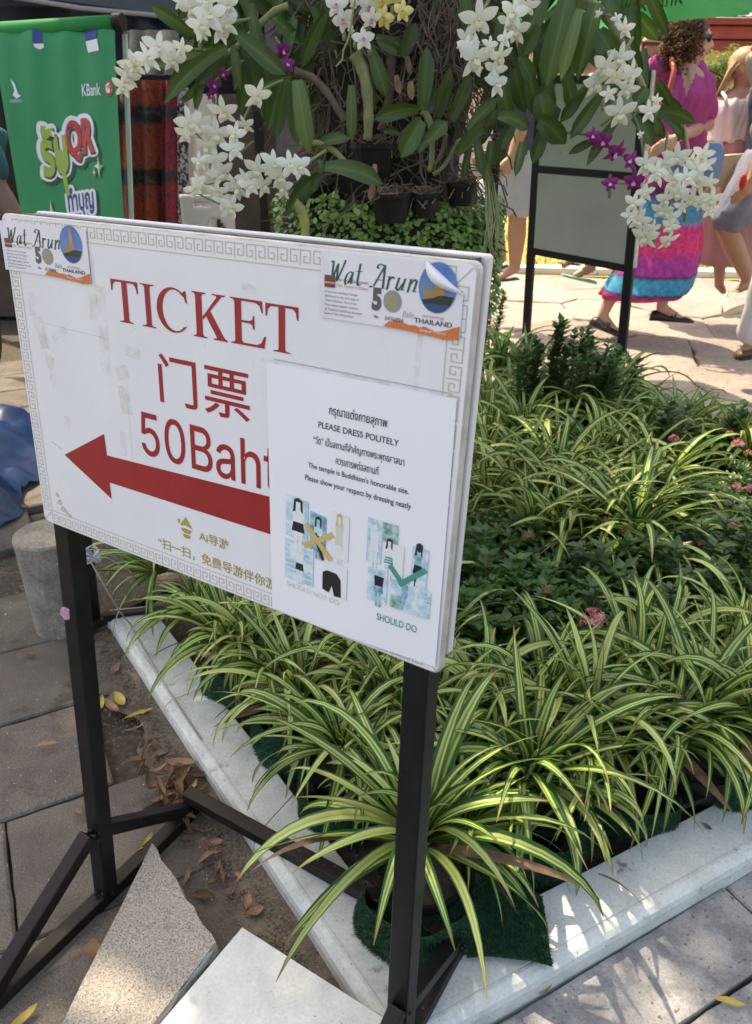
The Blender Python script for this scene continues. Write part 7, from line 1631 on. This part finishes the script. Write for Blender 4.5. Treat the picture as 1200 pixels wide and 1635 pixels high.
for i in range(70):
    a = R.uniform(-1, 1); s0 = P_(a * .078, -.05 + R.uniform(-.03, .03), .06 - abs(a) * .03); e = P_(a * .095, -.085, -.10); f_ = P_(a * .09 - .01, -.10, -.20) ; mb.tube([s0, s0.lerp(e, .5) + V3((0, 0, .01)), e, f_], [.008, .009, .008, .003], 5)
mb.build('hair', HAIRY, bw, smooth=True)
MB().box(a_(1160, 272, -.22), (.14, 0, .012), (0, .04, 0), (0, 0, .085)).build('beige_folder', pmat('beige_card', (.58, .46, .29), (.50, .40, .25), 5, .7), None)
bpy.data.objects['beige_folder']['label'] = 'beige folded card bag held in front of the dusty pink skirt'; bpy.data.objects['beige_folder']['category'] = 'bag'

# --- man in grey blue shorts, mostly outside the right edge
SY = 4.85; a_ = lambda x, y, dy=0: A(x, y, SY + dy); sm_ = thing('person', 'walker in grey blue shorts and dark top whose bent knee enters at the right edge', 'person', (A(1225, 300, SY).x, SY, 0)); mb = MB()
torso(mb, a_(1228, 255), a_(1238, 150), a_(1240, 112), (.3, 1, 0), (-1, .3, 0), 1.05); cap(mb, a_(1240, 120), a_(1238, 90), .06, .055); P_, M_ = head(mb, a_(1232, 70), (-1, 0, 0), (0, 0, 1), 1.0)
arm(mb, a_(1228, 130, -.18), a_(1222, 215, -.2), a_(1200, 285, -.26), a_(1186, 306, -.28), (0, -1, 0), 1.0, .8); arm(mb, a_(1240, 130, .18), a_(1260, 210, .2), a_(1270, 270, .1), a_(1272, 295, .1), (0, -1, 0), 1.0)
leg(mb, a_(1216, 280, -.08), a_(1158, 362, -.10), a_(1196, 448, -.05), a_(1180, 462, -.08), 1.12); leg(mb, a_(1236, 280, .08), a_(1262, 372, .1), a_(1300, 452, .1), a_(1285, 466, .1), 1.1); blob_build(mb, 'body', SKIN2, sm_, .0105, 3, .4)
mb = MB(); cap(mb, a_(1220, 268, -.06), a_(1168, 346, -.10), .145, .105); cap(mb, a_(1232, 268, .06), a_(1250, 350, .1), .13, .11); blob_build(mb, 'shorts', pmat('grey_blue_shorts', (.15, .16, .24), (.22, .23, .31), 9, .85, .5, 22, .01), sm_, .014, 3, .4, .016)
mb = MB(); torso(mb, a_(1228, 250), a_(1238, 150), a_(1240, 118), (.3, 1, 0), (-1, .3, 0), 1.2); cap(mb, a_(1228, 130, -.18), a_(1222, 185, -.2), .075, .07); blob_build(mb, 'top', pmat('navy_top', (.02, .025, .05)), sm_, .016, 3, .4, .016)
MB().ball(P_(0, -.02, .045), .082, .094, .082, M_, 16, 10).build('hair', HAIRD, sm_, smooth=True)
shoe(sm_, a_(1206, 456, -.05), a_(1172, 466, -.08), pmat('tan_sandal', (.35, .24, .15)), .045, .02)
MB().ball(a_(1186, 290, -.34), .02, .02, .045, None, 10, 8).build('red_case', pmat('red_plastic', (.5, .04, .03)), sm_, smooth=True)

# --- person in pale trousers at the right edge, nearer
TY2 = 3.75; a_ = lambda x, y, dy=0: A(x, y, TY2 + dy); pt = thing('person', 'person in pale trousers and brown shoes stepping in at the right edge of the path', 'person', (A(1290, 400, TY2).x, TY2, 0)); mb = MB()
torso(mb, a_(1300, 190), a_(1305, 60), a_(1305, 10), (.3, 1, 0), (-1, .2, 0), 1.0); cap(mb, a_(1305, 20), a_(1302, -15), .06, .055); P_, M_ = head(mb, a_(1298, -45), (-1, 0, 0), (0, 0, 1), 1.0)
for dy in (-.2, .2): arm(mb, a_(1305, 40, dy), a_(1320, 140, dy), a_(1310, 230, dy), a_(1305, 265, dy), (0, -1, 0), 1.0)
leg(mb, a_(1296, 220, -.08), a_(1252, 390, -.06), a_(1200, 545, 0), a_(1184, 566, 0)); leg(mb, a_(1304, 220, .08), a_(1320, 390, .1), a_(1345, 540, .1), a_(1325, 560, .1)); blob_build(mb, 'body', SKIN2, pt, .0115, 3, .4)
mb = MB(); cap(mb, a_(1298, 215, -.07), a_(1250, 395, -.06), .12, .085); cap(mb, a_(1250, 395, -.06), a_(1198, 530, 0), .085, .072); cap(mb, a_(1304, 215, .07), a_(1320, 390, .1), .12, .085); cap(mb, a_(1320, 390, .1), a_(1345, 528, .1), .085, .07); blob_build(mb, 'trousers', pmat('pale_trousers', (.62, .56, .56), (.54, .48, .48), 6, .85, .4, 20, .008), pt, .015, 3, .4, .016)
mb = MB(); torso(mb, a_(1300, 185), a_(1305, 60), a_(1305, 18), (.3, 1, 0), (-1, .2, 0), 1.15); blob_build(mb, 'shirt', pmat('white_shirt', (.6, .6, .6)), pt, .018, 3, .4, .016)
BRS = pmat('brown_shoe', (.12, .055, .035), (.08, .04, .025), 14, .5); shoe(pt, a_(1226, 563, 0), a_(1172, 572, 0), BRS, .05, .085, sole=BSH); shoe(pt, a_(1365, 555, .1), a_(1315, 566, .1), BRS, .05, .085, sole=BSH)
MB().ball(P_(0, -.02, .045), .082, .094, .082, M_, 16, 10).build('hair', HAIRD, pt, smooth=True)
# --- beige sneakers walker further back at the right edge
FY = 5.6; a_ = lambda x, y, dy=0: A(x, y, FY + dy); fw = thing('person', 'walker in beige sneakers cut by the right edge behind the pale trousers', 'person', (A(1250, 300, 4.3).x, 4.3, 0)); FY = 4.3; mb = MB()
torso(mb, a_(1262, 215), a_(1264, 100), a_(1264, 60), (1, 0, 0), (0, 1, 0), 1.0); cap(mb, a_(1264, 70), a_(1264, 38), .06, .055); P_, M_ = head(mb, a_(1264, 12), (0, 1, 0), (0, 0, 1), 1.0)
leg(mb, a_(1255, 240), a_(1236, 370), a_(1205, 492), a_(1185, 505)); leg(mb, a_(1270, 240), a_(1275, 370), a_(1282, 492), a_(1265, 508))
for sx in (1232, 1296): arm(mb, a_(sx, 90), a_(sx, 165), a_(sx, 235), a_(sx, 262), (0, -1, 0), 1.0)
blob_build(mb, 'body', SKIN2, fw, .012, 3, .4); mb = MB(); torso(mb, a_(1262, 210), a_(1264, 100), a_(1264, 68), (1, 0, 0), (0, 1, 0), 1.15); cap(mb, a_(1255, 235), a_(1240, 350), .12, .09); cap(mb, a_(1270, 235), a_(1275, 350), .12, .09); blob_build(mb, 'clothes', pmat('beige_clothes', (.4, .36, .3)), fw, .018, 3, .4, .016)
BES = pmat('beige_sneaker', (.50, .42, .30), (.42, .35, .25), 12, .7); shoe(fw, a_(1222, 492, -.02), a_(1156, 506, -.02), BES, .05, .075, sole=pmat('white_sole', (.6, .57, .5))); shoe(fw, a_(1298, 500), a_(1250, 510), BES, .05, .075)
MB().ball(P_(0, -.02, .045), .082, .094, .082, M_, 16, 10).build('hair', HAIRD, fw, smooth=True)

# --- walker in pale shorts behind the pillar
QY = 5.0; a_ = lambda x, y, dy=0: A(x, y, QY + dy); wk = thing('person', 'walker in a navy shirt, pale shorts and flat sandals seen left of the grey board', 'person', (A(815, 300, QY).x, QY, 0)); mb = MB()
torso(mb, a_(822, 250), a_(826, 150), a_(826, 112), (.2, 1, 0), (-1, .2, 0), 1.05); cap(mb, a_(826, 122), a_(824, 92), .06, .055); P_, M_ = head(mb, a_(820, 66), (-1, 0, 0), (0, 0, 1), 1.0)
arm(mb, a_(826, 130, -.2), a_(834, 200, -.22), a_(815, 255, -.26), a_(800, 272, -.28), (0, -1, 0), 1.0); arm(mb, a_(826, 130, .2), a_(815, 205, .22), a_(790, 240, .2), a_(775, 248, .2), (0, -1, 0), 1.0)
leg(mb, a_(828, 280, -.06), a_(826, 352, -.08), a_(822, 425, -.08), a_(800, 442, -.1), 1.05); leg(mb, a_(815, 280, .06), a_(786, 352, .08), a_(800, 410, .1), a_(786, 425, .1), 1.05); blob_build(mb, 'body', pmat('sunburnt_skin', (.60, .30, .20), (.55, .27, .18), 8, .5), wk, .0105, 3, .4)
mb = MB(); cap(mb, a_(826, 262, -.06), a_(828, 322, -.08), .125, .10); cap(mb, a_(818, 262, .06), a_(794, 322, .08), .12, .10); blob_build(mb, 'shorts', pmat('pale_shorts', (.55, .55, .62), (.47, .48, .56), 6, .85, .3, 16, .008), wk, .014, 3, .4, .016)
mb = MB(); torso(mb, a_(822, 240), a_(826, 150), a_(826, 118), (.2, 1, 0), (-1, .2, 0), 1.15); cap(mb, a_(826, 130, -.2), a_(832, 180, -.22), .075, .07); blob_build(mb, 'shirt', pmat('navy_shirt', (.05, .06, .13)), wk, .016, 3, .4, .016)
SND = pmat('dark_sandal', (.09, .06, .045)); shoe(wk, a_(828, 447, -.08), a_(788, 450, -.1), SND, .045, .018); shoe(wk, a_(812, 425, .1), a_(776, 440, .1), SND, .045, .018); MB().ball(P_(0, -.02, .045), .082, .094, .082, M_, 16, 10).build('hair', HAIRD, wk, smooth=True)
# --- walker in flip-flops hidden behind the grey board
HY = 5.2; a_ = lambda x, y, dy=0: A(x, y, HY + dy); hk = thing('person', 'walker in flip flops whose feet show under the grey board', 'person', (A(940, 300, HY).x, HY, 0)); mb = MB()
torso(mb, a_(942, 240), a_(945, 150), a_(945, 115), (.2, 1, 0), (-1, .2, 0), .98); cap(mb, a_(945, 125), a_(943, 96), .055, .05); P_, M_ = head(mb, a_(940, 72), (-1, 0, 0), (0, 0, 1), .97)
for dy in (-.18, .18): arm(mb, a_(945, 130, dy), a_(950, 195, dy), a_(938, 245, dy), a_(932, 268, dy), (0, -1, 0), .95)
leg(mb, a_(944, 265, -.05), a_(946, 345, -.05), a_(944, 425, -.02), a_(918, 440, -.05)); leg(mb, a_(938, 265, .05), a_(925, 345, .1), a_(915, 410, .2), a_(900, 424, .2)); blob_build(mb, 'body', SKIN2, hk, .0105, 3, .4)
mb = MB(); torso(mb, a_(942, 240), a_(945, 150), a_(945, 121), (.2, 1, 0), (-1, .2, 0), 1.12); cap(mb, a_(944, 262, -.05), a_(946, 335, -.05), .11, .09); cap(mb, a_(938, 262, .05), a_(927, 335, .1), .11, .09); blob_build(mb, 'clothes', pmat('olive_clothes', (.15, .16, .10)), hk, .018, 3, .4, .016)
FLP = pmat('black_flipflop', (.02, .02, .02)); shoe(hk, a_(950, 452, -.02), a_(897, 440, -.07), FLP, .048, .016, sole=pmat('mint_sole', (.25, .5, .38))); shoe(hk, a_(925, 425, .2), a_(890, 420, .2), FLP, .048, .016); MB().ball(P_(0, -.02, .045), .08, .092, .08, M_, 16, 10).build('hair', HAIRD, hk, smooth=True)

# --- person in teal at the left edge
LY = 2.5; a_ = lambda x, y, dy=0: A(x - 20, y, LY + dy); lp = thing('person', 'person in a teal top at the left edge with bare arm beside the banner', 'person', (A(-60, 300, LY).x, LY, 0)); mb = MB()
torso(mb, a_(-75, 400), a_(-70, 230), a_(-66, 170), (.5, .8, 0), (.8, -.5, 0), .95); cap(mb, a_(-66, 190), a_(-64, 140), .058, .052); P_, M_ = head(mb, a_(-58, 90), (.8, -.4, -.2), (0, 0, 1), 1.0)
arm(mb, a_(-22, 215), a_(14, 300), a_(58, 372, -.02), a_(75, 400, -.04), (0, -1, 0), .95); arm(mb, a_(-110, 220), a_(-130, 330), a_(-90, 400), a_(-60, 420), (0, -1, 0), .95)
leg(mb, a_(-60, 430), a_(-20, 560, -.1), a_(-60, 760, 0), a_(-30, 790, -.1)); leg(mb, a_(-95, 430), a_(-90, 590, 0), a_(-100, 770, .05), a_(-75, 800, 0)); blob_build(mb, 'body', SKIN3, lp, .0095, 3, .4)
mb = MB(); torso(mb, a_(-75, 390), a_(-70, 230), a_(-66, 178), (.5, .8, 0), (.8, -.5, 0), 1.1); cap(mb, a_(-24, 215), a_(4, 268), .062, .058); blob_build(mb, 'top', pmat('teal_top', (.01, .10, .11), (.008, .08, .09), 6, .8), lp, .013, 3, .4, .016)
mb = MB(); cap(mb, a_(-60, 410), a_(-20, 565, -.1), .11, .085); cap(mb, a_(-20, 565, -.1), a_(-58, 740, 0), .085, .06); cap(mb, a_(-95, 410), a_(-90, 590), .11, .085); cap(mb, a_(-90, 590), a_(-100, 750, .05), .085, .06); blob_build(mb, 'black_trousers', pmat('black_trousers', (.012, .012, .014)), lp, .016, 3, .4, .016)
MB().ball(P_(0, -.02, .04), .084, .096, .09, M_, 16, 10).build('hair', HAIRD, lp, smooth=True)
